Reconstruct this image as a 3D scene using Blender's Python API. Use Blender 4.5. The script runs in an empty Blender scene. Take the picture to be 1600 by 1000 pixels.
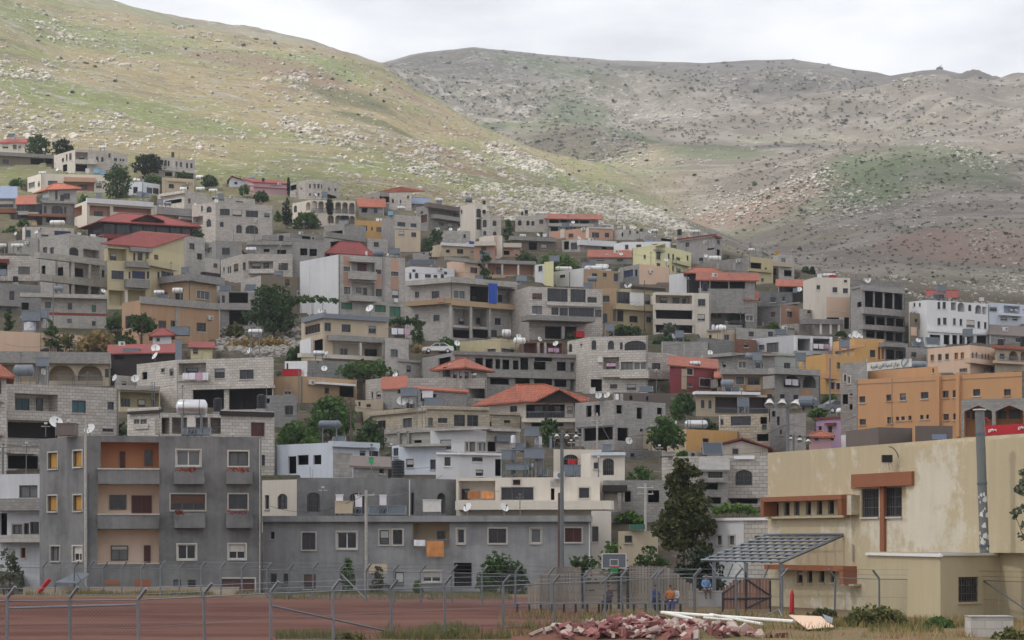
import bpy, bmesh, math, random
import numpy as np
from mathutils import Vector, Matrix
R = math.radians
rnd = random.Random(7)
SC = bpy.context.scene
COL = SC.collection
# ---------------------------------------------------------------- camera
F, CX, HY, HC = 3608.0, 800.0, 844.0, 3.46      # focal length in photo pixels, centre column, horizon row, eye height
cam_d = bpy.data.cameras.new('camera'); cam = bpy.data.objects.new('camera', cam_d); COL.objects.link(cam)
cam.location = (0, 0, HC); cam.rotation_euler = (R(90), 0, 0)
cam_d.sensor_width = 36; cam_d.lens = 36 * F / 1600; cam_d.shift_y = (HY - 500) / 1600
cam_d.clip_start = 0.5; cam_d.clip_end = 40000
SC.camera = cam
# ---------------------------------------------------------------- sky and sun
SUN_EL, SUN_AZ = 52.0, 250.0                    # azimuth clockwise from +Y: to the left of the camera, a little behind it
w = bpy.data.worlds.new('World'); SC.world = w; w.use_nodes = True
nt = w.node_tree; nt.nodes.clear()
def N(t, ty, **k):
    n = t.nodes.new(ty)
    for a, b in k.items():
        if a.startswith('i_'): n.inputs[a[2:].replace('_', ' ')].default_value = b
        else: setattr(n, a, b)
    return n
sky = N(nt, 'ShaderNodeTexSky', sky_type='NISHITA', sun_disc=False, sun_elevation=R(SUN_EL), sun_rotation=R(SUN_AZ), air_density=1.0, dust_density=2.0)
bs = N(nt, 'ShaderNodeMixRGB', blend_type='MULTIPLY'); bs.inputs[0].default_value = 1; bs.inputs[2].default_value = (1, 1, 1, 1)
geo = N(nt, 'ShaderNodeTexCoord')
mp = N(nt, 'ShaderNodeMapping'); mp.inputs['Scale'].default_value = (5.0, 5.0, 16.0)
nz = N(nt, 'ShaderNodeTexNoise', i_Scale=1.6, i_Detail=6.0, i_Roughness=0.55)
cr_ = N(nt, 'ShaderNodeValToRGB')
cr_.color_ramp.elements[0].position = 0.38; cr_.color_ramp.elements[0].color = (5.9, 6.0, 6.2, 1)
cr_.color_ramp.elements[1].position = 0.62; cr_.color_ramp.elements[1].color = (8.3, 8.3, 8.35, 1)
mx = N(nt, 'ShaderNodeMixRGB'); mx.inputs[0].default_value = 0.93
bg = N(nt, 'ShaderNodeBackground', i_Strength=0.15)
out = N(nt, 'ShaderNodeOutputWorld')
L = nt.links.new
L(geo.outputs['Generated'], mp.inputs[0]); L(mp.outputs[0], nz.inputs['Vector']); L(nz.outputs[0], cr_.inputs[0])
L(sky.outputs[0], mx.inputs[1]); L(cr_.outputs[0], mx.inputs[2]); L(mx.outputs[0], bg.inputs[0]); L(bg.outputs[0], out.inputs[0])
sd = bpy.data.lights.new('sun', 'SUN'); sd.energy = 3.5; sd.angle = R(2.0); sd.color = (1, 0.95, 0.86)
so = bpy.data.objects.new('sun', sd); COL.objects.link(so)
az, el = R(SUN_AZ), R(SUN_EL)
SUND = Vector((math.sin(az) * math.cos(el), math.cos(az) * math.cos(el), math.sin(el)))
so.rotation_euler = (-SUND).to_track_quat('-Z', 'Y').to_euler(); so.location = SUND * 300
SC.view_settings.view_transform = 'Standard'; SC.view_settings.look = 'None'; SC.view_settings.exposure = 0.27; SC.view_settings.gamma = 1
SC.render.engine = 'CYCLES'
SC.cycles.max_bounces = 5; SC.cycles.diffuse_bounces = 3; SC.cycles.glossy_bounces = 2; SC.cycles.transmission_bounces = 3; SC.cycles.transparent_max_bounces = 8; SC.cycles.volume_bounces = 0
SC.cycles.use_denoising = True
try: SC.cycles.denoiser = 'OPENIMAGEDENOISE'
except Exception: pass
# ---------------------------------------------------------------- materials
MATS = {}
def hexc(r, g, b): return (r, g, b, 1)
def base_mat(name, rough=0.85):
    m = bpy.data.materials.new(name); m.use_nodes = True
    t = m.node_tree; t.nodes.clear()
    p = N(t, 'ShaderNodeBsdfPrincipled', i_Roughness=rough); p.inputs['Specular IOR Level'].default_value = 0.25
    o = N(t, 'ShaderNodeOutputMaterial'); t.links.new(p.outputs[0], o.inputs[0])
    return m, t, p
def mulc(t, a, fac_socket, lo, hi):
    mr = N(t, 'ShaderNodeMapRange'); mr.inputs['To Min'].default_value = lo; mr.inputs['To Max'].default_value = hi
    t.links.new(fac_socket, mr.inputs[0])
    v = N(t, 'ShaderNodeVectorMath', operation='SCALE'); t.links.new(a, v.inputs[0]); t.links.new(mr.outputs[0], v.inputs['Scale'])
    return v.outputs[0]
def plaster(name, col, col2=None, stain=0.3, rough=0.9, blocks=None, mortar=0.6, patch=None, rand=0.12, bump=0.3, tiles=False):
    stain *= 1.45
    m, t, p = base_mat(name, rough); l = t.links.new
    uv = N(t, 'ShaderNodeUVMap')
    rgb = N(t, 'ShaderNodeRGB'); rgb.outputs[0].default_value = (*col, 1); c = rgb.outputs[0]
    oi = N(t, 'ShaderNodeObjectInfo')
    off = N(t, 'ShaderNodeVectorMath', operation='ADD'); l(uv.outputs[0], off.inputs[0]); l(oi.outputs['Location'], off.inputs[1])
    n1 = N(t, 'ShaderNodeTexNoise', i_Scale=0.35, i_Detail=8.0, i_Roughness=0.65); l(off.outputs[0], n1.inputs['Vector'])
    h = n1.outputs[0]
    if col2:
        mx_ = N(t, 'ShaderNodeMixRGB'); mx_.inputs[2].default_value = (*col2, 1); l(c, mx_.inputs[1])
        rr = N(t, 'ShaderNodeMapRange'); rr.inputs['From Min'].default_value = 0.42; rr.inputs['From Max'].default_value = 0.62; l(n1.outputs[0], rr.inputs[0]); l(rr.outputs[0], mx_.inputs[0]); c = mx_.outputs[0]
    if blocks:
        bw, bh = blocks
        b = N(t, 'ShaderNodeTexBrick', i_Scale=1.0); b.inputs['Brick Width'].default_value = bw; b.inputs['Row Height'].default_value = bh
        b.inputs['Mortar Size'].default_value = 0.022 if not tiles else 0.03; b.inputs['Mortar Smooth'].default_value = 0.2; b.inputs['Bias'].default_value = -0.1
        b.inputs['Color1'].default_value = (1.1, 1.1, 1.1, 1); b.inputs['Color2'].default_value = (0.84, 0.83, 0.81, 1); b.inputs['Mortar'].default_value = (mortar, mortar, mortar, 1)
        l(uv.outputs[0], b.inputs['Vector'])
        mm = N(t, 'ShaderNodeMixRGB', blend_type='MULTIPLY'); mm.inputs[0].default_value = 1; l(c, mm.inputs[1]); l(b.outputs[0], mm.inputs[2]); c = mm.outputs[0]
    if patch:
        n3 = N(t, 'ShaderNodeTexNoise', i_Scale=0.9, i_Detail=12.0, i_Roughness=0.72); l(off.outputs[0], n3.inputs['Vector'])
        n5 = N(t, 'ShaderNodeTexNoise', i_Scale=0.16, i_Detail=2.0); l(off.outputs[0], n5.inputs['Vector']); a5 = N(t, 'ShaderNodeMath', operation='ADD'); l(n3.outputs[0], a5.inputs[0]); l(n5.outputs[0], a5.inputs[1])
        rr = N(t, 'ShaderNodeMapRange'); rr.inputs['From Min'].default_value = 1.03; rr.inputs['From Max'].default_value = 1.17; rr.inputs['To Max'].default_value = .85; l(a5.outputs[0], rr.inputs[0])
        pm = N(t, 'ShaderNodeMixRGB'); pm.inputs[2].default_value = (*patch, 1); l(c, pm.inputs[1]); l(rr.outputs[0], pm.inputs[0]); c = pm.outputs[0]
    c = mulc(t, c, n1.outputs[0], 1 - stain, 1 + stain)
    mp_ = N(t, 'ShaderNodeMapping'); mp_.inputs['Scale'].default_value = (1.7, 0.16, 1); l(off.outputs[0], mp_.inputs[0])
    n2 = N(t, 'ShaderNodeTexNoise', i_Scale=1.0, i_Detail=6.0, i_Roughness=0.7); l(mp_.outputs[0], n2.inputs['Vector'])
    c = mulc(t, c, n2.outputs[0], 1 - stain * 0.8, 1 + stain * 0.8)
    c = mulc(t, c, oi.outputs['Random'], 1 - rand, 1 + rand)
    l(c, p.inputs['Base Color'])
    n4 = N(t, 'ShaderNodeTexNoise', i_Scale=6.0, i_Detail=4.0); l(uv.outputs[0], n4.inputs['Vector'])
    bp = N(t, 'ShaderNodeBump', i_Strength=bump, i_Distance=0.03); l(n4.outputs[0], bp.inputs['Height'])
    if blocks:
        bp2 = N(t, 'ShaderNodeBump', i_Strength=0.6, i_Distance=0.03, invert=True); l(b.outputs['Fac'], bp2.inputs['Height']); l(bp.outputs[0], bp2.inputs['Normal']); bp = bp2
    l(bp.outputs[0], p.inputs['Normal'])
    MATS[name] = m; return m
def plain(name, col, rough=0.6, metal=0.0, var=0.15, scale=3.0, spec=0.3):
    m, t, p = base_mat(name, rough); l = t.links.new
    p.inputs['Metallic'].default_value = metal; p.inputs['Specular IOR Level'].default_value = spec
    tc = N(t, 'ShaderNodeTexCoord'); n = N(t, 'ShaderNodeTexNoise', i_Scale=scale, i_Detail=4.0); l(tc.outputs['Object'], n.inputs['Vector'])
    rgb = N(t, 'ShaderNodeRGB'); rgb.outputs[0].default_value = (*col, 1)
    oi = N(t, 'ShaderNodeObjectInfo')
    c = mulc(t, rgb.outputs[0], n.outputs[0], 1 - var, 1 + var); c = mulc(t, c, oi.outputs['Random'], 1 - var * 0.6, 1 + var * 0.6)
    l(c, p.inputs['Base Color']); MATS[name] = m; return m
plaster('st', (0.561, 0.518, 0.476), (0.488, 0.451, 0.409), 0.16, blocks=(0.62, 0.3), mortar=0.52)
plaster('ys', (0.483, 0.414, 0.310), (0.391, 0.345, 0.287), 0.22, blocks=(0.55, 0.28), mortar=0.6)
plaster('cr', (0.649, 0.590, 0.507), (0.566, 0.519, 0.460), 0.16)
plaster('wh', (0.739, 0.739, 0.750), (0.650, 0.650, 0.661), 0.12)
plaster('wb', (0.616, 0.661, 0.739), (0.538, 0.571, 0.627), 0.16)
plaster('wg', (0.526, 0.538, 0.560), (0.448, 0.448, 0.470), 0.2)
plaster('cg', (0.335, 0.32, 0.305), (0.265, 0.255, 0.245), 0.24, blocks=(0.42, 0.21), mortar=0.84)
plaster('lc', (0.46, 0.435, 0.405), (0.38, 0.36, 0.335), 0.2, blocks=(0.6, 0.3), mortar=0.86)
plaster('dg', (0.235, 0.233, 0.23), (0.12, 0.12, 0.122), 0.34, rand=0.05)
plaster('d2', (0.33, 0.33, 0.335), (0.185, 0.185, 0.19), 0.34, rand=0.05)
plaster('bk', (0.276, 0.270, 0.265), (0.230, 0.230, 0.230), 0.22, blocks=(0.4, 0.2), mortar=0.75)
plaster('tn', (0.441, 0.304, 0.184), (0.367, 0.268, 0.173), 0.2)
plaster('te', (0.42, 0.26, 0.155), (0.345, 0.235, 0.155), 0.26)
plaster('ye', (0.5, 0.43, 0.265), (0.44, 0.385, 0.25), 0.18)
plaster('lm', (0.66, 0.62, 0.36), (0.60, 0.56, 0.34), 0.12)
plaster('yb', (0.52, 0.44, 0.29), (0.465, 0.395, 0.265), 0.13, patch=(0.63, 0.58, 0.48), rand=0.02)
plaster('y2', (0.49, 0.42, 0.275), (0.44, 0.375, 0.25), 0.14, rand=0.02)
plaster('or', (0.56, 0.31, 0.16), (0.52, 0.295, 0.155), 0.09, rand=0.03)
plaster('og', (0.57, 0.34, 0.13), (0.51, 0.31, 0.135), 0.14)
plaster('sa', (0.497, 0.297, 0.216), (0.443, 0.281, 0.211), 0.16)
plaster('pe', (0.651, 0.462, 0.336), (0.588, 0.430, 0.326), 0.11)
plaster('px', (0.76, 0.61, 0.49), (0.73, 0.59, 0.48), 0.08)
plaster('po', (0.48, 0.235, 0.125), (0.45, 0.225, 0.125), 0.1)
plaster('pk', (0.50, 0.30, 0.32), (0.45, 0.29, 0.31), 0.14)
plaster('bu', (0.24, 0.055, 0.065), (0.20, 0.05, 0.055), 0.16)
plaster('lp', (0.48, 0.32, 0.47), (0.43, 0.30, 0.42), 0.12)
plaster('be', (0.539, 0.446, 0.319), (0.473, 0.396, 0.303), 0.16)
plaster('ol', (0.22, 0.185, 0.13), (0.18, 0.155, 0.12), 0.2)
plaster('gw', (0.44, 0.46, 0.41), (0.39, 0.40, 0.37), 0.16)
plaster('br', (0.29, 0.115, 0.06), (0.255, 0.105, 0.06), 0.14)
plaster('bs', (0.165, 0.135, 0.12), (0.145, 0.12, 0.11), 0.16)
plaster('rd', (0.47, 0.15, 0.09), (0.31, 0.115, 0.085), 0.24, rough=0.8, blocks=(0.3, 0.42), mortar=0.42, rand=0.14, tiles=True)
plaster('rf', (0.33, 0.068, 0.06), (0.235, 0.062, 0.055), 0.15, rough=0.7, blocks=(0.3, 0.45), mortar=0.5, rand=0.08, tiles=True)
plaster('bl', (0.19, 0.235, 0.34), (0.17, 0.21, 0.3), 0.14, rough=0.5)
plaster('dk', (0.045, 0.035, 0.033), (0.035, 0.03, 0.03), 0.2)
plaster('wd', (0.3, 0.26, 0.22), (0.215, 0.185, 0.16), 0.3, rand=0.2)
plaster('wr', (0.25, 0.12, 0.085), (0.2, 0.11, 0.08), 0.3, rand=0.2)
plaster('rm', (0.10, 0.097, 0.092), (0.075, 0.073, 0.07), 0.2)  # open rooms: their deep shade is put into a darker concrete colour
plain('fr', (0.09, 0.085, 0.085), 0.5); plain('fw', (0.62, 0.6, 0.57), 0.6); plain('fb', (0.12, 0.06, 0.04), 0.6)
plain('tr', (0.50, 0.465, 0.42), 0.85, var=.25)
plain('gl', (0.018, 0.02, 0.026), 0.12, var=0.4, scale=0.7, spec=0.5); plain('gc', (0.13, 0.135, 0.14), 0.35, var=0.35, scale=1.6)
plain('gt', (0.035, 0.11, 0.13), 0.3, var=0.3); plain('gb', (0.02, 0.035, 0.11), 0.3, var=0.3)
plain('gn', (0.05, 0.16, 0.1), 0.5, var=0.2); plain('gr', (0.085, 0.025, 0.025), 0.4, var=0.3)
plain('sy', (0.46, 0.245, 0.045), 0.6, var=0.12); plain('so', (0.34, 0.12, 0.045), 0.6, var=0.12); plain('sw', (0.47, 0.48, 0.46), 0.6)
plain('gv', (0.19, 0.215, 0.25), 0.5, 0.2, var=0.18); plain('gz', (0.13, 0.155, 0.185), 0.5, 0.3, var=0.2)
plain('dish', (0.7, 0.7, 0.69), 0.5); plain('tankw', (0.72, 0.71, 0.68), 0.4); plain('tanks', (0.55, 0.55, 0.56), 0.33, 0.85, var=0.1)
plain('blk', (0.015, 0.016, 0.022), 0.45); plain('sol', (0.05, 0.065, 0.085), 0.2, var=0.2); plain('blue', (0.02, 0.075, 0.36), 0.7); plain('red', (0.42, 0.02, 0.03), 0.6)
plain('pinkc', (0.52, 0.32, 0.44), 0.8); plain('whc', (0.72, 0.70, 0.75), 0.8); plain('orc', (0.52, 0.22, 0.08), 0.85, var=0.5, scale=2.0); plain('grc', (0.05, 0.32, 0.13), 0.8)
plain('metal', (0.19, 0.205, 0.225), 0.5, 0.6, var=0.2); plain('rust', (0.09, 0.06, 0.055), 0.8, var=0.35); plain('pole', (0.16, 0.17, 0.175), 0.6, 0.3); plain('bark', (0.075, 0.055, 0.04), 0.95)
plain('lbl', (0.22, 0.42, 0.58), 0.6); plain('teal', (0.03, 0.2, 0.24), 0.6); plain('skin', (0.28, 0.15, 0.1), 0.7)
# ---------------------------------------------------------------- mesh builder
def V(*a): return Vector(a)
class MB:
    def __init__(s): s.v = []; s.f = []; s.m = []
    def poly(s, pts, mi=0):
        i = len(s.v); s.v.extend([tuple(p) for p in pts]); s.f.append(tuple(range(i, i + len(pts)))); s.m.append(mi)
    def box8(s, c, mi=0):
        i = len(s.v); s.v.extend([tuple(p) for p in c])
        for q in ((0, 1, 2, 3), (7, 6, 5, 4), (0, 4, 5, 1), (1, 5, 6, 2), (2, 6, 7, 3), (3, 7, 4, 0)): s.f.append(tuple(i + k for k in q)); s.m.append(mi)
    def box(s, x0, x1, y0, y1, z0, z1, mi=0):
        s.box8([(x0, y0, z0), (x1, y0, z0), (x1, y0, z1), (x0, y0, z1), (x0, y1, z0), (x1, y1, z0), (x1, y1, z1), (x0, y1, z1)], mi)
    def bar(s, a, b, r, n=4, r2=None, mi=0, cap=True):
        a = Vector(a); b = Vector(b); d = (b - a)
        if d.length < 1e-6: return
        d.normalize(); u = d.orthogonal().normalized(); w_ = d.cross(u); r2 = r if r2 is None else r2
        i = len(s.v)
        for k in range(n):
            an = 2 * math.pi * (k + 0.5) / n; o = u * math.cos(an) + w_ * math.sin(an); s.v.append(tuple(a + o * r)); s.v.append(tuple(b + o * r2))
        for k in range(n):
            j = (k + 1) % n; s.f.append((i + 2 * k, i + 2 * j, i + 2 * j + 1, i + 2 * k + 1)); s.m.append(mi)
        if cap:
            s.f.append(tuple(i + 2 * k for k in range(n))[::-1]); s.f.append(tuple(i + 2 * k + 1 for k in range(n))); s.m += [mi, mi]
    def lathe(s, o, ax, prof, n=12, mi=0):
        """prof: list of (distance along ax, radius)"""
        o = Vector(o); ax = Vector(ax).normalized(); u = ax.orthogonal().normalized(); w_ = ax.cross(u); i = len(s.v)
        for (h, r) in prof:
            for k in range(n):
                an = 2 * math.pi * k / n; s.v.append(tuple(o + ax * h + (u * math.cos(an) + w_ * math.sin(an)) * max(r, 1e-4)))
        for j in range(len(prof) - 1):
            for k in range(n):
                k2 = (k + 1) % n; s.f.append((i + j * n + k, i + j * n + k2, i + (j + 1) * n + k2, i + (j + 1) * n + k)); s.m.append(mi)
    def build(s, name, mats, parent=None, org=None, smooth=False):
        org = Vector(org) if org is not None else (Vector(parent.location) if parent is not None else Vector((0, 0, 0)))
        me = bpy.data.meshes.new(name)
        me.from_pydata([(a[0] - org[0], a[1] - org[1], a[2] - org[2]) for a in s.v], [], s.f)
        if isinstance(mats, str): mats = [mats]
        for q in mats: me.materials.append(MATS[q])
        if len(mats) > 1: me.polygons.foreach_set('material_index', s.m)
        uvl = me.uv_layers.new(name='UVMap'); uv = uvl.data
        v = s.v
        for pl in me.polygons:
            n = pl.normal
            if abs(n.z) < 0.8:
                l_ = math.hypot(n.x, n.y) or 1; tx, ty = -n.y / l_, n.x / l_
                sl = 1.0 / max(math.sqrt(1 - n.z * n.z), 0.3)
                for li in pl.loop_indices:
                    a = v[me.loops[li].vertex_index]; uv[li].uv = (a[0] * tx + a[1] * ty, a[2] * sl)
            else:
                for li in pl.loop_indices:
                    a = v[me.loops[li].vertex_index]; uv[li].uv = (a[0], a[1])
        if smooth: me.polygons.foreach_set('use_smooth', [True] * len(me.polygons))
        me.update()
        o = bpy.data.objects.new(name, me); COL.objects.link(o)
        if parent is not None: o.parent = parent; o.location = (org[0] - pw(parent)[0], org[1] - pw(parent)[1], org[2] - pw(parent)[2])
        else: o.location = org
        return o
def pw(o):
    x = Vector((0, 0, 0))
    while o is not None: x = x + Vector(o.location); o = o.parent
    return x
def empty(name, loc):
    o = bpy.data.objects.new(name, None); COL.objects.link(o); o.location = loc; o.empty_display_size = 0.3; return o
def tag(o, label=None, cat=None, group=None, kind=None):
    if label: o['label'] = label
    if cat: o['category'] = cat
    if group: o['group'] = group
    if kind: o['kind'] = kind
    return o
def sub(mb, name, mats, parent, smooth=False): return mb.build(name, mats, parent, pw(parent), smooth)
# ---------------------------------------------------------------- picture to place
def P3(px, py, D): return Vector(((px - CX) * D / F, D, HC + (HY - py) * D / F))
DT = [(-100, 900), (150, 640), (250, 550), (300, 512), (350, 470), (400, 425), (450, 385), (500, 350), (550, 318), (600, 285), (640, 262), (690, 235), (740, 210), (800, 185), (860, 170), (922.5, 159), (1000, 80), (1400, 22)]
_py = np.array([a for a, b in DT], float); _d = np.array([b for a, b in DT], float)
def Dof(py): return float(np.interp(py, _py, _d))
def PYof(D): return np.interp(D, _d[::-1], _py[::-1])
ZOOM = dict(A=(0, 180, 5), B=(300, 240, 5), C=(600, 280, 5), D=(880, 330, 5), E=(1180, 380, 1600 / 420), F=(0, 340, 1600 / 360), G=(320, 380, 1600 / 360), H=(640, 400, 1600 / 360), I=(960, 480, 1600 / 360), J=(1260, 540, 1600 / 340),
            K=(0, 520, 4), L=(360, 540, 4), M=(640, 560, 4), N=(900, 640, 5), O=(0, 660, 1600 / 440), P=(400, 720, 1600 / 440), Q=(800, 760, 4), R=(1080, 660, 1529 / 520), S=(0, 280, 10), T=(1190, 600, 10), X=(0, 0, 1))
# ---------------------------------------------------------------- terrain profile
def vnoise(x, y, seed=0):
    x = np.asarray(x, float); y = np.asarray(y, float); xi = np.floor(x).astype(np.int64); yi = np.floor(y).astype(np.int64); fx = x - xi; fy = y - yi
    def hsh(a, b):
        h = (a * 374761393 + b * 668265263 + seed * 974711) & 0x7fffffff; h = ((h ^ (h >> 13)) * 1274126177) & 0x7fffffff; return ((h ^ (h >> 16)) & 0xffff) / 65535.0
    sx = fx * fx * (3 - 2 * fx); sy = fy * fy * (3 - 2 * fy)
    a = hsh(xi, yi) * (1 - sx) + hsh(xi + 1, yi) * sx; b = hsh(xi, yi + 1) * (1 - sx) + hsh(xi + 1, yi + 1) * sx
    return a * (1 - sy) + b * sy - 0.5
def ip(u, pts): return np.interp(u, [a for a, b in pts], [b for a, b in pts])
YTT = [(-600, 225), (0, 245), (150, 255), (300, 285), (450, 300), (600, 325), (700, 343), (800, 345), (900, 350), (1000, 372), (1100, 392), (1250, 425), (1400, 465), (1600, 490), (2300, 510)]
YL = [(-1200, -260), (-600, -210), (0, -50), (70, -10), (100, 4), (170, 16), (270, 38), (400, 58), (480, 74), (560, 97), (600, 112), (650, 148), (700, 178), (760, 212), (850, 252), (900, 276), (1000, 316), (1100, 358), (1180, 392), (1250, 415), (1400, 425), (1600, 440), (2300, 440)]
DL = [(-1200, 1500), (400, 1500), (600, 1350), (700, 1220), (850, 1030), (1000, 840), (1100, 730), (1180, 640), (1250, 590), (1400, 560), (2300, 560)]
YV = [(-1200, -150), (0, 0), (400, 100), (600, 140), (700, 212), (760, 245), (850, 282), (900, 302), (1000, 336), (1100, 368), (1180, 388), (1250, 385), (1400, 345), (1600, 340), (2300, 340)]
YF = [(-1200, 300), (0, 200), (400, 130), (560, 116), (590, 106), (640, 90), (740, 75), (800, 81), (870, 89), (950, 96), (1100, 100), (1170, 97), (1240, 95), (1290, 102), (1350, 113), (1390, 121), (1440, 110), (1470, 106), (1500, 113), (1525, 112), (1560, 123), (1600, 126), (1700, 130), (2300, 150)]
DF = 2900.0
CUTS = []
def terr_py(u, D):
    """photo row of the raw ground for column u (array) and distance D (array, same shape)"""
    yt = ip(u, YTT); d0 = np.interp(yt, _py, _d); yl = ip(u, YL); dl = np.maximum(ip(u, DL), d0 * 1.3); yv = ip(u, YV); dv = dl * 1.38; yf = ip(u, YF)
    lg = np.log(D)
    def seg(a, b, ya, yb, pw_=1.0):
        s = np.clip((lg - np.log(a)) / (np.log(b) - np.log(a)), 0, 1); return ya + (yb - ya) * s ** pw_
    r = np.where(D < d0, PYof(D), seg(d0, dl, yt, yl, 0.9))
    r = np.where(D > dl, seg(dl, dv, yl, yv), r)
    r = np.where(D > dv, seg(dv, DF, yv, yf, 0.92), r)
    r = np.where(D > DF, yf + (D / DF - 1) * 320, r)
    return r, d0
def terr_z(X, D):
    X = np.asarray(X, float); D = np.maximum(np.asarray(D, float), 2.0); X, D = np.broadcast_arrays(X, D)
    u = np.clip(X * F / D + CX, -1200, 2300)
    py, d0 = terr_py(u, D)
    z = HC + (HY - py) * D / F
    z = np.where(D < 159, 0.0, z)
    k = np.clip((D - d0) / 250, 0, 1); far = np.clip((D - 1200) / 1200, 0, 1)
    n = 0
    for i, (wl, am) in enumerate(((620, 20), (300, 15), (140, 10), (64, 5.5), (28, 2.6), (12, 1.0))):
        q = vnoise(X / wl + 3.1 * i, D / wl * 0.8 + 7.7 * i, i)
        if i < 3: q = 0.5 - 2 * np.abs(q)       # folds and gullies
        n = n + am * q * (1 + far * (2.2 if i < 3 else 1.0))
    n = n * (1 - 0.92 * np.exp(-(np.log(D / DF) / 0.2) ** 2)) * (1 - 0.6 * np.exp(-(np.log(D / np.maximum(ip(u, DL), d0 * 1.3)) / 0.16) ** 2))
    nearT = np.clip((D - 160) / 40, 0, 1)
    z = z + n * k * (0.25 + 0.75 * np.clip((D - d0) / 700, 0, 1)) + nearT * 0.5 * vnoise(X / 9, D / 9, 9)
    return z
def gz(x, d): return float(terr_z(np.array([x]), np.array([d]))[0])
# ---------------------------------------------------------------- buildings: faces measured on the photograph, built at their distance
class Face:
    def __init__(s, a, b):
        s.a = Vector((a.x, a.y, 0)); d = Vector((b.x - a.x, b.y - a.y, 0)); s.len = d.length; s.d = d.normalized(); s.n = Vector((s.d.y, -s.d.x, 0))
    def hit(s, px, py):
        r = Vector(((px - CX) / F, 1, 0)); t = s.a.dot(s.n) / r.dot(s.n); p = r * t
        return (p - s.a).dot(s.d), HC + (HY - py) * t / F
    def pt(s, u, z, o=0.0): p = s.a + s.d * u + s.n * o; return Vector((p.x, p.y, z))
    def rect(s, x0, y0, x1, y1):
        u0, za = s.hit(x0, y0); u1, zb = s.hit(x1, y1); _, zc = s.hit((x0 + x1) / 2, y0); _, zd = s.hit((x0 + x1) / 2, y1)
        return min(u0, u1), max(u0, u1), zd, zc
    def box(s, mb, u0, u1, z0, z1, o0, o1, mi=0):
        mb.box8([s.pt(u0, z0, o1), s.pt(u1, z0, o1), s.pt(u1, z1, o1), s.pt(u0, z1, o1), s.pt(u0, z0, o0), s.pt(u1, z0, o0), s.pt(u1, z1, o0), s.pt(u0, z1, o0)], mi)
ITEMS = []        # (kind, host, short name, px, builder result) for labels with an order
ORD = ['first', 'second', 'third', 'fourth', 'fifth', 'sixth', 'seventh', 'eighth', 'ninth', 'tenth']
NAMES = {}
PANES = dict(w='gl', W='gl', Y='sy', c='gc', g='gl', a='gl', A='gl', d='fb', t='gt', u='gb', n='gn', o='so', m='gr', k='gl')
def arch_pts(u0, u1, z0, z1, kind):
    """outline of the opening's head from left spring to right spring"""
    w_ = u1 - u0
    if kind == 'T': h = min(w_ * 0.22, (z1 - z0) * 0.5); return [(u0, z1 - h), ((u0 + u1) / 2, z1), (u1, z1 - h)]
    h = min(w_ / 2, (z1 - z0) * 0.75) if kind == 'a' else min(w_ * 0.3, (z1 - z0) * 0.5)
    return [(u0 + w_ * (1 - math.cos(math.pi * k / 10)) / 2, z1 - h + h * math.sin(math.pi * k / 10)) for k in range(11)]
def do_window(root, fc, r, code, wallmat, rev=0.22, depth=0.0):
    u0, u1, z0, z1 = r; o = -depth
    dark = code in 'wgktun'
    mb = MB(); t = 0.07 if u1 - u0 > 0.5 else 0.05
    arch = code in 'aA'
    ob = o - rev * 0.75
    fc.box(mb, u0, u0 + t, z0, z1, ob - .04, ob + .05); fc.box(mb, u1 - t, u1, z0, z1, ob - .04, ob + .05)
    fc.box(mb, u0 + t, u1 - t, z0, z0 + t, ob - .04, ob + .05); fc.box(mb, u0 + t, u1 - t, z1 - t, z1, ob - .04, ob + .05)
    w_ = u1 - u0
    nm = 0 if code in 'Yo' else (1 if w_ > 0.9 else 0) + (1 if w_ > 2.2 else 0) + (2 if w_ > 4 else 0)
    for k in range(nm):
        c = u0 + w_ * (k + 1) / (nm + 1); fc.box(mb, c - t / 2, c + t / 2, z0 + t, z1 - t, ob - .03, ob + .045)
    if code == 'g' or (code == 'A' and w_ < 5):
        n = max(3, int(w_ / 0.16))
        for k in range(n): c = u0 + w_ * (k + .5) / n; fc.box(mb, c - .014, c + .014, z0, z1, o - .06, o - .03)
        for k in range(2): c = z0 + (z1 - z0) * (k + 1) / 3; fc.box(mb, u0, u1, c - .014, c + .014, o - .063, o - .033)
    win = mb.build('window', 'fw' if code in 'Wc' and rnd.random() < .35 else ('fb' if code in 'Yom' else 'fr'), root)
    mb = MB(); fc.box(mb, u0, u1, z0, z1, ob - .05, ob - .01)
    m = PANES.get(code, 'gl')
    if code in 'wW' and rnd.random() < 0.14: m = 'gc'
    sub(mb, 'pane' if code not in 'Yo' else 'shutter', m, win)
    if code in 'wW' and w_ > .6 and rnd.random() < .24:              # roller shutter partly down
        mb = MB(); hz_ = z1 - (z1 - z0) * rnd.uniform(.22, .75); fc.box(mb, u0 + t, u1 - t, hz_, z1 - t, ob + .052, ob + .08)
        for q in range(int((z1 - hz_) / .16)): fc.box(mb, u0 + t, u1 - t, hz_ + q * .16, hz_ + q * .16 + .03, ob + .08, ob + .088)
        sub(mb, 'roller_shutter', rnd.choice(['sw', 'gv', 'tr', 'fb']), win)
    mb = MB()
    if code in 'WYmc' and depth == 0:                                # pale surround, proud of the wall
        b = 0.095
        fc.box(mb, u0 - b, u0, z0 - b, z1 + b, 0, .05); fc.box(mb, u1, u1 + b, z0 - b, z1 + b, 0, .05); fc.box(mb, u0, u1, z1, z1 + b, 0, .047); fc.box(mb, u0, u1, z0 - b, z0, 0, .1)
        sub(mb, 'surround', 'tr', win)
    elif depth == 0 and not arch:
        fc.box(mb, u0 - .06, u1 + .06, z0 - .09, z0, 0, .09); sub(mb, 'sill', 'tr' if rnd.random() < .6 else wallmat, win)
    return win
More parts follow.
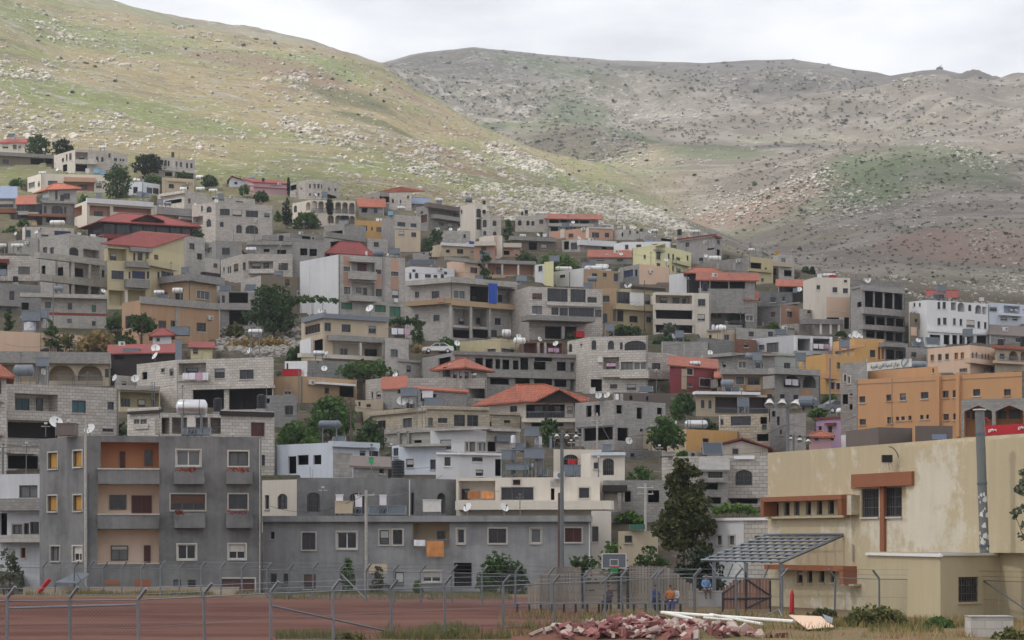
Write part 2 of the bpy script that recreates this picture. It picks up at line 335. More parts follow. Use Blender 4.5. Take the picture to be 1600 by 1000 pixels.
def alcove(root, fc, r, dep, mat, name, wallmat, sight=False):
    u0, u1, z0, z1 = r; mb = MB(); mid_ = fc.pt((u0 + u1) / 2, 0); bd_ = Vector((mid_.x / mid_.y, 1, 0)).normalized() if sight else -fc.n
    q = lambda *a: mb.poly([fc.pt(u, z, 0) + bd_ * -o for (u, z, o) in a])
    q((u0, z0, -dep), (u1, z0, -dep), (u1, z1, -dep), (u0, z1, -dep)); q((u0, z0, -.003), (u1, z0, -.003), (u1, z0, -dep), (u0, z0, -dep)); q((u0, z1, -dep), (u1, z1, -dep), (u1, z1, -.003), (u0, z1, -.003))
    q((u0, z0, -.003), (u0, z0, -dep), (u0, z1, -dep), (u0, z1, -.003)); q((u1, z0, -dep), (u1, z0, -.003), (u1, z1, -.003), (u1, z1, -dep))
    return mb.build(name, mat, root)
def railing(root, fc, r, o, mat='metal', step=0.14):
    u0, u1, z0, z1 = r; mb = MB(); n = max(2, int((u1 - u0) / step))
    fc.box(mb, u0, u1, z1 - .06, z1, o - .03, o + .03); fc.box(mb, u0, u1, z0, z0 + .05, o - .03, o + .03)
    for k in range(n + 1): c = u0 + (u1 - u0) * k / n; fc.box(mb, c - .012, c + .012, z0, z1, o - .012, o + .012)
    return mb.build('railing', mat, root)
def roof_solid(top, bot, mats, root, name='roof'):
    pass
def item_label(kind, desc, short): ITEMS.append([kind, desc, short])
def house(spec, lines):
    head, short, label = [q.strip() for q in spec.split('|')]
    tk = head.split(); zx, zy, zs = ZOOM[tk[0]]; mat = tk[1]; cv = lambda x, y: (zx + float(x) / zs, zy + float(y) / zs)
    _, base = cv(0, tk[2]); pts = []; opt = {}
    for q in tk[3:]:
        if '=' in q: a, b = q.split('='); opt[a] = b
        else:
            off = None
            if '@' in q: q, off = q.split('@')
            a, b = q.split(','); x, y = cv(a, b); pts.append([x, y, None if off is None else float(off)])
    Dr = float(opt.get('D', Dof(base))); dep = float(opt.get('dep', 9))
    ref = min(range(len(pts)), key=lambda i: pts[i][1])
    zt = HC + (HY - pts[ref][1]) * Dr / F
    W_ = []
    for x, y, off in pts:
        if off is not None: D = Dr + off
        elif HY - y < 25: D = Dr
        else: D = Dr * (HY - pts[ref][1]) / (HY - y)
        D = min(D, Dr + float(opt.get("far", 16)))
        W_.append(Vector(((x - CX) * D / F, D, zt)))
    zb = HC + (HY - base) * Dr / F
    n = len(W_); lg_ = max(range(n - 1), key=lambda i: abs(pts[i + 1][0] - pts[i][0]))
    if 'obl' not in opt:                                              # keep turns of the walls plausible
        def lim(i, j):
            dx = abs(pts[j][0] - pts[i][0]) * W_[i].y / F; mxd = (1.0 if min(i, j) == lg_ else 2.6) * dx + .2; d = max(-mxd, min(mxd, W_[j].y - W_[i].y)); D = W_[i].y + d; W_[j] = Vector(((pts[j][0] - CX) * D / F, D, zt))
        for i in range(ref, n - 1): lim(i, i + 1)
        for i in range(ref, 0, -1): lim(i, i - 1)
    faces = [Face(W_[i], W_[i + 1]) for i in range(n - 1)]
    fi = max(range(n - 1), key=lambda i: abs(pts[i + 1][0] - pts[i][0]))
    fmain = faces[fi]; bvec = -fmain.n * dep
    hid = 'obl' not in opt                                     # the unseen flanks run back along the line of sight unless the front is seen very obliquely
    def ray(p, k): return Vector((p.x / p.y + k, 1, 0)).normalized() * dep
    if hid: bvec = ray(fmain.pt(fmain.len / 2, 0), 0)
    bl, br_ = (ray(W_[0], .02), ray(W_[-1], -.02)) if hid else (bvec, bvec)
    root = empty(opt.get('name', 'house'), (fmain.pt(fmain.len / 2, zb)))
    cat = opt.get('cat', 'house'); tag(root, label, cat, opt.get('group', 'houses of the hillside village').replace('_', ' '))
    foot = [Vector((p.x, p.y)) for p in W_]; bk0 = foot[0] + bl.xy; bk1 = foot[-1] + br_.xy
    CUTS.append((foot + [bk1, bk0], zb))
    holes = [[] for _ in faces]; todo = []; roofs = []; cur = None
    def fidx(x0, x1):
        c = (x0 + x1) / 2
        for i in range(n - 1):
            if pts[i][0] <= c <= pts[i + 1][0]: return i
        return 0 if c < pts[0][0] else n - 2
    fm = [opt.get('m%d' % i, mat) for i in range(n - 1)]
    lastdep = 1.5; spand = []; ext = []
    for e in ';'.join(lines).split(';'):
        e = e.split()
        if not e: continue
        k = e[0]
        if k in ('hip', 'shed', 'gabl', 'gab'): roofs.append(e); continue
        if k in ('dish', 'tank', 'barrel', 'gtank', 'solar', 'mast', 'chest', 'wash'): ext.append(e); continue
        if k == 's' and len(e) < 6: e.append('0.8')
        x0, y0 = cv(e[1], e[2]); x1, y1 = cv(e[3], e[4]); i = fidx(x0, x1); fc = faces[i]; r = list(fc.rect(x0, y0, x1, y1)); ar = e[5:]
        inside = lambda: [max(r[0], .04), min(r[1], fc.len - .04), r[2], min(r[3], zt - .05)]
        if k in 'wWYcgaAdtunomk':
            r = inside()
            if r[1] - r[0] < .15 or r[3] - r[2] < .15: continue
            holes[i].append((r, .22)); do_window(root, fc, r, k, fm[i])
            if k in 'aA': spand.append((i, r, k))
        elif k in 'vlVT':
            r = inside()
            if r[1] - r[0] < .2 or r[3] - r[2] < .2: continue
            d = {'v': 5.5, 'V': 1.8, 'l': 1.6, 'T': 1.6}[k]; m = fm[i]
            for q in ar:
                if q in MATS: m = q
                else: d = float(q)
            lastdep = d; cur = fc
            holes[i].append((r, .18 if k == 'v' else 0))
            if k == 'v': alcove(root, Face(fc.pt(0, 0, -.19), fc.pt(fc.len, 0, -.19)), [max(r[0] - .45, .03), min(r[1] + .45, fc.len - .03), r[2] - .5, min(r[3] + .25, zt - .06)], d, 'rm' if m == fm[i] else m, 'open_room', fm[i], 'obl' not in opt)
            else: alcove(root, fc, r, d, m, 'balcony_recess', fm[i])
            if k in 'VT': spand.append((i, r, 'a' if k == 'V' else 'T'))
        elif k == 'i':
            f2 = Face(cur.pt(0, 0, -lastdep), cur.pt(cur.len, 0, -lastdep)); r = list(f2.rect(x0, y0, x1, y1))
            do_window(root, f2, r, ar[0] if ar else 'w', fm[i], rev=-.1, depth=0.001)
        elif k == 's':
            o = float(ar[0]); m = ar[1] if len(ar) > 1 else fm[i]; mb = MB(); f2 = Face(fc.pt(0, 0, o), fc.pt(fc.len, 0, o)); u0, u1, z0, z1 = f2.rect(x0, y0, x1, y1)
            fc.box(mb, u0, u1, z0, z1, .003, o); mb.build('ledge' if z1 - z0 < .7 else 'parapet', m, root)
        elif k == 'p':
            m = ar[0]; o = float(ar[1]) if len(ar) > 1 else .03; mb = MB(); fc.box(mb, r[0], r[1], r[2], r[3], .002, o); mb.build('panel', m, root)
        elif k == 'C':
            o = float(ar[0]) if ar else 1.2; m = ar[1] if len(ar) > 1 else fm[i]; f2 = Face(fc.pt(0, 0, o), fc.pt(fc.len, 0, o)); u0, u1, z0, z1 = f2.rect(x0, y0, x1, y1); mb = MB(); c = (u0 + u1) / 2; h = max(.15, (u1 - u0) / 2)
            f2.box(mb, c - h, c + h, z0, z1, -2 * h, 0); mb.build('column', m, root)
        elif k == 'r':
            o = float(ar[0]) if ar else 1.2; f2 = Face(fc.pt(0, 0, o), fc.pt(fc.len, 0, o)); railing(root, f2, f2.rect(x0, y0, x1, y1), 0.0)
        elif k == 'G':                                                # dormer gable: x0 ybase x1 ybase xridge yridge out wallmat roofmat
            xr, yr = cv(ar[0], ar[1]); o = float(ar[2]); f2 = Face(fc.pt(0, 0, o), fc.pt(fc.len, 0, o)); ua, za = f2.hit(x0, y0); ub, zc_ = f2.hit(x1, y1); ur, zr = f2.hit(xr, yr); mb = MB(); mb.poly([f2.pt(ua, za), f2.pt(ub, zc_), f2.pt(ur, zr)]); gb = mb.build('dormer_gable', ar[3], root); mb = MB(); bk = Vector((0, 3.5 + o, 0)); dn = Vector((0, 0, .16)); ft = f2.n * .5
            for p_, q_ in ((f2.pt(ua, za), f2.pt(ur, zr)), (f2.pt(ur, zr), f2.pt(ub, zc_))):
                e_ = (p_ - q_).normalized() * .4
                if p_.z > q_.z: p2, q2 = p_, q_ - e_
                else: p2, q2 = p_ + e_, q_
                mb.box8([p2 + ft, q2 + ft, q2 + ft + dn, p2 + ft + dn, p2 + bk, q2 + bk, q2 + bk + dn, p2 + bk + dn])
            sub(mb, 'dormer_roof', ar[4], gb)
        elif k == 'q':                                                # rain pipe
            u = r[0]; mb = MB(); mb.bar(fc.pt(u, r[2], .1), fc.pt(u, r[3], .1), .06, 6); mb.build('drain_pipe', ar[0] if ar else 'pole', root)
        else: print('?', e)
    # walls with real openings
    mb = MB(); ms = []
    def mi(m):
        if m not in ms: ms.append(m)
        return ms.index(m)
    zl = zb - 3.5
    for i, fc in enumerate(faces):
        hs = holes[i]; us = sorted({0.0, fc.len} | {h[0][0] for h in hs} | {h[0][1] for h in hs}); zs_ = sorted({zl, zt} | {h[0][2] for h in hs} | {h[0][3] for h in hs}); zs_ = [z for z in zs_ if zl <= z <= zt]
        for a, b in zip(zs_, zs_[1:]):
            st_ = None; zc = (a + b) / 2
            for c, d in list(zip(us, us[1:])) + [(None, None)]:
                solid = c is not None and not any(h[0][0] < (c + d) / 2 < h[0][1] and h[0][2] < zc < h[0][3] for h in hs)
                if solid and st_ is None: st_ = c
                if not solid and st_ is not None:
                    e_ = c if c is not None else fc.len; mb.poly([fc.pt(st_, a), fc.pt(e_, a), fc.pt(e_, b), fc.pt(st_, b)], mi(fm[i])); st_ = None
        for (r, rev) in hs:
            if rev:
                u0, u1, z0, z1 = r; m_ = mi(fm[i])
                mb.poly([fc.pt(u0, z0, 0), fc.pt(u1, z0, 0), fc.pt(u1, z0, -rev), fc.pt(u0, z0, -rev)], m_); mb.poly([fc.pt(u0, z1, -rev), fc.pt(u1, z1, -rev), fc.pt(u1, z1, 0), fc.pt(u0, z1, 0)], m_)
                mb.poly([fc.pt(u0, z0, 0), fc.pt(u0, z0, -rev), fc.pt(u0, z1, -rev), fc.pt(u0, z1, 0)], m_); mb.poly([fc.pt(u1, z0, -rev), fc.pt(u1, z0, 0), fc.pt(u1, z1, 0), fc.pt(u1, z1, -rev)], m_)
    for (i, r, k) in spand:
        fc = faces[i]; ap = arch_pts(*r, k); u0, u1, z0, z1 = r; h = len(ap) // 2
        for (side, cu) in ((ap[:h + 1], u0), (ap[h:], u1)):
            for a, b in zip(side, side[1:]):
                lo, hi = (a, b)
                mb.poly([fc.pt(*a), fc.pt(*b), fc.pt(b[0], z1), fc.pt(a[0], z1)], mi(fm[i]))
        for a, b in zip(ap, ap[1:]): mb.poly([fc.pt(*a), fc.pt(*b), fc.pt(*b, -.2), fc.pt(*a, -.2)], mi(fm[i]))
    c0, c1 = Vector((bk0.x, bk0.y, 0)), Vector((bk1.x, bk1.y, 0)); m_ = mi(mat)
    up = lambda p, z: Vector((p.x, p.y, z))
    for a, b in ((W_[-1], c1), (c1, c0), (c0, W_[0])): mb.poly([up(a, zl), up(b, zl), up(b, zt), up(a, zt)], m_)
    mb.build('wall', ms, root)
    mb = MB(); mb.poly([up(p, zt) for p in W_] + [up(c1, zt), up(c0, zt)]); rf_ = mb.build('roof_slab', 'cg', root)
    # pitched roofs over the main face
    q0, q1 = Vector((W_[fi].x, W_[fi].y, 0)), Vector((W_[fi + 1].x, W_[fi + 1].y, 0)); bv = bvec
    if n == 3 and fi == 1 and (W_[0] - W_[1]).length > 2.5 and opt.get('para', '1') == '1':
        bv = Vector((W_[0].x - W_[1].x, W_[0].y - W_[1].y, 0))
        if bv.length < 5: bv = bv * (5 / bv.length)
    if n == 3 and fi == 0 and (W_[2] - W_[1]).length > 2.5 and opt.get('para', '1') == '1':
        bv = Vector((W_[2].x - W_[1].x, W_[2].y - W_[1].y, 0)); 
        if bv.length < 5: bv = bv * (5 / bv.length)
    e1 = (q1 - q0).normalized(); e2 = bv.normalized()
    for e in roofs:
        k = e[0]; o = float(e[1]); m = 'rd'
        a = q0 - e1 * o - e2 * o; b = q1 + e1 * o - e2 * o; c = q1 + e1 * o + bv + e2 * o; d = q0 - e1 * o + bv + e2 * o
        z0 = zt + .02; th = .16
        A, B_, C_, D_ = [up(p, z0) for p in (a, b, c, d)]; dn = Vector((0, 0, -th))
        mb = MB()
        if k == 'gab':
            xr, yr = cv(e[2], e[3]); m = e[4] if len(e) > 4 else m
            u, z = Face(a, b).hit(xr, yr); r0 = up(a + e1 * u, z); r1 = up(r0 + bv + e2 * 2 * o, z)
            for P_ in ((A, r0, r1, D_), (r0, B_, C_, r1)): mb.poly(P_); mb.poly([p + dn for p in P_[::-1]])
            mb.poly([A, A + dn, r0 + dn, r0]); mb.poly([r0, r0 + dn, B_ + dn, B_]); mb.poly([A + dn, A, D_, D_ + dn]); mb.poly([B_, B_ + dn, C_ + dn, C_])
            g = MB(); gw_ = up(q0, zt); gx = up(q1, zt); rr = up(q0 + e1 * (u - o), z - th - .05 - o * .2); g.poly([gw_, gx, rr]); g.build('gable_wall', fm[fi], root)
        else:
            yr = float(e[2]); _, yr = cv(0, yr); m = e[3] if len(e) > 3 and e[3] in MATS else m
            mid = (a + b + c + d) / 4
            if k == 'shed':
                Dm = ((c + d) / 2).y; z = HC + (HY - yr) * Dm / F; C2 = up(c, z); D2 = up(d, z)
                mb.box8([A + dn, B_ + dn, B_, A, D2 + dn, C2 + dn, C2, D2])
                g = MB(); g.poly([up(q1, zt), up(q1 + bv, zt), up(q1 + bv, z - th)]); g.poly([up(q0, zt), up(q0 + bv, z - th), up(q0 + bv, zt)]); g.poly([up(q0 + bv, zt), up(q0 + bv, z - th), up(q1 + bv, z - th), up(q1 + bv, zt)]); g.build('gable_wall', fm[fi], root)
            else:
                z = HC + (HY - yr) * mid.y / F; L_ = (b - a).length; ins = 0.0 if k == 'gabl' else min(bv.length / 2 + o, L_ * .42)
                if len(e) > 4: ins = L_ * float(e[4])
                r0 = up((a + d) / 2 + e1 * ins, z); r1 = up((b + c) / 2 - e1 * ins, z)
                mb.poly([A, B_, r1, r0]); mb.poly([B_, C_, r1]); mb.poly([C_, D_, r0, r1]); mb.poly([D_, A, r0])
                mb.poly([p + dn for p in (D_, C_, B_, A)]); 
                for p, q in ((A, B_), (B_, C_), (C_, D_), (D_, A)): mb.poly([p, p + dn, q + dn, q])
                rc = MB()
                for p, q in ((A, r0), (B_, r1), (r0, r1)): rc.bar(p, q, .11, 5)
        rf_ = mb.build('pitched_roof', m, root)
        if k in ('hip', 'gabl'): sub(rc, 'ridge_tile', m, rf_)
    wdm = fmain.len; pitched = bool(roofs); xa, xb = pts[fi][0], pts[fi + 1][0]; inv = lambda x, y: ((x - zx) * zs, (y - zy) * zs)
    if not pitched and wdm > 5 and Dr > 165 and 'noclut' not in opt and 's' != cat:
        yt_ = pts[ref][1]; sp_ = F / Dr
        for q in range(max(0, (2 if wdm < 9 else 3) - len(ext))):
            x = rnd.uniform(xa + 4, xb - 4); k = rnd.choice(['mast', 'mast', 'dish', 'tank', 'gtank', 'solar', 'barrel'])
            h = {'mast': 2.2, 'dish': .9, 'tank': 1.5, 'gtank': 1.7, 'solar': .9, 'barrel': 1.3}[k] * rnd.uniform(.8, 1.25) * sp_; hw = {'tank': .75, 'gtank': .55, 'solar': .8, 'barrel': .42}.get(k, .4) * sp_; X0, Y0 = inv(x - hw, yt_ - h); X1, Y1 = inv(x + hw, yt_ - (h - (.75 if k == 'tank' else .9) * sp_ if k in ('tank', 'gtank') else .1 * sp_))
            if k == 'mast': ext.append(['mast', *inv(x, yt_ - h)])
            elif k == 'dish': ext.append(['dish', *inv(x, yt_ - h), .36 * sp_ * zs])
            else: ext.append([k, X0, Y0, X1, Y1] + ([rnd.choice(['tankw', 'tankw', 'tanks', 'gv'])] if k == 'tank' else []))
        mb = MB(); fc = fmain
        for q in range(int(wdm / 1.6)):                               # starter bars left standing for a storey never built
            if rnd.random() < .45:
                u = rnd.uniform(.2, fc.len - .2); b0 = fc.pt(u, zt, -.25)
                for dx_ in (0, .18): mb.bar(b0 + fc.d * dx_, b0 + fc.d * (dx_ + rnd.uniform(-.05, .05)) + Vector((0, 0, rnd.uniform(.4, .95))), .014, 3)
        if mb.v: mb.build('starter_bars', 'rust', root)
    if wdm > 4 and rnd.random() < .7 and 'noclut' not in opt:
        mb = MB(); u = rnd.choice([.12, fmain.len - .12]); mb.bar(fmain.pt(u, zb - 1, .07), fmain.pt(u, zt - .1, .07), .05, 5); mb.build('drain_pipe', rnd.choice(['pole', 'fw', 'lc']), root)
    for q in range(int(wdm / 7)):
        if rnd.random() < .55 and Dr > 165 and 'noclut' not in opt:
            u = rnd.uniform(1, fmain.len - 1.4); z = rnd.uniform(zb + 1.8, max(zt - .9, zb + 1.9))
            if not any(h[0][0] - .7 < u < h[0][1] + .2 and h[0][2] - .6 < z < h[0][3] for h in holes[fi]):
                mb = MB(); fmain.box(mb, u, u + .8, z, z + .55, .05, .36); ac = mb.build('air_conditioner', 'fw', root); mb = MB(); mb.lathe(fmain.pt(u + .5, z + .27, .365), fmain.n, [(0, .2), (.01, .2), (.012, .02)], 10); sub(mb, 'fan_grille', 'pole', ac)
    for e in ext: roof_item(e, cv, short, zt, fmain, faces, pts, bvec)
    return root
DESC = dict(dish=('satellite_dish', 'satellite dish', 'satellite dishes'), tank=('water_boiler_tank', 'water tank', 'cylindrical water tanks'), barrel=('water_barrel', 'water barrel', 'upright water barrels'), gtank=('sheet_metal_tank', 'metal tank', 'square metal tanks on stands'), solar=('solar_panel', 'solar panel', 'solar collector panels'), mast=('roof_mast', 'mast', 'roof masts'), chest=('roof_cabinet', 'cabinet', 'boxes on the roofs'), wash=('laundry_line', 'laundry', 'washing lines'))
ADJ = dict(dish='round white satellite dish', tank='lying cylindrical water tank', barrel='upright plastic water barrel', gtank='square grey tank on legs', solar='tilted dark solar collector', mast='thin metal mast', chest='small pale roof box', wash='washing hung out')
def roof_item(e, cv, short, zt, fmain, faces, pts, bvec):
    k = e[0]; nm, cat, grp = DESC[k]; bd = bvec.normalized()
    if k in ('dish', 'mast'): x, y = cv(e[1], e[2])
    else: x, y = cv(e[1], e[2]); x1, y1 = cv(e[3], e[4])
    xc = x if k in ('dish', 'mast') else (x + x1) / 2
    setb = 1.2
    uu, _ = fmain.hit(xc, 500); uu = min(max(uu, .3), fmain.len - .3) if k != 'wash' else uu
    p = fmain.pt(uu, zt) + bd * setb; D = p.y; s = D / F
    fx = Vector(((xc - CX) * s, D, zt))
    if abs(fx.x - p.x) < 3: p = fx
    zz = lambda yy: HC + (HY - yy) * s
    root = empty(nm, (p.x, p.y, zt)); tag(root, None, cat, grp); adj = ADJ[k]; extra = ''
    if k == 'dish':
        r = max(.35, float(e[3]) / (cv(1, 0)[0] - cv(0, 0)[0]) ** -1 * s) if False else max(.35, (cv(float(e[3]), 0)[0] - cv(0, 0)[0]) * s)
        c = Vector((p.x, p.y, max(zz(y), zt + r + .1))); a = rnd.uniform(-1.0, .9); dr = Vector((math.sin(a), -math.cos(a), rnd.uniform(.35, .7))).normalized()
        mb = MB(); prof = [(0.28 * r * (t * t), r * t) for t in (0, .25, .5, .75, 1)]; mb.lathe(c - dr * .1, dr, prof, 16); mb.lathe(c - dr * .13, dr, [(q + (0.03 if i == 4 else 0), w_) for i, (q, w_) in enumerate(prof)], 16)
        mb.build('bowl', 'dish', root, smooth=True)
        mb = MB(); mb.bar((p.x, p.y, zt), c - dr * .12, .05, 5); mb.build('mount', 'metal', root)
        mb = MB(); lo = c + (dr.cross(Vector((1, 0, 0)))).normalized() * r * .0 + dr * r * .85; mb.bar(c + Vector((0, 0, -r * .85)) + dr * .15 * r, lo, .02, 4); mb.bar(lo - dr * .12, lo, .06, 6); mb.build('feed_arm', 'metal', root)
    elif k == 'tank':
        wd = (x1 - x) * s; h = (y1 - y) * s; r = max(.25, min(h / 2, wd / 2.2)); zc = max((zz(y) + zz(y1)) / 2, zt + r + .15); m = e[5] if len(e) > 5 else 'tanks'
        adj = {'tankw': 'lying white water tank', 'tanks': 'lying silver water tank', 'gv': 'lying grey water tank', 'gz': 'lying dark grey water tank'}.get(m, adj)
        mb = MB(); hw = wd / 2; mb.lathe((p.x - hw, p.y, zc), (1, 0, 0), [(0, 0), (.02 * wd, r * .55), (.07 * wd, r * .9), (.12 * wd, r), (.88 * wd, r), (.93 * wd, r * .9), (.98 * wd, r * .55), (wd, 0)], 16); mb.build('drum', m, root, smooth=True)
        mb = MB(); mb.lathe((p.x - hw * .5, p.y, zc), (1, 0, 0), [(0, r + .015), (.06, r + .015)], 16); mb.lathe((p.x + hw * .5, p.y, zc), (1, 0, 0), [(0, r + .015), (.06, r + .015)], 16)
        for sx in (-.6, .6):
            for sy in (-.6, .6): mb.bar((p.x + sx * hw, p.y + sy * r, zt), (p.x + sx * hw, p.y + sy * r, zc - r * .5), .04, 4)
        mb.build('stand', 'metal', root)
    elif k == 'barrel':
        m = e[5] if len(e) > 5 else 'blk'; r = (x1 - x) * s / 2; h = (y1 - y) * s; z0 = max(zt + .05, zz(y1)); adj = 'upright black water barrel' if m == 'blk' else adj
        mb = MB(); pr = [(0, 0), (0, r)]
        for t in range(6): pr += [(h * .92 * (t + .3) / 6, r), (h * .92 * (t + .45) / 6, r * .95), (h * .92 * (t + .7) / 6, r * .95), (h * .92 * (t + .85) / 6, r)]
        pr += [(h * .93, r * .95), (h * .97, r * .5), (h, r * .3), (h, 0)]; mb.lathe((p.x, p.y, z0), (0, 0, 1), pr, 14); mb.build('drum', m, root, smooth=True)
        mb = MB(); mb.box(p.x - r, p.x + r, p.y - r, p.y + r, zt, z0); mb.build('plinth', 'cg', root)
    elif k in ('gtank', 'chest'):
        m = e[5] if len(e) > 5 else ('gv' if k == 'gtank' else 'fw'); hw = (x1 - x) * s / 2; z1_ = zz(y); z0 = max(zz(y1), zt + .05)
        if z1_ < z0 + .2: z1_ = z0 + (y1 - y) * s
        cn = {'red': 'small red roof box', 'lbl': 'light blue roof box', 'blue': 'blue roof box', 'whc': 'small white roof box', 'fw': 'small pale roof box', 'orc': 'rust orange roof box', 'gv': 'small grey roof box', 'tn': 'tan roof box', 'rust': 'rusty brown roof box'}
        if k == 'chest': adj = cn.get(m, adj)
        elif m == 'lbl': adj = 'square light blue tank on legs'
        mb = MB(); d_ = min(hw, .9); mb.box(p.x - hw, p.x + hw, p.y - d_, p.y + d_, z0, z1_); mb.build('tank_body' if k == 'gtank' else 'box_body', m, root)
        mb = MB(); mb.box(p.x - hw - .04, p.x + hw + .04, p.y - d_ - .04, p.y + d_ + .04, z1_, z1_ + .05); mb.build('lid', m, root)
        if z0 > zt + .1:
            mb = MB()
            for sx in (-.9, .9):
                for sy in (-.9, .9): mb.bar((p.x + sx * hw, p.y + sy * d_, zt), (p.x + sx * hw, p.y + sy * d_, z0), .045, 4)
            mb.bar((p.x - .9 * hw, p.y - .9 * d_, zt), (p.x + .9 * hw, p.y - .9 * d_, z0), .03, 4); mb.build('stand', 'metal', root)
    elif k == 'solar':
        hw = (x1 - x) * s / 2; z1_ = zz(y); z0 = max(zz(y1), zt + .1); z1_ = max(z1_, z0 + .3); dp = max(.8, (z1_ - z0) * 1.1)
        A = [Vector((p.x - hw, p.y - dp / 2, z0)), Vector((p.x + hw, p.y - dp / 2, z0)), Vector((p.x + hw, p.y + dp / 2, z1_)), Vector((p.x - hw, p.y + dp / 2, z1_))]; dn = Vector((0, .04, -.08))
        mb = MB(); mb.box8([A[0] + dn, A[1] + dn, A[1], A[0], A[3] + dn, A[2] + dn, A[2], A[3]]); mb.build('collector', 'sol', root)
        mb = MB()
        for a, b in zip(A, A[1:] + A[:1]): mb.bar(a, b, .04, 4)
        for a in A: mb.bar((a.x, a.y, zt), a, .03, 4)
        mb.build('frame', 'metal', root)
    elif k == 'mast':
        z1_ = zz(y); mb = MB(); mb.bar((p.x, p.y, zt), (p.x, p.y, z1_), .045, 6, .03); mb.build('tube', 'pole', root)
        mb = MB(); mb.bar((p.x - .3, p.y, z1_ - .15), (p.x + .3, p.y, z1_ - .15), .02, 4); mb.box(p.x - .1, p.x + .1, p.y - .1, p.y + .1, z1_, z1_ + .12); mb.build('fitting', 'fw' if rnd.random() < .5 else 'pole', root)
    elif k == 'wash':
        f2 = fmain; o = float(e[6]) if len(e) > 6 else 0.6; m = e[5]
        # hangs in front of the facade
        for fc, a, b in zip(faces, pts, pts[1:]):
            if a[0] <= xc <= b[0]: f2 = fc
        f3 = Face(f2.pt(0, 0, o), f2.pt(f2.len, 0, o)); u0, u1, z0, z1_ = f3.rect(x, y, x1, y1); root.location = f3.pt((u0 + u1) / 2, z0)
        mb = MB(); mb.bar(f3.pt(u0 - .2, z1_), f3.pt(u1 + .2, z1_), .015, 4); mb.bar(f3.pt(u0 - .2, z1_), f2.pt(u0 - .2, z1_), .02, 4); mb.bar(f3.pt(u1 + .2, z1_), f2.pt(u1 + .2, z1_), .02, 4); mb.build('line', 'pole', root)
        nc = max(1, int((u1 - u0) / .75)) if len(e) < 8 else int(e[7]); cw = (u1 - u0) / nc; alt = {'whc': ['whc', 'whc', 'pinkc'], 'red': ['red', 'orc']}.get(m, [m])
        adj = {'whc': 'white and pink washing hung out', 'red': 'red and orange cloths hung out', 'blue': 'long blue cloth hung out', 'pinkc': 'pink cloths hung out', 'sa': 'pale orange cloths hung out', 'orc': 'striped orange blanket hung out'}.get(m, adj)
        for j in range(nc):
            mb = MB(); nx, nz_ = 6, 6; dz = (z1_ - z0) * rnd.uniform(.8, 1); g = {}
            for a in range(nx + 1):
                for b in range(nz_ + 1):
                    t = b / nz_; g[a, b] = f3.pt(u0 + cw * (j + .04 + .92 * a / nx), z1_ - dz * t, .03 + .06 * t * math.sin(a * 1.9 + j))
            for a in range(nx):
                for b in range(nz_): mb.poly([g[a, b], g[a, b + 1], g[a + 1, b + 1], g[a + 1, b]])
            mb.build('cloth', alt[j % len(alt)], root, smooth=True)
        short = short + ''
    ITEMS.append((root, k, adj, short, xc))
def label_items():
    by = {}
    for r, k, adj, short, x in ITEMS: by.setdefault((adj, short), []).append((x, r, k))
    for (adj, short), v in by.items():
        v.sort(key=lambda q: q[0])
        for i, (x, r, k) in enumerate(v):
            where = ('on front of ' if k == 'wash' else 'on roof of ') + short
            if len(v) == 1: t = f'{adj} {where}'
            elif i == 0: t = f'leftmost {adj} {where}'
            elif i == len(v) - 1: t = f'rightmost {adj} {where}'
            else: t = f'{ORD[i]} {adj} from left {where}'
            r['label'] = t
def run(data):
    cur = None; buf = []
    for ln in data.strip().split('\n'):
        ln = ln.strip()
        if not ln: continue
        if ln[0] == '>':
            if cur: house(cur, buf)
            cur = ln[1:]; buf = []
        else: buf.append(ln)
    if cur: house(cur, buf)
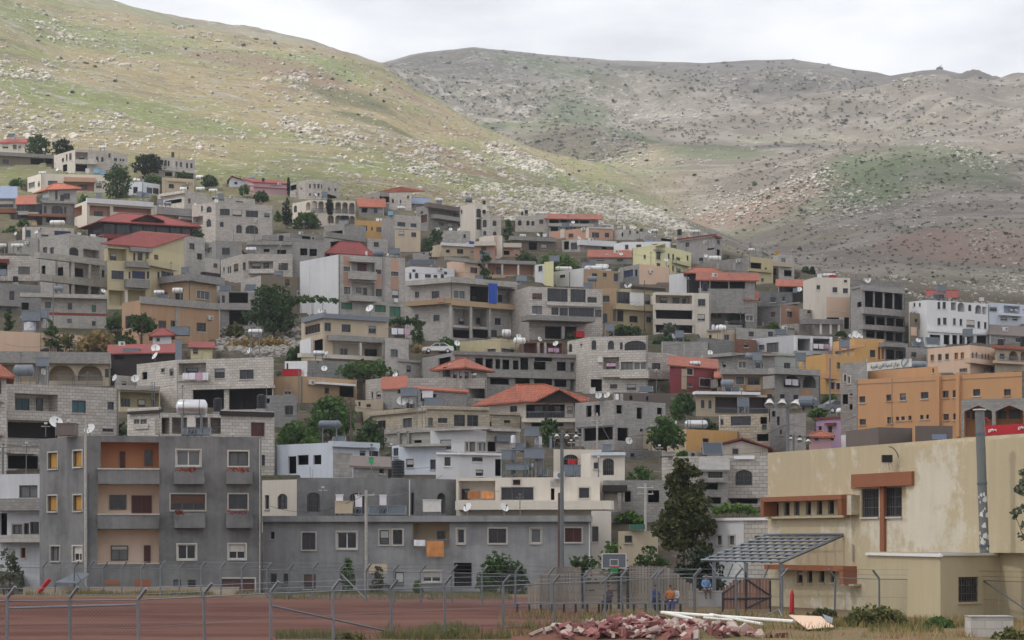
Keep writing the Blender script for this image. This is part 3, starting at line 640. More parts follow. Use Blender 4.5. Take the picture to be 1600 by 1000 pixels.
DATA = r'''
> A cr 290 -40,215 205,215 267,228 | cream house on the highest row | cream house with a red roof strip, highest on the slope beside dark trees
w 20 225 65 260; w 100 230 130 265; c 140 235 165 260; shed .3 183 rf; solar 60 140 115 170
> A ol 395 -40,296 420,322 dep=6 | dark terrace house | long dark low house with a flat slab roof under the highest cream house
s -40 296 420 325 .8 cg; v 240 340 345 385; w 20 345 70 380; v 352 340 410 382; s -40 388 100 408 .8 cg
> A st 445 422,315 585,268 690,272 885,285 | stone house with two arched windows | pale stone house with a corner balcony and two arched windows near the meadow
w 483 335 500 365; w 515 305 527 355; w 540 297 560 350; l 590 288 685 345; i 615 318 660 345; a 750 322 770 362; a 790 325 810 364; w 847 297 864 332; v 592 385 680 440; s 585 347 760 380 .9; v 490 385 525 440; tank 770 238 830 262 tankw; mast 475 235; mast 790 230
> A st 365 885,290 1000,305 dep=6 | low stone wing | low stone wing attached to the house with two arched windows
w 890 335 915 358; w 935 340 950 360; w 956 342 972 360
> A st 480 1225,330 1370,335 1525,352 | stone row with seven windows | grey stone house with a row of seven tall windows at the meadow edge
w 1255 348 1275 390; w 1285 350 1303 395; w 1310 355 1325 398; w 1370 362 1388 402; w 1407 365 1423 405; w 1453 372 1470 412; w 1487 375 1505 415; s 1240 415 1525 440 .9; C 1352 440 1362 478; v 1290 445 1345 476; v 1370 445 1510 480; barrel 1338 288 1362 328 rust
> A cr 600 215,487 320,456 855,470 | cream house with the salmon porch | wide cream house with a curved salmon porch above a red pyramid roof
w 222 525 272 565; w 295 515 313 555; w 375 512 448 548; l 497 515 735 592 sa; i 610 545 680 580; s 500 485 745 520 1.0 sa; w 750 535 795 570; dish 445 425 13; chest 670 420 700 452; gtank 735 420 780 455 lbl; gtank 783 445 825 468 lbl; tank 155 553 215 570 tankw
> A cg 690 332,595 375,583 600,575 dep=7 | grey house with red pyramid roof | small grey house with a low red pyramid roof below the salmon porch
w 495 610 547 655; w 430 590 450 660; hip .8 532 rd; 
> A cg 770 -40,650 130,650 | house with the blue metal roof | grey house with a sloping blue metal roof at the village edge
w -20 668 105 722; s -40 730 130 762 .9 br; w 35 800 100 850; shed .2 556 bl
> S dk 620 255,392 555,388 660,392 | house with red roof and teal awning | dark fronted house with a red tiled roof and teal awning beside the blue roof
w 262 402 440 500; t 480 402 640 500; s 280 515 600 552 .9 lc; shed .2 250 rd
> S cg 700 660,350 1160,368 | house with the rounded wide window | grey house with one wide rounded window under a flat slab
s 660 345 1190 375 .8; A 805 410 985 540; w 680 420 730 540; w 1000 430 1040 540; s 440 545 1040 580 1 br; v 720 590 1030 680
> S st 935 350,792 390,742 1160,772 | stone house with teal panes | low stone house with teal and blue panes below the rounded window
t 400 795 480 905; w 640 865 760 895; u 850 810 1110 880; tank 775 642 1020 712 tankw; chest 500 672 570 722 tn
> A cr 880 522,732 680,666 1200,702 | white house with deep porch | white house with a thick slanting roof edge and deep salmon porch
s 680 662 1200 700 .7 wh; l 700 708 860 790 sa; i 735 752 803 790; w 535 785 552 830; l 885 722 1180 765 sa; l 575 715 640 790 sa
> A wb 620 1005,525 1110,520 1250,548 | small white house by the big trees | small white house with two wide windows beside a clump of dark trees
w 1040 560 1075 610; w 1145 565 1190 612; w 1195 570 1240 615; dish 1078 500 13; dish 1050 498 9; barrel 985 475 1000 500
> A be 605 1265,485 1515,500 | beige house with the wide arch | beige house with one wide shallow arch over two windows
A 1318 535 1360 572; w 1423 545 1475 580; s 1310 508 1500 522 .4; tank 1530 560 1590 592 tankw
> A st 725 1230,645 1440,595 1620,612 | house with the outside stair | stone house with a long outside stair wall under the wide arch house
v 1290 660 1420 690; w 1470 650 1490 690; s 1240 600 1440 622 .5; tank 1545 562 1600 590 tankw
> A cg 900 1225,730 1610,762 | dark slab house above the big red roof | grey house with a broad flat slab roof behind the big red roof
s 1225 728 1610 785 1; w 1410 815 1460 852; c 1480 825 1545 862; l 1240 800 1390 870
> F dk 190 610,85 720,32 1335,68 | big red roofed pavilion | glazed dark hall under the biggest red roof with a dark dormer gable
k 640 55 712 130; k 725 45 800 120; k 812 50 905 125; k 918 55 990 128; k 1002 60 1080 132; k 1092 64 1175 135; k 1188 68 1255 138; k 1266 72 1325 140; hip 1.6 -22 rf .3; G 915 22 1120 22 1022 -18 .6 dk rf; s 720 128 1335 160 1.2 rf
> F ye 625 745,185 1045,208 1280,260 dep=11 | yellow house with grey bays | yellow four storey house with grey bay windows under a long red roof
l 752 215 880 300; i 765 250 805 300; w 925 245 940 300; w 955 243 990 298; w 1010 245 1033 300; w 1070 258 1100 303; s 885 308 1043 345 1.1 cg; W 773 368 860 430; w 893 375 907 425; u 917 372 1008 425; w 1020 373 1037 425; s 882 430 1042 488 1.2 cg; s 1052 305 1245 352 1; w 1093 375 1110 425; u 1120 378 1205 425; l 755 505 865 610; l 885 505 1010 600; C 870 500 888 610 .2 cr; shed .7 105 rf; p 895 212 1043 240 cg .9
> F tn 610 1040,488 1320,412 1505,440 | tan flat topped house | tan house with a jutting grey flat roof and red window hoods
s 1035 405 1320 450 .9 cg; s 1320 402 1560 455 .9 cg; w 1040 540 1075 572; w 1113 528 1163 580; w 1215 510 1270 575; p 1210 500 1275 510 rf .25; p 1108 520 1165 528 rf .25; c 1365 510 1458 568
> F te 892 848,595 975,572 1527,620 | orange brown lower block | weathered orange brown block with barred windows below the tan flat topped house
g 870 680 935 770; w 1100 715 1155 772; w 1185 715 1218 772; g 1365 730 1430 792; s 975 570 1527 618 .3 cg; p 1215 620 1235 760 cg .1
> F lc 560 275,142 480,108 745,165 dep=11 | round balconied concrete house | pale concrete house with three tiers of curved open balconies on thin posts
w 298 205 328 255; w 347 207 373 257; A 470 205 545 262; l 578 222 690 280 ; s 275 268 742 308 1.3; v 287 333 315 400; v 388 345 438 405; v 520 352 580 412; v 705 365 725 415; s 275 415 742 462 1.3; C 373 300 385 545 1.2; C 505 305 518 548 1.2; C 620 310 632 550 1.2; C 695 315 707 555 1.2; l 290 470 740 535; chest 540 258 560 272 whc; chest 630 265 662 280 whc
> F lc 760 285,548 745,560 dep=8 | pale plinth storey with red stripe | pale stone ground storey with a thin red stripe under the curved balconies
c 313 585 355 630; w 470 592 502 640; n 637 607 668 655; w 467 702 498 735; w 638 718 665 752; p 290 662 745 680 rf .03; s 140 528 745 556 1.3; mast 370 560
> F st 445 -40,262 270,268 dep=8 | stone house with red awning | stone block house with a small red awning beside the curved balconies
w 127 340 207 395; v -20 312 50 375; s -30 285 62 312 1 rf; s -40 418 285 440 .9; tank -20 180 45 205 tankw; tank 75 180 165 207 tankw
> F cg 640 -40,455 285,470 dep=7 | recessed grey storey | recessed grey storey with a jutting terrace left of the red stripe
w 65 510 100 575; v 150 590 200 640; s -40 580 140 615 1.2; r 110 480 260 525 1
> F cg 262 55,178 270,140 | plain grey rooftop block | plain grey rooftop block beside two lying white tanks
w 120 205 140 230
> B st 690 0,402 185,380 635,405 | stone house with mixed arches | large pale stone house with three wide upper windows and arched ones below
w 218 432 295 483; w 315 438 390 490; w 420 445 517 498; w 565 465 607 500; a 217 530 248 573; a 345 555 390 622; A 418 560 517 627; a 113 412 153 460; a 112 512 150 572; w 70 408 85 450; l 5 490 85 560; dish 190 635 18
> B st 405 110,335 490,355 dep=6 | stone attic storey | low stone attic storey behind the house with mixed arches
v 160 345 250 365; w 340 372 400 382; tank 30 262 100 285 tankw; tank 130 275 200 300 tankw
> B pk 300 435,238 480,222 755,238 dep=6 | pink house | long pink house at the meadow edge with a small red roof
w 610 250 655 268; w 690 212 720 232; s 435 252 755 264 .5; barrel 545 190 567 220; shed .3 200 rf
> B wb 250 290,212 415,215 dep=5 | red gabled hut | small pale hut with a steep red gable roof at the meadow edge
w 330 220 355 240; gab .5 310 170 rd; tank 440 178 490 207 gv
> B st 355 765,236 885,205 1020,200 1150,240 | stone house with the rounded bay | pale stone house with a rounded bay of narrow windows below white rocks
v 768 245 815 285; w 848 252 864 278; w 915 238 928 270; w 950 235 967 272; w 980 236 996 273; w 1007 240 1017 275; w 1063 263 1080 287; w 1113 272 1130 293; w 915 308 928 330; w 950 305 967 330; w 980 307 996 331; v 1032 320 1130 352
> B cr 565 785,390 925,362 1282,370 | arcaded white stone house | white stone house with two storeys of rounded arcades behind cypresses
a 795 405 820 460; V 890 378 924 445; V 935 370 977 450; V 988 372 1030 455; V 1060 374 1108 460; V 1120 378 1165 465; V 1175 380 1217 470; V 1228 384 1270 472; V 1060 480 1108 545; V 1120 482 1167 550; V 1178 484 1220 552; V 1230 486 1272 555; r 935 430 1270 462 .05
> B og 655 1275,520 1500,528 | bright yellow house | bright yellow flat roofed house with three windows among grey houses
w 1313 562 1370 605; w 1400 572 1413 600; w 1440 575 1487 612; dish 1450 515 12; dish 1482 518 10
> B cg 480 1305,415 1500,420 dep=6 | house under the orange roof | dark house under an orange tiled roof above the bright yellow house
v 1325 425 1370 460; w 1420 430 1450 465; shed .4 350 rd
> B cg 435 1330,332 1465,298 1620,308 | concrete house at the slope edge | unfinished grey house with open rooms at the meadow edge
v 1462 335 1540 392; v 1560 345 1585 382; w 1380 345 1420 358; dish 1560 290 9
> B cg 700 545,640 765,618 1035,640 | upper grey concrete storey | bare grey concrete storey with two low dark openings
v 650 650 722 678; v 860 645 925 670; c 935 650 957 672; s 545 660 1035 690 .6
> B cg 965 430,690 780,692 1035,690 | tall bare concrete block | tall bare concrete block with paired open window holes left of the white blank wall
v 845 740 900 795; v 918 745 975 800; v 560 745 605 768; v 665 752 735 785; s 430 688 780 712 .7
> B cg 780 1030,562 1180,545 1360,572 | stepped grey concrete house | stepped grey concrete house with long dark slots above the red pyramid roof
v 1060 605 1175 630; v 1080 682 1220 732; s 1050 630 1360 672 1; barrel 1000 485 1080 530 ; gtank 900 525 980 555
> B st 1005 225,832 395,786 785,785 | stone house with the recessed balcony | stone block house with a recessed balcony and narrow paired windows
w 243 885 255 925; a 278 880 289 935; a 293 875 305 935; w 325 860 362 920; w 395 850 420 910; l 440 840 635 905; i 468 855 535 905; i 560 858 600 895; w 675 855 750 912; s 440 900 640 935 .9; tank 420 730 505 775 tanks; mast 545 735; mast 690 720
> B st 795 290,782 400,782 dep=4 | small dark red gable | little gabled stair house with a dark red roof on a stone house
w 318 755 340 780; gab .5 355 722 rf
> B cg 830 15,742 185,678 390,692 | grey house with one side window | grey house with dark windows beside hanging red cloths
w 118 735 155 778; w 235 735 295 790; m 30 700 60 720; wash 20 835 105 902 red .6
> G lc 520 660,128 928,78 1390,105 m0=wh | salmon panelled apartment block | grey apartment block with salmon panels, round balconies and a blank white side
p 962 90 1010 160 sa; c 962 162 1010 195; p 962 198 1012 298 sa; c 963 302 1012 355; l 1022 128 1180 200 .9; i 1060 140 1120 195 m; s 1015 195 1195 252 1.3; s 1015 112 1195 130 1; l 1022 272 1180 362 .9; i 1050 308 1085 345; i 1100 310 1125 360; s 1015 362 1195 402 1.3; w 1186 182 1226 215; w 1186 318 1230 372; p 1186 218 1230 315 sa; p 1292 112 1345 194 sa; c 1292 197 1345 228; p 1292 231 1345 322 sa; w 1300 325 1347 382; s 1315 386 1342 410 .4 wh; p 1235 100 1252 400 cg .12; n 948 412 1025 460; n 1180 430 1258 480; n 1283 440 1360 512; tank 1170 52 1245 95 gz; gtank 1280 42 1355 78; tank 1262 80 1340 108 tankw
> G wh 82 870,72 1150,88 dep=6 D=400 | rooftop room with red pyramid roof | white rooftop room under a red pyramid roof on the salmon panelled block
v 1030 68 1060 85; C 1120 55 1128 85 .9; hip .9 -8 rf .3
> G ol 480 250,272 390,222 862,250 m0=st | olive fronted house | olive fronted flat house with small windows behind a broad dark tree
w 558 250 590 297; c 643 335 698 362; c 787 268 838 298; c 790 340 825 362; w 270 310 290 330; gtank 490 200 540 225
> G cg 575 105,335 370,340 | unfinished garage house | unfinished concrete house with two dark garage openings beside the broad tree
v 168 342 300 415; v 170 468 300 568; w 118 362 140 415; s 105 418 330 462 .9
> G be 905 670,540 820,502 1275,530 | cream house with corner glazing | cream two storey house with a glazed corner room and white corrugated screen
s 670 500 820 535 .5 gv; s 820 500 1280 532 .6 gv; w 695 568 800 628; w 826 552 876 612; w 950 563 1013 618; w 1137 573 1190 628; s 880 650 1440 688 1.2 cg; l 890 695 1235 785 cr; i 935 728 990 780 c; i 1110 735 1190 795; p 675 668 750 780 wh .3; v 755 665 860 780; C 1078 690 1090 785 1.1 cr; C 1236 690 1248 790 1.1 cr; s 670 780 1420 808 1 cr; dish 1145 452 30; dish 800 470 16; mast 668 470; wash 1295 592 1425 640 whc 1.2
> G lc 900 1250,655 1415,672 dep=6 | low cream annex | low cream annex beside the cream house with corner glazing
w 1290 738 1342 790; w 1430 730 1440 760
> C st 235 -20,102 105,97 215,95 dep=6 | stone house with small red cap | stone house with a small red pyramid cap at the top of the village
w 60 155 78 185; w 98 160 106 190; w 122 160 135 190; w 178 128 197 152; v 0 135 45 180; hip .5 62 rd; dish 100 88 9; dish 143 100 9
> C cg 215 185,190 340,195 dep=5 | blue roofed hut | small hut with a blue metal gable roof near the meadow
w 215 185 235 205; gabl .4 143 bl
> C cg 395 250,222 340,202 600,242 | brown grey tiered house | brown grey house with two tiers of jutting slab roofs
s 340 200 600 235 .9 bs; l 350 245 590 295; s 395 290 655 322 1.2; w 425 338 465 368; w 498 342 540 380; w 580 348 600 390; w 285 250 315 275; m 290 275 345 340; mast 490 165; gtank 410 185 450 210
> C cr 455 595,212 713,190 765,195 | tall pale stone tower house | tall pale stone tower house with a two storey arched glass strip
A 722 230 758 300; A 722 308 758 395; w 600 240 613 270; tank 635 140 690 182 gz; barrel 770 238 795 268
> C st 455 765,278 915,285 dep=7 | stone house with paired arches | pale stone house with two rows of paired arched windows beside the tower house
a 772 315 803 375; a 848 322 880 366; a 776 402 800 438; a 850 408 880 440; barrel 770 238 796 270
> C lc 545 -20,345 85,277 285,292 m0=cg | two tone house | house with a grey upper storey and beige lower storey, three windows each
w 105 335 167 370; w 208 345 255 382; s 85 372 285 392 .5; p 85 395 285 500 be .04; s 30 275 60 290 .1; gtank 30 330 70 360 lbl
> C be 560 85,392 285,400 dep=4 | beige lower storey | beige lower storey with two square windows on the slope
w 115 405 160 440; w 213 415 252 452
> C lc 495 450,400 675,405 dep=5 | bare pale wall block | low bare concrete block with dishes below the tiered house
w 620 430 640 460; dish 520 440 10; dish 585 450 9; chest 400 458 435 480 whc
> C st 405 1025,292 1280,278 | stone house beside the red canopy | pale stone house with three arched windows beside an open red roofed hall
a 1045 320 1075 362; a 1110 322 1137 362; a 1150 325 1175 364; w 1213 315 1245 350; barrel 1098 240 1125 272; tank 1180 255 1280 272 tankw; barrel 1070 255 1090 280
> C cg 412 1285,312 1675,318 | open hall with red canopy | open hall with a long red canopy roof on posts
v 1290 316 1365 345; v 1380 318 1450 345; v 1460 320 1520 348; v 1530 322 1600 350; s 1285 345 1640 368 .8 lc; v 1305 372 1360 405; w 1420 375 1500 400; shed .9 272 rd
> C ol 565 985,462 1345,478 | low house with slab roof and shed | low brown house with a projecting slab roof behind green bushes
s 985 450 1345 480 .9 cg; v 1130 492 1195 552; w 1225 507 1273 545; w 1030 500 1080 540; dish 1205 433 14; tank 1060 430 1110 452 tankw; chest 1240 430 1270 450 whc
> D sa 220 -110,162 195,128 390,138 | salmon house with cream pillars | salmon pink flat house with cream corner pillars
p -20 140 12 210 cr .1; p 180 128 200 212 cr .1; w 225 165 280 205; w 325 168 360 205; w 40 175 80 205; s 195 126 390 136 .2 cr
> D lc 310 -10,228 130,218 420,235 | pale terraced house with curved balcony | pale grey house with a curved white balcony below the salmon house
s 130 232 410 270 1.2 wh; v 300 272 340 295; v 5 235 45 300; w 60 245 110 300; dish 125 228 8
> D wh 105 250,105 395,105 dep=4 | small cream rooftop room | small cream rooftop room above the salmon house
w 310 112 370 122
> D lc 215 395,148 470,140 690,190 | grey jumbled house near ravine | grey flat house with dishes and black barrels above the white house
v 455 165 485 200; w 515 150 530 180; w 570 155 590 175; dish 533 125 12; dish 558 127 12; barrel 597 175 625 203; barrel 468 190 487 220 whc; mast 415 40
> D cg 250 640,190 850,225 dep=6 | low grey ruin | low grey unfinished wall house behind the pale yellow house
v 765 205 850 235
> C cr 610 745,452 870,440 925,440 D=424 | cream blank tower | cream blank stair tower between two salmon wings
w 760 560 790 590; p 860 445 880 600 sa .02
> C sa 600 705,500 870,498 dep=6 D=419 | salmon wing with cream band | salmon wing with a curved cream band left of the blank tower
s 705 485 868 518 .9 cr; w 760 530 800 560; gtank 665 490 705 515 blue
> C sa 600 928,500 1075,502 dep=6 | short salmon wing | short salmon wing with a curved cream band right of the blank tower
s 930 498 1075 532 .9 cr; v 935 560 980 592
> C be 600 350,528 450,507 780,525 | long low cream house | long low cream house with a white roof edge and blue tank
s 450 502 780 525 .6 wh; w 485 550 515 575; w 570 545 620 582; c 680 560 700 580; chest 635 538 665 560 whc
> C pe 770 490,650 630,625 800,642 1180,655 | peach house with post porch | peach house with a wide open porch on posts and potted plants
s 490 622 800 648 .7 cg; s 800 635 1190 662 .9 cg; w 675 690 730 735; l 812 665 1170 748 sa; C 795 660 806 748 .8 cr; C 920 665 930 750 .8 cr; C 1045 668 1055 752 .8 cr; i 880 690 930 745; gtank 750 585 818 622; chest 580 572 615 620 gv; mast 1025 560
> C wh 790 165,692 215,682 555,700 | white house with lozenge windows | white house with pointed arches and lozenge windows under a white canopy
a 195 728 225 778; a 242 730 270 775; w 320 742 368 770; w 387 748 417 770; a 443 740 470 775; p 222 705 245 725 gl .03; p 470 722 492 745 gl .03; solar 195 625 395 668; mast 465 640; dish 372 668 12
> H lc 580 -32,192 285,166 745,206 | balcony house with blue cloth | wide two storey house with full width balconies, posts and a blue cloth
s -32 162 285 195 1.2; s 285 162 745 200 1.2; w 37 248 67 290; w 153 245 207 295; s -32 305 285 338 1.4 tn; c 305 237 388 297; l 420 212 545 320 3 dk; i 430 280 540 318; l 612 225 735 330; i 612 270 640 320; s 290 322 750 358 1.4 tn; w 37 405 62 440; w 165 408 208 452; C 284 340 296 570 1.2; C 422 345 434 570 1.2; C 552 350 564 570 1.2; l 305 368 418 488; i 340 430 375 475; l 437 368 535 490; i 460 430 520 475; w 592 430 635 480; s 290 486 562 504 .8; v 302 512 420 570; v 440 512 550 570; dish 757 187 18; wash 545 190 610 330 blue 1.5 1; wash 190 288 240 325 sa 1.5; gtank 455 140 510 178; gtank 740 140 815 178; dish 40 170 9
> H wh 118 870,62 935,55 dep=6 D=392 | narrow white stair house | narrow white stair house with one dark window above the blue cloth
w 893 68 922 105
> H lm 122 935,42 1000,35 dep=4 D=388 | narrow yellow block | narrow pale yellow block beneath a grey tank above the glazed verandas
gtank 970 33 1040 72
> H wh 205 1000,112 1200,85 1400,92 | white house with lying tanks | low white house crowded with lying white tanks behind the glazed verandas
w 1040 130 1080 152; w 1255 115 1300 140; w 1330 130 1370 150; tank 1215 68 1385 98 tankw; tank 1010 155 1130 182 tankw; gtank 1195 140 1290 180
> H st 580 690,258 830,212 1340,232 | stone apartment block with glazed verandas | stone apartment block with two glazed verandas above a broad concrete carport
w 852 258 920 303; k 957 225 1098 318; k 1117 230 1223 322; w 1235 285 1300 325; w 850 345 920 403; w 985 357 1035 410; w 1042 360 1100 415; k 1105 360 1280 422; c 1285 372 1333 425; s 955 322 1340 348 .5; s 830 415 1290 450 3.5 cg; v 940 490 1060 575; v 1080 490 1160 572; C 1058 490 1075 575 3.2 cg; s 1155 520 1215 565 3 red; gtank 1210 475 1270 515; s 850 402 880 428 .4 wh; tank 1450 100 1460 120 tankw
> D ye 930 300,602 415,602 700,622 m0=tn | tan apartment house with white panel | tan apartment house with a glazed veranda and a white panel
w 310 660 362 710; k 415 630 520 722; p 522 637 628 735 wh .03; w 640 650 680 730; s 415 737 700 772 .9; w 388 775 410 862; k 418 775 472 862; w 517 818 583 870; w 310 800 345 880; wash 555 710 590 748 whc 1; dish 490 585 15; dish 520 580 10; s 550 595 800 612 .6 dk; w 650 790 690 870
> D cr 960 700,655 718,632 1150,642 | cream house with three deep balconies | cream house with three tiers of deep dark balconies behind a flowering tree
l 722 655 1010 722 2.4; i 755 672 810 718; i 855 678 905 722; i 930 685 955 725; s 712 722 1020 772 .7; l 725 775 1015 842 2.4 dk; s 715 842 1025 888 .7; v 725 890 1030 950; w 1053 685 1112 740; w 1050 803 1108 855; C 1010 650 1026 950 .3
> D wh 865 1058,600 1420,600 | white house under red roofs | white house with a red roofed open terrace on posts
W 1195 675 1268 718; W 1312 680 1400 738; s 1058 600 1420 625 .2; s 1058 742 1425 765 .5; c 1160 795 1240 835; n 1300 768 1398 850; C 1115 520 1122 600 -1 dk; C 1247 520 1254 600 -1 dk; C 1430 525 1437 605 .8 dk; C 1495 540 1502 605 .8 dk; C 1296 490 1302 860 .9 pole
> D cg 610 1065,540 1500,545 D=343 dep=5 | red terrace roof | open terrace storey under a broad low red roof on the white house
v 1075 548 1140 605; v 1150 548 1290 605; v 1300 548 1420 605; shed .6 478 rd
> D wh 640 828,540 1058,470 D=350 dep=6 | blank white side wing | blank white side wing rising beside the red terrace roof
w 1000 580 1020 610
> D cg 900 1425,690 1515,692 dep=5 | small wing with red awning | small grey wing with a bright red tiled awning
c 1428 702 1480 742; c 1410 812 1485 857; shed .3 625 rd
> D lm 500 540,302 720,266 870,290 1000,325 | lemon yellow house | lemon yellow three storey house with a stepped gable top
w 628 340 645 370; w 728 318 762 378; w 818 330 832 375; w 852 335 868 385; w 883 360 915 390; w 965 345 980 385; w 852 425 866 468; w 885 448 920 478; w 818 420 828 440; w 730 405 760 430; s 880 395 1000 420 .6; s 722 300 795 316 .5 cg; mast 693 250; gab .05 800 250 lm
> D cg 385 885,238 1185,196 1240,215 | grey house with thin red roof edge | grey block house with a thin dark red roof edge at the ravine
s 885 196 1185 206 .5 rf; s 1185 192 1240 208 .5 rf; w 955 245 985 280; w 1200 225 1225 255; v 1125 288 1180 302; v 1200 300 1228 350; p 1070 230 1080 300 lc .05; p 1120 225 1130 290 lc .05; dish 900 252 16
> D cg 475 1000,425 1455,357 | long blank concrete wall house | long blank concrete house running up to a yellow end wall
p 1200 410 1215 470 lc .05; p 1330 400 1345 470 lc .05; tank 1135 348 1235 385 tankw; barrel 1060 362 1095 390; dish 1115 348 10; tank 1445 290 1495 312 tankw
> D ye 565 1455,355 1640,372 | yellow end house | yellow house with a long dark balcony slot at the concrete wall
v 1462 402 1550 450; w 1575 440 1592 480; w 1545 525 1567 552; s 1455 452 1640 475 .5
> E lc 215 85,92 140,68 232,75 | pale house with rooftop rooms | pale grey two storey house highest at the ravine beside two little pines
w 90 85 105 105; w 155 88 180 110; s 85 112 225 138 .6 be; v 172 160 218 198; w 100 150 125 190; mast 222 40; chest 118 195 142 215 sy
> D wh 335 395,258 465,241 840,237 | white house with light blue tank | long white house with a light blue tank behind the lemon yellow house
w 483 262 510 297; w 570 260 610 288; w 700 255 740 285; gtank 650 232 695 268 lbl; v 780 225 840 237
> D cg 405 200,358 540,362 dep=5 | house with orange roof and dishes | grey house under an orange tiled roof with two dishes beside green bushes
w 260 372 320 390; w 420 372 470 392; shed .3 303 rd; dish 347 350 14; dish 452 333 14
> D cg 560 440,442 595,412 835,440 m1=pe | house with blank peach wall | house with a dark blue window and a blank peach side wall
u 472 460 545 515; w 560 455 580 510; r 470 515 590 545 .6
> D tn 560 160,452 440,470 dep=6 D=380 | small tan house with silver tank | small tan house with a long silver tank behind the glazed verandas
w 225 485 265 510; w 310 480 340 515; w 395 485 430 550; tank 165 428 350 460 tankw; barrel 195 480 213 510 whc
> E cr 545 285,238 355,203 565,207 | cream stone house with peach storey | cream stone house with a peach middle storey over a posted terrace
w 365 250 387 275; w 460 262 490 293; w 522 268 553 298; w 528 218 548 232; p 425 320 563 438 pe .03; w 445 365 480 402; w 502 370 537 405; s 285 452 525 482 1.5 cg; C 385 482 397 540 1.4 wh; C 445 482 456 540 1.4 wh; C 493 484 505 540 1.4 wh; v 530 442 560 510; v 425 442 500 452; tank 400 180 480 200 tankw; chest 440 203 478 218 red; chest 370 185 395 205 whc
> E dk 345 135,255 288,258 dep=5 | dark hut with red roof | dark hut with a red roof on the grey house next to the cream stone house
v 180 262 280 295; shed .4 215 rd
> E dg 365 -20,290 222,292 | dark grey house under red hut | dark grey house with two windows under the dark red roofed hut
w 90 320 122 352; w 10 325 32 346; w 160 318 178 345; mast 152 305; gtank 225 300 250 325; dish 262 325 18
> E cg 490 12,388 155,366 262,378 m1=sa | two coloured corner house | corner house with one grey brown side and one salmon side
w 90 408 120 440; w 190 405 222 440; s 12 362 262 372 .2
> E lc 548 262,390 425,405 dep=5 | small house with clothesline | small cream house squeezed between the salmon corner house and posted terrace
w 310 400 332 418; v 362 415 415 445; mast 395 350
> E cg 600 568,278 640,262 890,285 dep=12 | unfinished concrete tower | unfinished grey concrete tower with four tall open bays per storey
v 653 285 705 385; v 712 290 760 388; v 770 293 820 400; v 828 298 878 405; s 645 388 890 428 1.1; v 655 432 715 485; v 722 437 775 487; v 783 445 830 492; v 838 450 885 497; s 645 492 890 520 1.1; v 660 522 715 562; v 722 525 770 570; v 780 530 825 580; v 835 535 880 585; v 605 350 632 385; s 568 256 640 268 .2; s 640 258 890 290 .5
> E cg 285 568,205 890,245 D=398 dep=9 | rough parapet of the tower | rough unfinished upper parapet with stubs on the concrete tower
mast 600 190; mast 720 190; mast 800 205
> E cg 705 765,590 905,598 dep=6 | lower tower annex | lower concrete annex with a dark opening at the foot of the concrete tower
s 765 592 910 618 1; v 780 632 830 690; g 835 640 882 690
> E ol 612 918,412 1027,424 dep=7 | old brown house | narrow old brown house between the concrete tower and the white block
w 950 450 967 472; c 985 460 1005 490; p 925 500 960 550 pe .05; c 970 520 1010 560; r 970 560 1020 590 .6; chest 930 395 950 408 whc
> E wh 610 915,350 1025,337 1392,362 | white apartment block with arched balconies | white apartment block with arched balconies on an open pillared ground floor
w 940 355 953 377; w 973 355 985 376; w 1085 350 1103 393; w 1115 349 1136 391; l 1165 352 1195 400; V 1205 350 1247 408; a 1268 365 1288 405; V 1310 368 1347 420; l 1352 378 1377 425; w 1085 445 1105 487; w 1118 443 1140 485; w 1177 447 1195 487; w 1217 450 1233 490; w 1257 457 1307 500; w 1323 465 1340 505; w 1362 470 1378 510; s 1025 516 1392 536 .25; v 1040 545 1102 603 6 cg; v 1122 545 1158 603 6 cg; v 1174 547 1204 605 6 cg; v 1215 548 1250 605 6 cg; v 1260 550 1302 606 6 cg; v 1318 552 1378 608 6 cg
> E wh 340 1030,326 1195,326 D=408 dep=7 noclut=1 | crimson gable roof | white loft under a crimson gable roof on the arched balcony block
w 1180 310 1190 322; gabl .4 280 rf
> E wb 485 1388,352 1620,368 | bluish white house at the edge | bluish white house with a pergola balcony at the mountain foot
w 1395 380 1440 405; l 1480 372 1575 418; w 1530 440 1560 460; w 1460 440 1500 460; s 1470 418 1600 432 .8; chest 1335 325 1360 345 fw; mast 1290 310
> E cg 595 1392,542 1620,556 | low grey house by white block | low grey house with brick piers below the bluish white house
w 1455 560 1487 586; w 1550 565 1580 590; shed .2 490 bs
> E pe 772 1020,632 1280,606 1482,632 | long peach house | long pale peach house with square and orange shuttered windows
w 1043 663 1065 700; w 1087 660 1110 697; w 1130 657 1153 692; o 1185 652 1207 690; o 1222 650 1243 686; a 1290 648 1302 684; a 1312 648 1324 685; a 1348 655 1360 690; a 1366 656 1378 692; a 1384 658 1396 694; r 1283 668 1440 695 .9; s 1283 694 1470 722 1; w 1215 745 1262 768; w 1360 742 1382 765; w 1405 738 1435 762
> E be 770 1425,622 1620,634 dep=7 | beige house with orange band | beige house with an orange roof band and two dark arches
s 1425 612 1620 632 .5 rd; V 1510 642 1565 698; V 1580 645 1615 700; w 1455 657 1485 690; s 1440 700 1620 718 .8 pe; r 1445 675 1600 702 .8
> E og 715 462,588 590,566 770,572 m1=og | upper orange house | orange yellow upper house with rust coloured shutters and dishes
w 683 635 715 680; o 730 620 745 690; o 752 625 766 690; s 462 612 650 632 .3 or; w 480 650 510 660; dish 628 590 16; dish 598 610 24; dish 570 595 10
> E og 890 258,682 420,660 665,682 | lower orange house | orange yellow lower house with a bright corner strip and small balcony
w 430 710 455 745; w 485 710 508 748; p 425 664 465 780 or .04; s 420 782 505 808 1 or; m 443 828 472 870; m 480 832 505 872; w 560 720 600 740
> E wg 662 -20,580 235,547 460,556 | whitewashed house with open frame | stained whitewashed house with an open concrete frame terrace and laundry
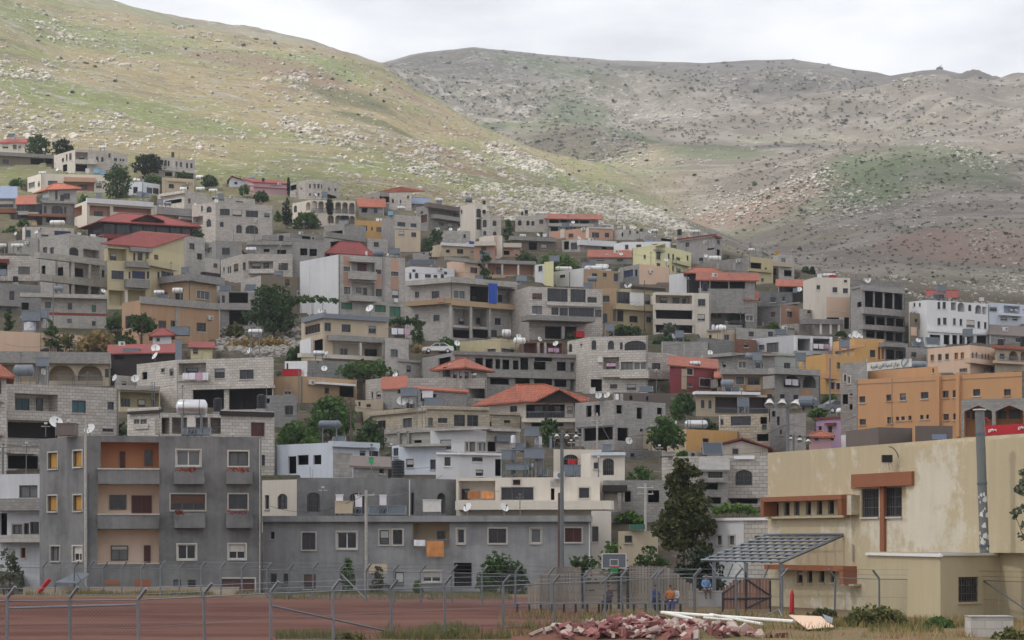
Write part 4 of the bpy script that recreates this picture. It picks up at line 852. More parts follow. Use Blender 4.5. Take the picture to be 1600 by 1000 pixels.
w 20 605 55 635; c 68 592 140 650; l 245 568 330 640 5; l 345 568 450 640 5; C 226 555 240 640 .1 wh; C 330 560 342 640 .1 wh; C 446 560 458 642 .1 wh; wash 345 600 440 632 whc .3
> I cg 445 520,348 820,320 1115,326 | grey house with framed windows | grey house with two white framed windows on a long terrace
W 862 375 918 423; W 978 383 1032 425; w 620 388 645 420; w 750 382 775 420; s 820 320 1130 334 .8; s 610 322 820 345 .8; dish 665 400 16; mast 800 380; mast 852 390
> I gw 432 1115,326 1282,332 dep=6 | pale green house | pale green plastered house between the framed windows and the orange houses
w 1177 385 1222 425; s 1115 322 1282 336 .3
> I tn 600 745,428 1115,430 D=274 | tan house under concrete terrace | tan house with wide windows under a long concrete terrace edge
s 745 426 1115 466 1.1 cg; c 845 482 900 535; w 925 487 1010 540; w 1035 485 1100 535; s 915 540 1020 580 .7
> I cg 700 1112,430 1430,445 D=263 dep=6 | concrete shelter with laundry | bare concrete shelter with arched beams and blue laundry
s 1112 428 1430 468 1.2; V 1178 470 1290 558 4; V 1310 475 1400 560 4; wash 1185 500 1278 545 whc .4; p 1290 570 1380 680 te .03
> I bu 590 385,402 710,426 | burgundy house | burgundy house with a sloping red roof and white framed windows
W 503 425 543 470; W 592 497 668 550; p 465 428 500 570 be .05; w 507 530 540 550; w 400 390 425 418; tank 520 470 600 508 tanks; shed .4 348 rd
> I be 590 712,490 850,492 dep=5 | balcony with red awning | small balcony house with an orange red awning beside the burgundy house
l 718 495 845 555 3 cg; r 715 548 850 582 .1; shed .4 445 rd
> I be 200 640,160 740,152 835,155 D=330 dep=5 | cream stair tower | narrow cream stair tower with one dark window above the framed windows
w 765 190 797 228; w 655 192 675 220; w 620 185 640 235; s 640 150 835 162 .3 cg; barrel 675 262 697 300 whc; barrel 730 262 748 300 whc
> I cg 350 325,238 650,240 D=311 dep=5 | long plain grey wall house | long plain grey wall house left of the cream stair tower
p 480 245 490 340 lc .03
> I wr 310 835,220 985,228 D=318 dep=4 | bare brick wall house | low bare brick house between the stair tower and whitewashed house
w 900 250 930 280
> H st 945 1097,592 1250,562 1655,553 | stone house with fan window | pale stone house with arched windows and a wide fan window
a 1103 607 1130 668; w 1185 608 1198 627; a 1263 585 1297 652; a 1377 587 1420 650; a 1460 598 1480 650; A 1492 587 1642 655; l 1342 702 1455 785 1.4; i 1370 740 1430 785; s 1335 785 1460 842 .7; c 1468 735 1550 790; c 1555 735 1645 790; s 1460 795 1655 848 .9; v 1258 855 1335 940; w 1392 890 1442 922; w 1508 890 1572 932; s 1305 705 1340 738 .4 fw; wash 1365 745 1435 770 pinkc .8
> I st 505 228,312 375,318 430,440 dep=6 | stone side extension | stone side extension with one pale window right of the fan window
c 260 388 320 433; s 225 440 432 500 .6; s 230 392 255 420 .4 fw; v 240 505 330 570
> H cg 945 90,708 300,670 1250,700 | long unfinished concrete building | long unfinished concrete building with a row of ten empty window holes
v 200 705 285 755; v 455 708 510 775; v 527 712 578 780; v 597 717 630 783; v 645 720 693 787; v 718 725 757 788; v 770 708 825 790; v 863 733 945 790; v 1023 735 1085 797; v 1118 740 1167 803; v 1183 743 1230 807; s 300 672 1250 698 .4; s 500 802 1250 848 .4; v 560 850 690 892; v 735 850 835 892; v 865 855 990 908; v 1005 858 1090 908; v 1117 862 1225 935; v 870 702 990 730
> H ye 685 345,605 630,572 780,592 | low yellow house | low pale yellow house on top of the long unfinished building
c 540 645 600 672; c 635 645 735 672; w 700 640 730 672; dish 757 555 13
> H wr 685 780,592 1070,600 dep=5 | brick porch house | low brick porch house with washing beside the low yellow house
l 790 605 880 676; l 890 605 1060 676; C 893 600 900 676 .2 lc; C 940 600 947 676 .2 lc; wash 960 640 1040 672 pinkc .3; dish 905 575 12; tank 640 510 705 560 tankw
> H lc 865 200,792 375,778 535,800 D=270 | small house with red pyramid roof | small pale house under a red pyramid roof below the parked white car
w 300 805 330 850; w 342 800 370 850; v 382 805 412 858; hip .9 712 rd; dish 285 830 14; mast 300 760
> L st 345 845,215 960,202 1600,206 | long stone wall house | long stone house with patches of red roof and silver tank
w 880 290 893 330; w 912 288 940 322; v 1412 268 1590 330; w 1200 320 1290 345; dish 1030 318 12; tank 1420 278 1540 318 tanks
> L cg 275 950,272 1100,266 D=263 dep=5 | red wedge roof | small shed with a steep red wedge roof against the long stone wall
v 1045 275 1095 300; shed .2 192 rd
> L cg 355 1150,268 1480,352 D=258 dep=6 | patched red roof | shed under a patched red tiled roof in front of the long stone wall
v 1190 300 1290 350; shed .3 262 rd
> M cr 430 488,290 720,270 1035,268 | chalet with broad red roof | cream chalet with a broad red roof, dark timber gable and long balcony
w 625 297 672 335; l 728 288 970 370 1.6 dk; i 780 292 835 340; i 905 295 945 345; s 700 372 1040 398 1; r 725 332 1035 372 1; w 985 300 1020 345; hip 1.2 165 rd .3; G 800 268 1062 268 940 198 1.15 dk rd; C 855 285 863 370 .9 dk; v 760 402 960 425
> M cg 565 1035,280 1280,260 1600,284 | square unfinished house | square unfinished grey house with empty window holes and two dishes
v 1103 295 1137 365; v 1155 290 1190 362; v 1293 292 1330 345; v 1420 308 1455 378; v 1547 308 1580 350; v 1087 432 1270 512; v 1300 434 1367 515; s 1035 385 1280 425 .1; v 1440 440 1460 458; dish 1180 232 20; dish 1233 228 18; barrel 1285 222 1308 258 whc; gtank 1128 185 1160 220 fw; w 1050 440 1075 490
> L ys 545 860,415 1215,382 1620,392 | yellowish stone house with dishes | long yellowish stone house crowded with dishes and a grey tank
w 917 468 970 525; W 1078 453 1138 513; w 1237 450 1265 500; w 1297 452 1355 485; k 1397 432 1467 505; k 1480 434 1550 505; s 860 405 1215 425 .3; s 1215 380 1620 400 .3; dish 1075 360 36; dish 988 370 16; dish 965 330 14; gtank 1065 268 1170 318; gtank 1215 378 1325 432; chest 955 288 1020 330 whc; mast 1170 280; chest 1120 325 1142 365 whc
> M ys 440 455,345 690,352 dep=6 | round cornered stone end | round cornered yellowish stone end house with a red flower pot
w 475 395 512 430; w 590 385 630 405; s 455 340 690 352 .3; mast 645 370
> L lc 640 962,545 1250,522 D=231 | buttressed low wall house | low concrete house with buttresses and a bush beside it
v 1145 590 1195 608; p 1055 540 1070 630 cg .3; p 1115 535 1130 630 cg .3; s 962 520 1250 545 .3
> M wh 592 130,452 345,445 480,442 D=226 | white house with a bay | white house with a half round bay of windows and a blue pane
w 190 508 260 572; c 332 522 368 583; c 374 522 410 583; c 425 524 450 583; c 455 524 476 583; s 130 432 490 448 .8 lc
> M lc 592 482,448 690,455 D=226 dep=6 | small grey porch house | small grey porch house with a ladder right of the bay
v 488 520 540 582; s 480 436 695 455 .8; s 545 485 640 520 .4 gv
> L wb 835 285,628 640,606 930,618 | bluish white flat house | bluish white flat house with open square holes and a tall tank on a stand
s 640 602 935 636 .6 wb; v 360 692 412 800; v 418 684 488 745; v 518 684 568 742; w 808 656 845 700; k 868 660 1000 700; p 640 670 760 820 lc .05; tank 548 468 692 520 gz; solar 640 568 720 600
> L wb 795 1010,640 1055,622 1350,616 | bluish white house with wires | bluish white house with four low windows and a jutting flat eave
w 1018 708 1053 752; w 1097 708 1145 762; w 1247 712 1283 775; s 1055 614 1355 630 .9 lc; w 1015 640 1050 690; mast 1005 620
> L cg 835 768,752 985,760 D=182 dep=5 | concrete lean to shed | small concrete lean to shed with a sloping brown roof
w 930 770 960 800; shed .4 690 bs; chest 865 760 895 812 grc
> M wh 752 165,600 308,600 580,606 D=187 | bright white cube house | bright white cube house with small windows and a thin white roof edge
s 165 588 308 600 .3; s 308 590 585 604 .4; w 218 617 256 672; w 390 618 458 645; v 535 630 575 735; w 413 695 462 735 
> M cr 760 900,568 1200,570 D=186 dep=7 | cream house with brown arch | cream house with a wide dark arched window and washing
A 962 600 1052 670; w 1090 640 1110 670; gtank 875 490 890 560 ; mast 905 515; mast 1010 515; mast 1065 515; wash 985 630 1045 668 red .5
> M cr 765 1070,602 1130,590 1345,588 D=181 dep=6 | cream corner house with arch | cream corner house with a barred arched window under a pale blue eave
A 1207 625 1277 730; s 1130 586 1345 606 .4 wb; w 1150 650 1180 690; chest 1205 540 1262 582 gv
> M cr 905 290,746 1190,742 D=174 dep=8 | cream terrace house | low cream terrace house with wide sliding windows and orange rugs
l 305 765 535 885 1.5; i 320 815 375 885; W 572 805 775 885; w 640 760 692 795; v 882 812 905 885 2; W 1058 808 1123 873; p 880 762 935 800 lc .06; s 285 890 1262 945 1.6; m 645 758 692 792; wash 360 830 530 885 orc .8; gtank 575 575 655 635; gtank 715 565 842 628; gtank 718 435 808 488; gtank 600 665 745 700; gtank 952 670 1068 735; tank 745 640 785 695 tankw; solar 800 690 860 735; barrel 632 480 662 528 whc; barrel 780 488 828 540 tanks; solar 640 530 715 575; mast 1180 620
> Q cr 460 495,152 620,152 D=164 dep=6 | cream lower wall | plain cream lower wall with one window below the terrace house
w 500 250 540 345
> P dg 325 232,96 880,100 1140,106 D=172 dep=8 | dark arched roof storey | dark cement roof storey with big arched windows and crates
A 290 180 362 290; A 530 182 618 300; V 1030 182 1077 298; v 878 182 900 305 2; barrel 770 52 845 158
> P cr 330 35,116 232,106 D=174 dep=6 | small cream arched house | small cream house with one brown arched window behind the grey block
w 50 195 75 275; A 122 187 178 275
> P d2 757 38,320@2 1905,320@0 D=157 dep=9 name=apartment_block cat=building | long two storey grey building | long two storey grey cement building with pale framed windows and a striped blanket
s 36 312 1910 346 .5 d2; w 83 403 105 445; W 262 408 338 505; W 460 405 572 500; W 702 394 757 476; W 778 392 832 476; l 890 352 1100 500 1.8 be; i 1030 400 1070 470; r 885 445 1108 497 .6; W 1142 387 1186 470; W 1322 385 1422 468; W 1560 384 1620 468; m 1755 382 1850 462; w 80 640 118 700; w 155 640 185 700; w 270 645 340 728; w 520 642 562 722; W 945 628 1050 688; w 790 632 840 715; v 1125 580 1225 720; p 640 585 745 640 be .03; q 622 170 622 600; chest 452 232 552 300 be; chest 950 225 1050 290 fw; gtank 455 195 493 232 whc; gtank 565 197 602 262 whc; gtank 703 197 740 252 whc; solar 555 262 600 305; solar 640 258 740 305; solar 745 258 850 305; dish 1200 262 24; dish 1412 262 20; mast 380 155; mast 1500 195; wash 965 455 1072 562 orc .75 1; wash 895 450 965 492 whc .75
> O dg 975 225,95 478,75 1485,80@2 D=152 dep=11 name=apartment_block cat=building | grey balcony block | dark grey cement apartment block with three peach balconies and flower boxes
Y 274 172 328 263; Y 417 162 468 252; Y 272 417 326 505; Y 417 414 468 502; W 289 704 342 787; W 415 704 468 787; l 572 112 903 264 1.7 po; i 680 165 712 262 m; i 820 158 865 245; l 555 354 903 519 1.7 px; i 622 412 718 495; i 747 415 862 515 m; l 555 608 903 800 1.7 px; i 630 700 728 785; i 817 698 855 798 m; s 557 268 905 350 .3; s 555 526 905 604 .3; s 553 260 906 268 .36 tr; s 553 518 906 526 .36 tr; s 553 800 906 806 .1 tr; W 1003 158 1138 247; W 1299 165 1410 247; W 970 408 1165 498; W 1299 408 1406 493; W 1010 694 1113 778; W 1299 692 1395 776; s 990 270 1162 350 .75; s 1285 270 1435 350 .75; s 990 514 1165 600 .75; s 1285 512 1437 600 .75; w 985 893 1030 945; w 1065 893 1115 945; m 1258 888 1447 966; p 595 897 680 922 so .04; p 765 890 855 940 so .04; q 484 80 484 860 tr; q 498 290 498 860 gz; dish 225 35 34; dish 318 -2 40; mast 260 10; mast 388 -5; tank 1000 -130 1180 -38 tanks; solar 1040 30 1195 70; gtank 1066 -36 1110 26 fw; chest 330 10 435 80 bs
> O wg 800 -60,296 230,292 D=163 dep=8 | stacked white balcony house | white balcony house with grey slab bands left of the grey balcony block
w 108 357 213 428; s -60 432 225 500 1.2 cg; v 0 515 40 640 2; c 70 580 130 635; w 135 572 165 635; w 170 565 222 635; s -60 640 230 682 1.2 lc; m 120 712 147 770; mast 20 130; mast 150 120
> K st 850 -5,330 45,313 740,345 | stone house with grand veranda | stone house with a wide recessed veranda, dark glazing and a barred balcony
l 92 382 362 488 1.7; i 98 412 180 485 t; i 225 412 265 487; t 450 422 538 500; w 672 430 713 482; s 42 490 395 548 1; l 48 562 360 660 1.4 dk; r 48 662 242 708 1.1; s 42 708 245 756 1; v 50 768 240 850; w 640 600 710 620; tank 85 200 215 270 gv; gtank 230 160 300 210; barrel 258 222 285 262 whc; mast 130 130; mast 545 250; dish 845 285 26; dish 715 280 22
> K st 700 -60,272 40,278 D=205 dep=6 | stone corner with red roof | stone corner house with a red tiled roof and small balconies
w -20 300 10 380; s -60 390 45 430 .6; s -60 610 45 640 .6; hip .8 205 rd
> K be 335 -40,155 690,162 | arcaded terrace house | house with cream arcades below a heavy grey concrete band
s -40 118 690 190 .9 cg; l -20 200 290 305 2; V 300 200 470 300 2.2; V 485 202 640 300 2.2; r 360 265 640 325 .3; w 655 225 680 280
> F pe 962 -40,785 280,800 700,830 | peach panelled wall house | long peach walled house with one barred window and rusty brackets
g 395 887 445 946; p 278 800 284 945 tn .06; p 455 812 461 945 tn .06; chest 155 840 170 862 rust; gtank 158 655 290 720; gtank -30 640 50 700; barrel 165 722 250 785 whc; mast 145 690
> F dk 985 765,945 1215,938 D=292 dep=6 | hut with flat red roof | dark hut under a low red tiled roof with a grey tank
v 790 952 860 985; shed .4 878 rf; gtank 862 915 970 968; dish 1080 962 32
> F wh 872 1060,822 1190,816 D=304 dep=5 | white cupola house | tiny white cupola house with a small red pyramid roof
w 1085 835 1110 860; hip .6 770 rf; gtank 1188 828 1315 885
> F lm 980 1325,902 1475,905 dep=5 | small yellow house with red eave | small lemon house with a red tiled eave below the orange brown block
w 1340 912 1375 945; shed .35 862 rf
> K st 480 855,197 1100,170 1710,152 | stone house with white washing | broad stone block house with a small recessed balcony and white washing
v 887 245 920 292 2; w 1005 222 1030 248; w 1058 223 1085 270; l 1115 188 1288 262 1.4; i 1165 220 1240 258; s 1110 262 1300 300 .2; w 1340 223 1405 285; w 1497 230 1585 290; v 1205 348 1400 478; v 1430 350 1700 478; s 1205 332 1710 350 .4; wash 1140 250 1305 298 whc .6; dish 968 145 26; gtank 930 190 965 320; dish 1560 110 20; tank 1550 -25 1640 15 tanks
> K ye 480 740,340 1000,348 dep=6 | small yellow balcony house | small yellow balcony house between two stone houses
s 740 330 1000 358 .6 lc; l 745 372 995 465 1.6; i 760 412 810 462; i 860 418 905 462; i 945 418 972 460
> K st 645 795,488 1005,462 dep=6 | low stone house with dark band | low stone house with a slit window and dark roof band
w 835 540 872 570; w 876 540 918 570; s 795 486 1005 504 .3 dk; s 840 575 925 600 .15
> K st 640 1000,500 1445,510 D=222 dep=6 | posted porch house | low house with a porch of stone posts behind the big silver tank
l 1010 530 1060 632 2.5; l 1075 530 1180 632 2.5; l 1200 530 1300 632 2.5; l 1315 530 1420 632 2.5
> L st 835 -60,402 275,412 D=208 dep=8 | tall narrow stone house | tall narrow stone house with a brown shuttered window behind the grey block
m 128 480 214 568; w 196 682 218 750; s -60 412 275 440 .3 dk; s 20 560 100 580 .3
> L tn 350 205,195 440,190 790,245 | tan wall house | tan wall house with a white canopy and dark doorway
c 333 285 380 308; w 590 262 617 300; s 555 234 785 246 1 wh; v 682 252 775 322; w 225 285 250 300; chest 330 152 440 192 red; dish 275 162 24
> L bk 490 180,312 415,308 D=246 dep=6 | raw block house | small raw grey block house with one blank window
w 340 375 392 432; v 205 330 245 360
> L wh 205 340,98 480,96 dep=4 | white blank shed | small blank white shed under the rock slope
w 350 110 362 150
> L bk 205 482,92 735,100 dep=4 | retaining block wall | stained concrete retaining wall house under the cream house with corner glazing
w 540 95 555 105
> N og 335 455,178 860,152 1270,168 m0=be | ochre wall behind the tree | ochre flat house behind a round green tree and silver tanks
w 990 225 1040 262; w 810 225 845 280; tank 690 240 790 302 tanks; tank 845 240 1030 305 tanks; barrel 700 305 765 385; mast 870 80
> I be 750 565,605 1080,612 | shed roofed porch house | cream house with a thin white sloping canopy and a cluttered porch
s 565 586 1015 606 1.2 wh; w 600 645 625 702; w 653 647 675 705; l 700 625 900 735 2 bs; l 910 625 1070 735 2 bs; w 520 650 540 700; r 700 700 1070 738 .1
> I ys 960 725,748 1080,742 dep=6 | old stone house with rust streaks | old stone house with a long dark window and rusty streaks
w 735 778 757 818; k 808 758 948 822; v 1013 762 1060 810 2; n 1025 815 1058 850; v 990 880 1070 930 2
> I cg 985 1080,700 1205,705 D=229 dep=6 | narrow grey tower house | narrow grey tower house behind the floodlight pole
v 1130 760 1150 820 1; w 1150 850 1165 885; v 1095 720 1120 760 1
> N cr 370 1020,300 1500,302 D=216 dep=8 | gabled cream house | cream house with a low dark red gable facing the valley
W 1222 297 1268 350; gab .5 1297 218 rf
> N st 745 670,402 780,366 1500,362 D=190 | stone house with the big arch | light stone house with one big dark arched window
A 1245 470 1378 592; s 1190 675 1500 692 .3; v 1200 695 1420 735 3; a 750 505 770 545; p 1235 360 1395 388 wh .2; chest 680 335 770 400 cg
> N cg 745 975,470 1185,472 D=185 dep=5 | concrete frame in front of arch | bare concrete frame house with a barred balcony by the tall conifer
g 1030 480 1145 535; s 975 540 1185 568 .5; v 990 575 1110 625; v 1030 685 1135 735; shed .2 372 cg
> N cg 860 212,552 772,552 D=181 dep=7 | half built grey house with vine | half built grey house with broken openings and a green vine
v 363 637 428 720; v 563 630 650 725; s 212 590 400 640 1.5 dk; C 330 650 350 790 1.4; v 225 660 340 800 3; chest 320 610 385 645 rust
> N be 1060 330,950 640,955 D=164 dep=6 | low cream shed in greenery | low cream shed with a green awning among bushes
w 380 985 440 1040; v 555 855 640 930; s 420 895 540 935 .6 gn
> N wh 1110 1030,858 1310,852 1512,850 D=150 m1=st dep=6 | white low wall house | low white house with peeling paint and two shuttered windows
s 1030 845 1512 866 .15; c 1100 985 1140 1055; c 1196 985 1240 1055; w 1395 985 1440 1020
> J or 700 342,252 1585,190 D=195 dep=10 noclut=1 cat=building name=municipal_building | big orange building | big orange building with many small square windows and grey end porch
p 342 250 376 690 cg .05; w 388 373 432 420; w 587 360 632 407; w 687 352 732 402; w 840 342 897 390; w 1000 332 1045 383; w 1075 328 1112 380; w 1225 320 1278 370; w 1452 320 1503 368; w 390 540 437 583; w 593 525 637 573; w 658 522 682 552; w 697 520 723 550; w 750 515 773 547; w 836 510 860 543; w 880 507 900 540; w 1007 502 1047 548; w 1080 498 1117 545; p 625 238 633 690 te .03; p 965 205 990 670 or .35; p 1112 200 1135 670 or .35; p 376 250 1585 255 te .05
> J cg 700 1140,394 1620,386 D=184 dep=3 noclut=1 | grey pointed porch | grey porch with two broad pointed openings on the orange building
T 1160 440 1365 670 2.4 or; i 1168 482 1212 540 c; i 1222 482 1362 540; T 1390 438 1597 668 2.4 or; i 1395 480 1468 538 t; i 1490 476 1572 536 t
> J or 250 450,190 770,165 968,150 D=207 dep=6 noclut=1 | orange rear wing | orange rear wing of the big orange building with a silver tank
w 925 168 938 200; tank 770 120 885 166 gv
> J cg 520 252,127 452,120 D=211 dep=6 | grey stair block | grey stair block with slit windows left of the orange building
W 277 212 293 265; W 304 226 322 280; v 266 357 305 430 1.5; w 320 352 342 368; v 318 430 340 470 1
> J lp 655 60,537 348,522 D=222 dep=7 | lilac house | lilac house with a small crimson window hood
w 88 592 112 625; m 160 592 192 640; s 60 524 348 538 .15 bu; p 148 568 220 586 rf .3; tank 215 588 378 648 tanks
> J wh 735 255,660 385,655 D=205 dep=5 | white flat house below lilac | small white flat house below the lilac house
w 300 680 340 700
> J pk 735 20,668 180,668 D=202 dep=5 | pink hut with red roofs | small pink hut with a low red tiled roof below the lilac house
w 190 690 210 710; w 60 680 90 700; hip .3 632 rd
> J bs 740 290,735@6 530,602@0 778,600@1 D=132 dep=6 noclut=1 | brown grey rooftop block | brown grey blank rooftop block behind the yellow hall
w 600 650 612 660
> J bs 700 800,594@0 1075,590@0 D=128 dep=6 noclut=1 | brown grey block with blue panel | brown grey blank block with a pale blue panel behind the yellow hall
p 922 652 1030 690 bl .03
> I bs 700 -10,592 390,600 dep=4 | rough terrace wall | rough brown terrace wall overgrown at the top right of the fan window house
v 105 615 125 645 1; v 220 620 235 648 1; p 40 600 60 650 lc .04
> L lc 235 1050,90 1190,110 dep=4 | tiny yellow outhouse | tiny pale yellow outhouse beside a wide green tree
w 1100 125 1130 165; s 1050 88 1195 104 .3 cg
> L be 400 780,340 955,345 dep=4 | low tan terrace wall | low tan terrace wall above the yellowish stone house
w 850 365 880 385; w 800 350 815 380
> E lc 500 -10,495 260,478 dep=4 | cluttered terrace wall | grey terrace wall with barrels below the two coloured corner house
barrel 40 480 65 505 fw; barrel 120 505 140 530 tn; w 60 488 80 498
> I cg 750 1200,742 1330,735 D=221 dep=5 | grey ramp wall | plain grey ramp wall left of the lilac house
p 1260 745 1266 800 lc .02
> B lc 330 565,322 735,328 dep=4 | cream terrace with curved wall | low cream terrace house below the pink house
w 620 340 660 365; v 680 335 720 370; s 565 318 735 332 .5
> C cg 640 220,588 350,565 dep=4 | low slope wall | low grey wall house on the slope below the two tone house
w 300 575 320 590
> F cg 120 1255,5 1410,20 dep=5 | terrace under the stone arches | grey terrace house with laundry left of the house with mixed arches
l 1320 22 1400 55; s 1255 0 1410 18 .8; c 1335 30 1370 50
> G lc 345 0,100 105,120 dep=5 | pale block beside red cloths | pale block house with a dark canopy beside the red cloths
s 0 205 110 235 1 dk; w 60 140 90 170
> S lc 330 285,300 330,300 dep=3 | tiny white roof cabin | tiny white roof cabin with a lying tank near the blue metal roof
w 295 305 310 320
> X lc 428 288,368 320,372 dep=4 | little grey house beside the pavilion | little grey house squeezed right of the glazed dark hall
w 296 380 304 390; w 308 396 316 406
> X lc 396 574,372 606,374 dep=4 | little pale house above the white blank side | little pale house with one window above the salmon panelled block
w 584 378 592 386
> X bk 528 1120,506 1160,508 dep=3 | block wall under red awning wing | small raw block wall house under the small wing with red awning
w 1130 512 1136 518
> X bk 556 1088,528 1146,532 dep=3 | raw block terrace | low raw block terrace above the framed windows house
w 1100 536 1108 544
> X lc 532 1150,512 1242,516 dep=3 | pale terrace wall | long pale terrace wall below the salmon corner house
w 1170 518 1178 526; w 1200 518 1208 526
> X cg 566 1415,542 1452,546 dep=3 | grey shed by tower | small grey shed at the foot of the old brown house
w 1424 550 1432 558
> X lc 612 180,586 216,590 D=275 dep=3 | stub of grey wall | short grey wall stub below the hut with flat red roof
w 190 596 198 602
> X bk 720 974,702 1034,706 D=222 dep=3 | raw block wall by the tanks | raw block wall left of the silver tanks
w 985 708 992 714
> X lc 718 1070,704 1106,706 D=222 dep=3 | pale wall stub | pale wall stub left of the gabled cream house
w 1080 708 1086 714
> D dk 500 965,482 1235,486 D=349 dep=5 | upper red roof lantern | small dark upper room under its own red roof on the white house with red roofs
w 1080 488 1120 498; hip .5 440 rd .3
'''
run(DATA)
# ---------------------------------------------------------------- the yellow hall close by
run(r'''
> R yb 910 352,140 735,112 1012,90 1330,65 1640,44 D=98.4 dep=12 far=40 obl=1 noclut=1 cat=building name=public_hall group=halls_by_the_field | yellow hall | pale yellow hall with peeling plaster, brown window hoods and barred windows
w 372 368 402 430; w 424 366 452 429; w 472 364 498 428; w 526 362 550 426; w 576 360 602 425; w 628 358 656 423; s 318 338 690 360 .8 br; s 318 360 332 432 .8 br; s 672 358 690 426 .8 br; p 1012 86 1640 598 yb .3; s 340 430 700 440 .35 y2; s 690 335 735 425 .5 yb; g 782 305 862 435; g 884 298 968 433; s 734 232 1012 294 .45 br; s 866 294 884 602 .16 br; w 485 682 512 738; w 532 681 556 737; w 586 680 612 736; w 640 680 662 735; s 335 657 697 680 .8 br; s 680 680 698 744 .8 br; s 690 742 745 752 .5 y2; p 735 296 780 302 y2 .1; g 1560 600 1620 800; q 748 560 748 640 tr
> R y2 960 800,612@12 1145,612@0 1410,600@2.5 D=99 dep=3 obl=1 noclut=1 cat=building name=annex group=halls_by_the_field | flat annex | low flat roofed yellow annex with one barred window in front of the hall
g 1228 710 1320 825; s 800 602 1145 614 .12 wh; s 1145 600 1410 612 .12 wh
''')
label_items()
# ---------------------------------------------------------------- ground
def grid_mesh(name, xs, ys, zf, mat, smooth=True):
    me = bpy.data.meshes.new(name); ny, nx = xs.shape
    co = np.stack([xs, ys, zf], -1).reshape(-1, 3).astype(np.float32)
    idx = np.arange(ny * nx).reshape(ny, nx); q = np.stack([idx[:-1, :-1], idx[:-1, 1:], idx[1:, 1:], idx[1:, :-1]], -1).reshape(-1, 4)
    me.vertices.add(len(co)); me.vertices.foreach_set('co', co.ravel()); me.loops.add(q.size); me.loops.foreach_set('vertex_index', q.ravel().astype(np.int32))
    me.polygons.add(len(q)); me.polygons.foreach_set('loop_start', np.arange(0, q.size, 4, dtype=np.int32)); me.polygons.foreach_set('loop_total', np.full(len(q), 4, np.int32))
    me.polygons.foreach_set('use_smooth', np.full(len(q), smooth)); me.update(); me.validate(); me.materials.append(mat)
    o = bpy.data.objects.new(name, me); COL.objects.link(o); return o
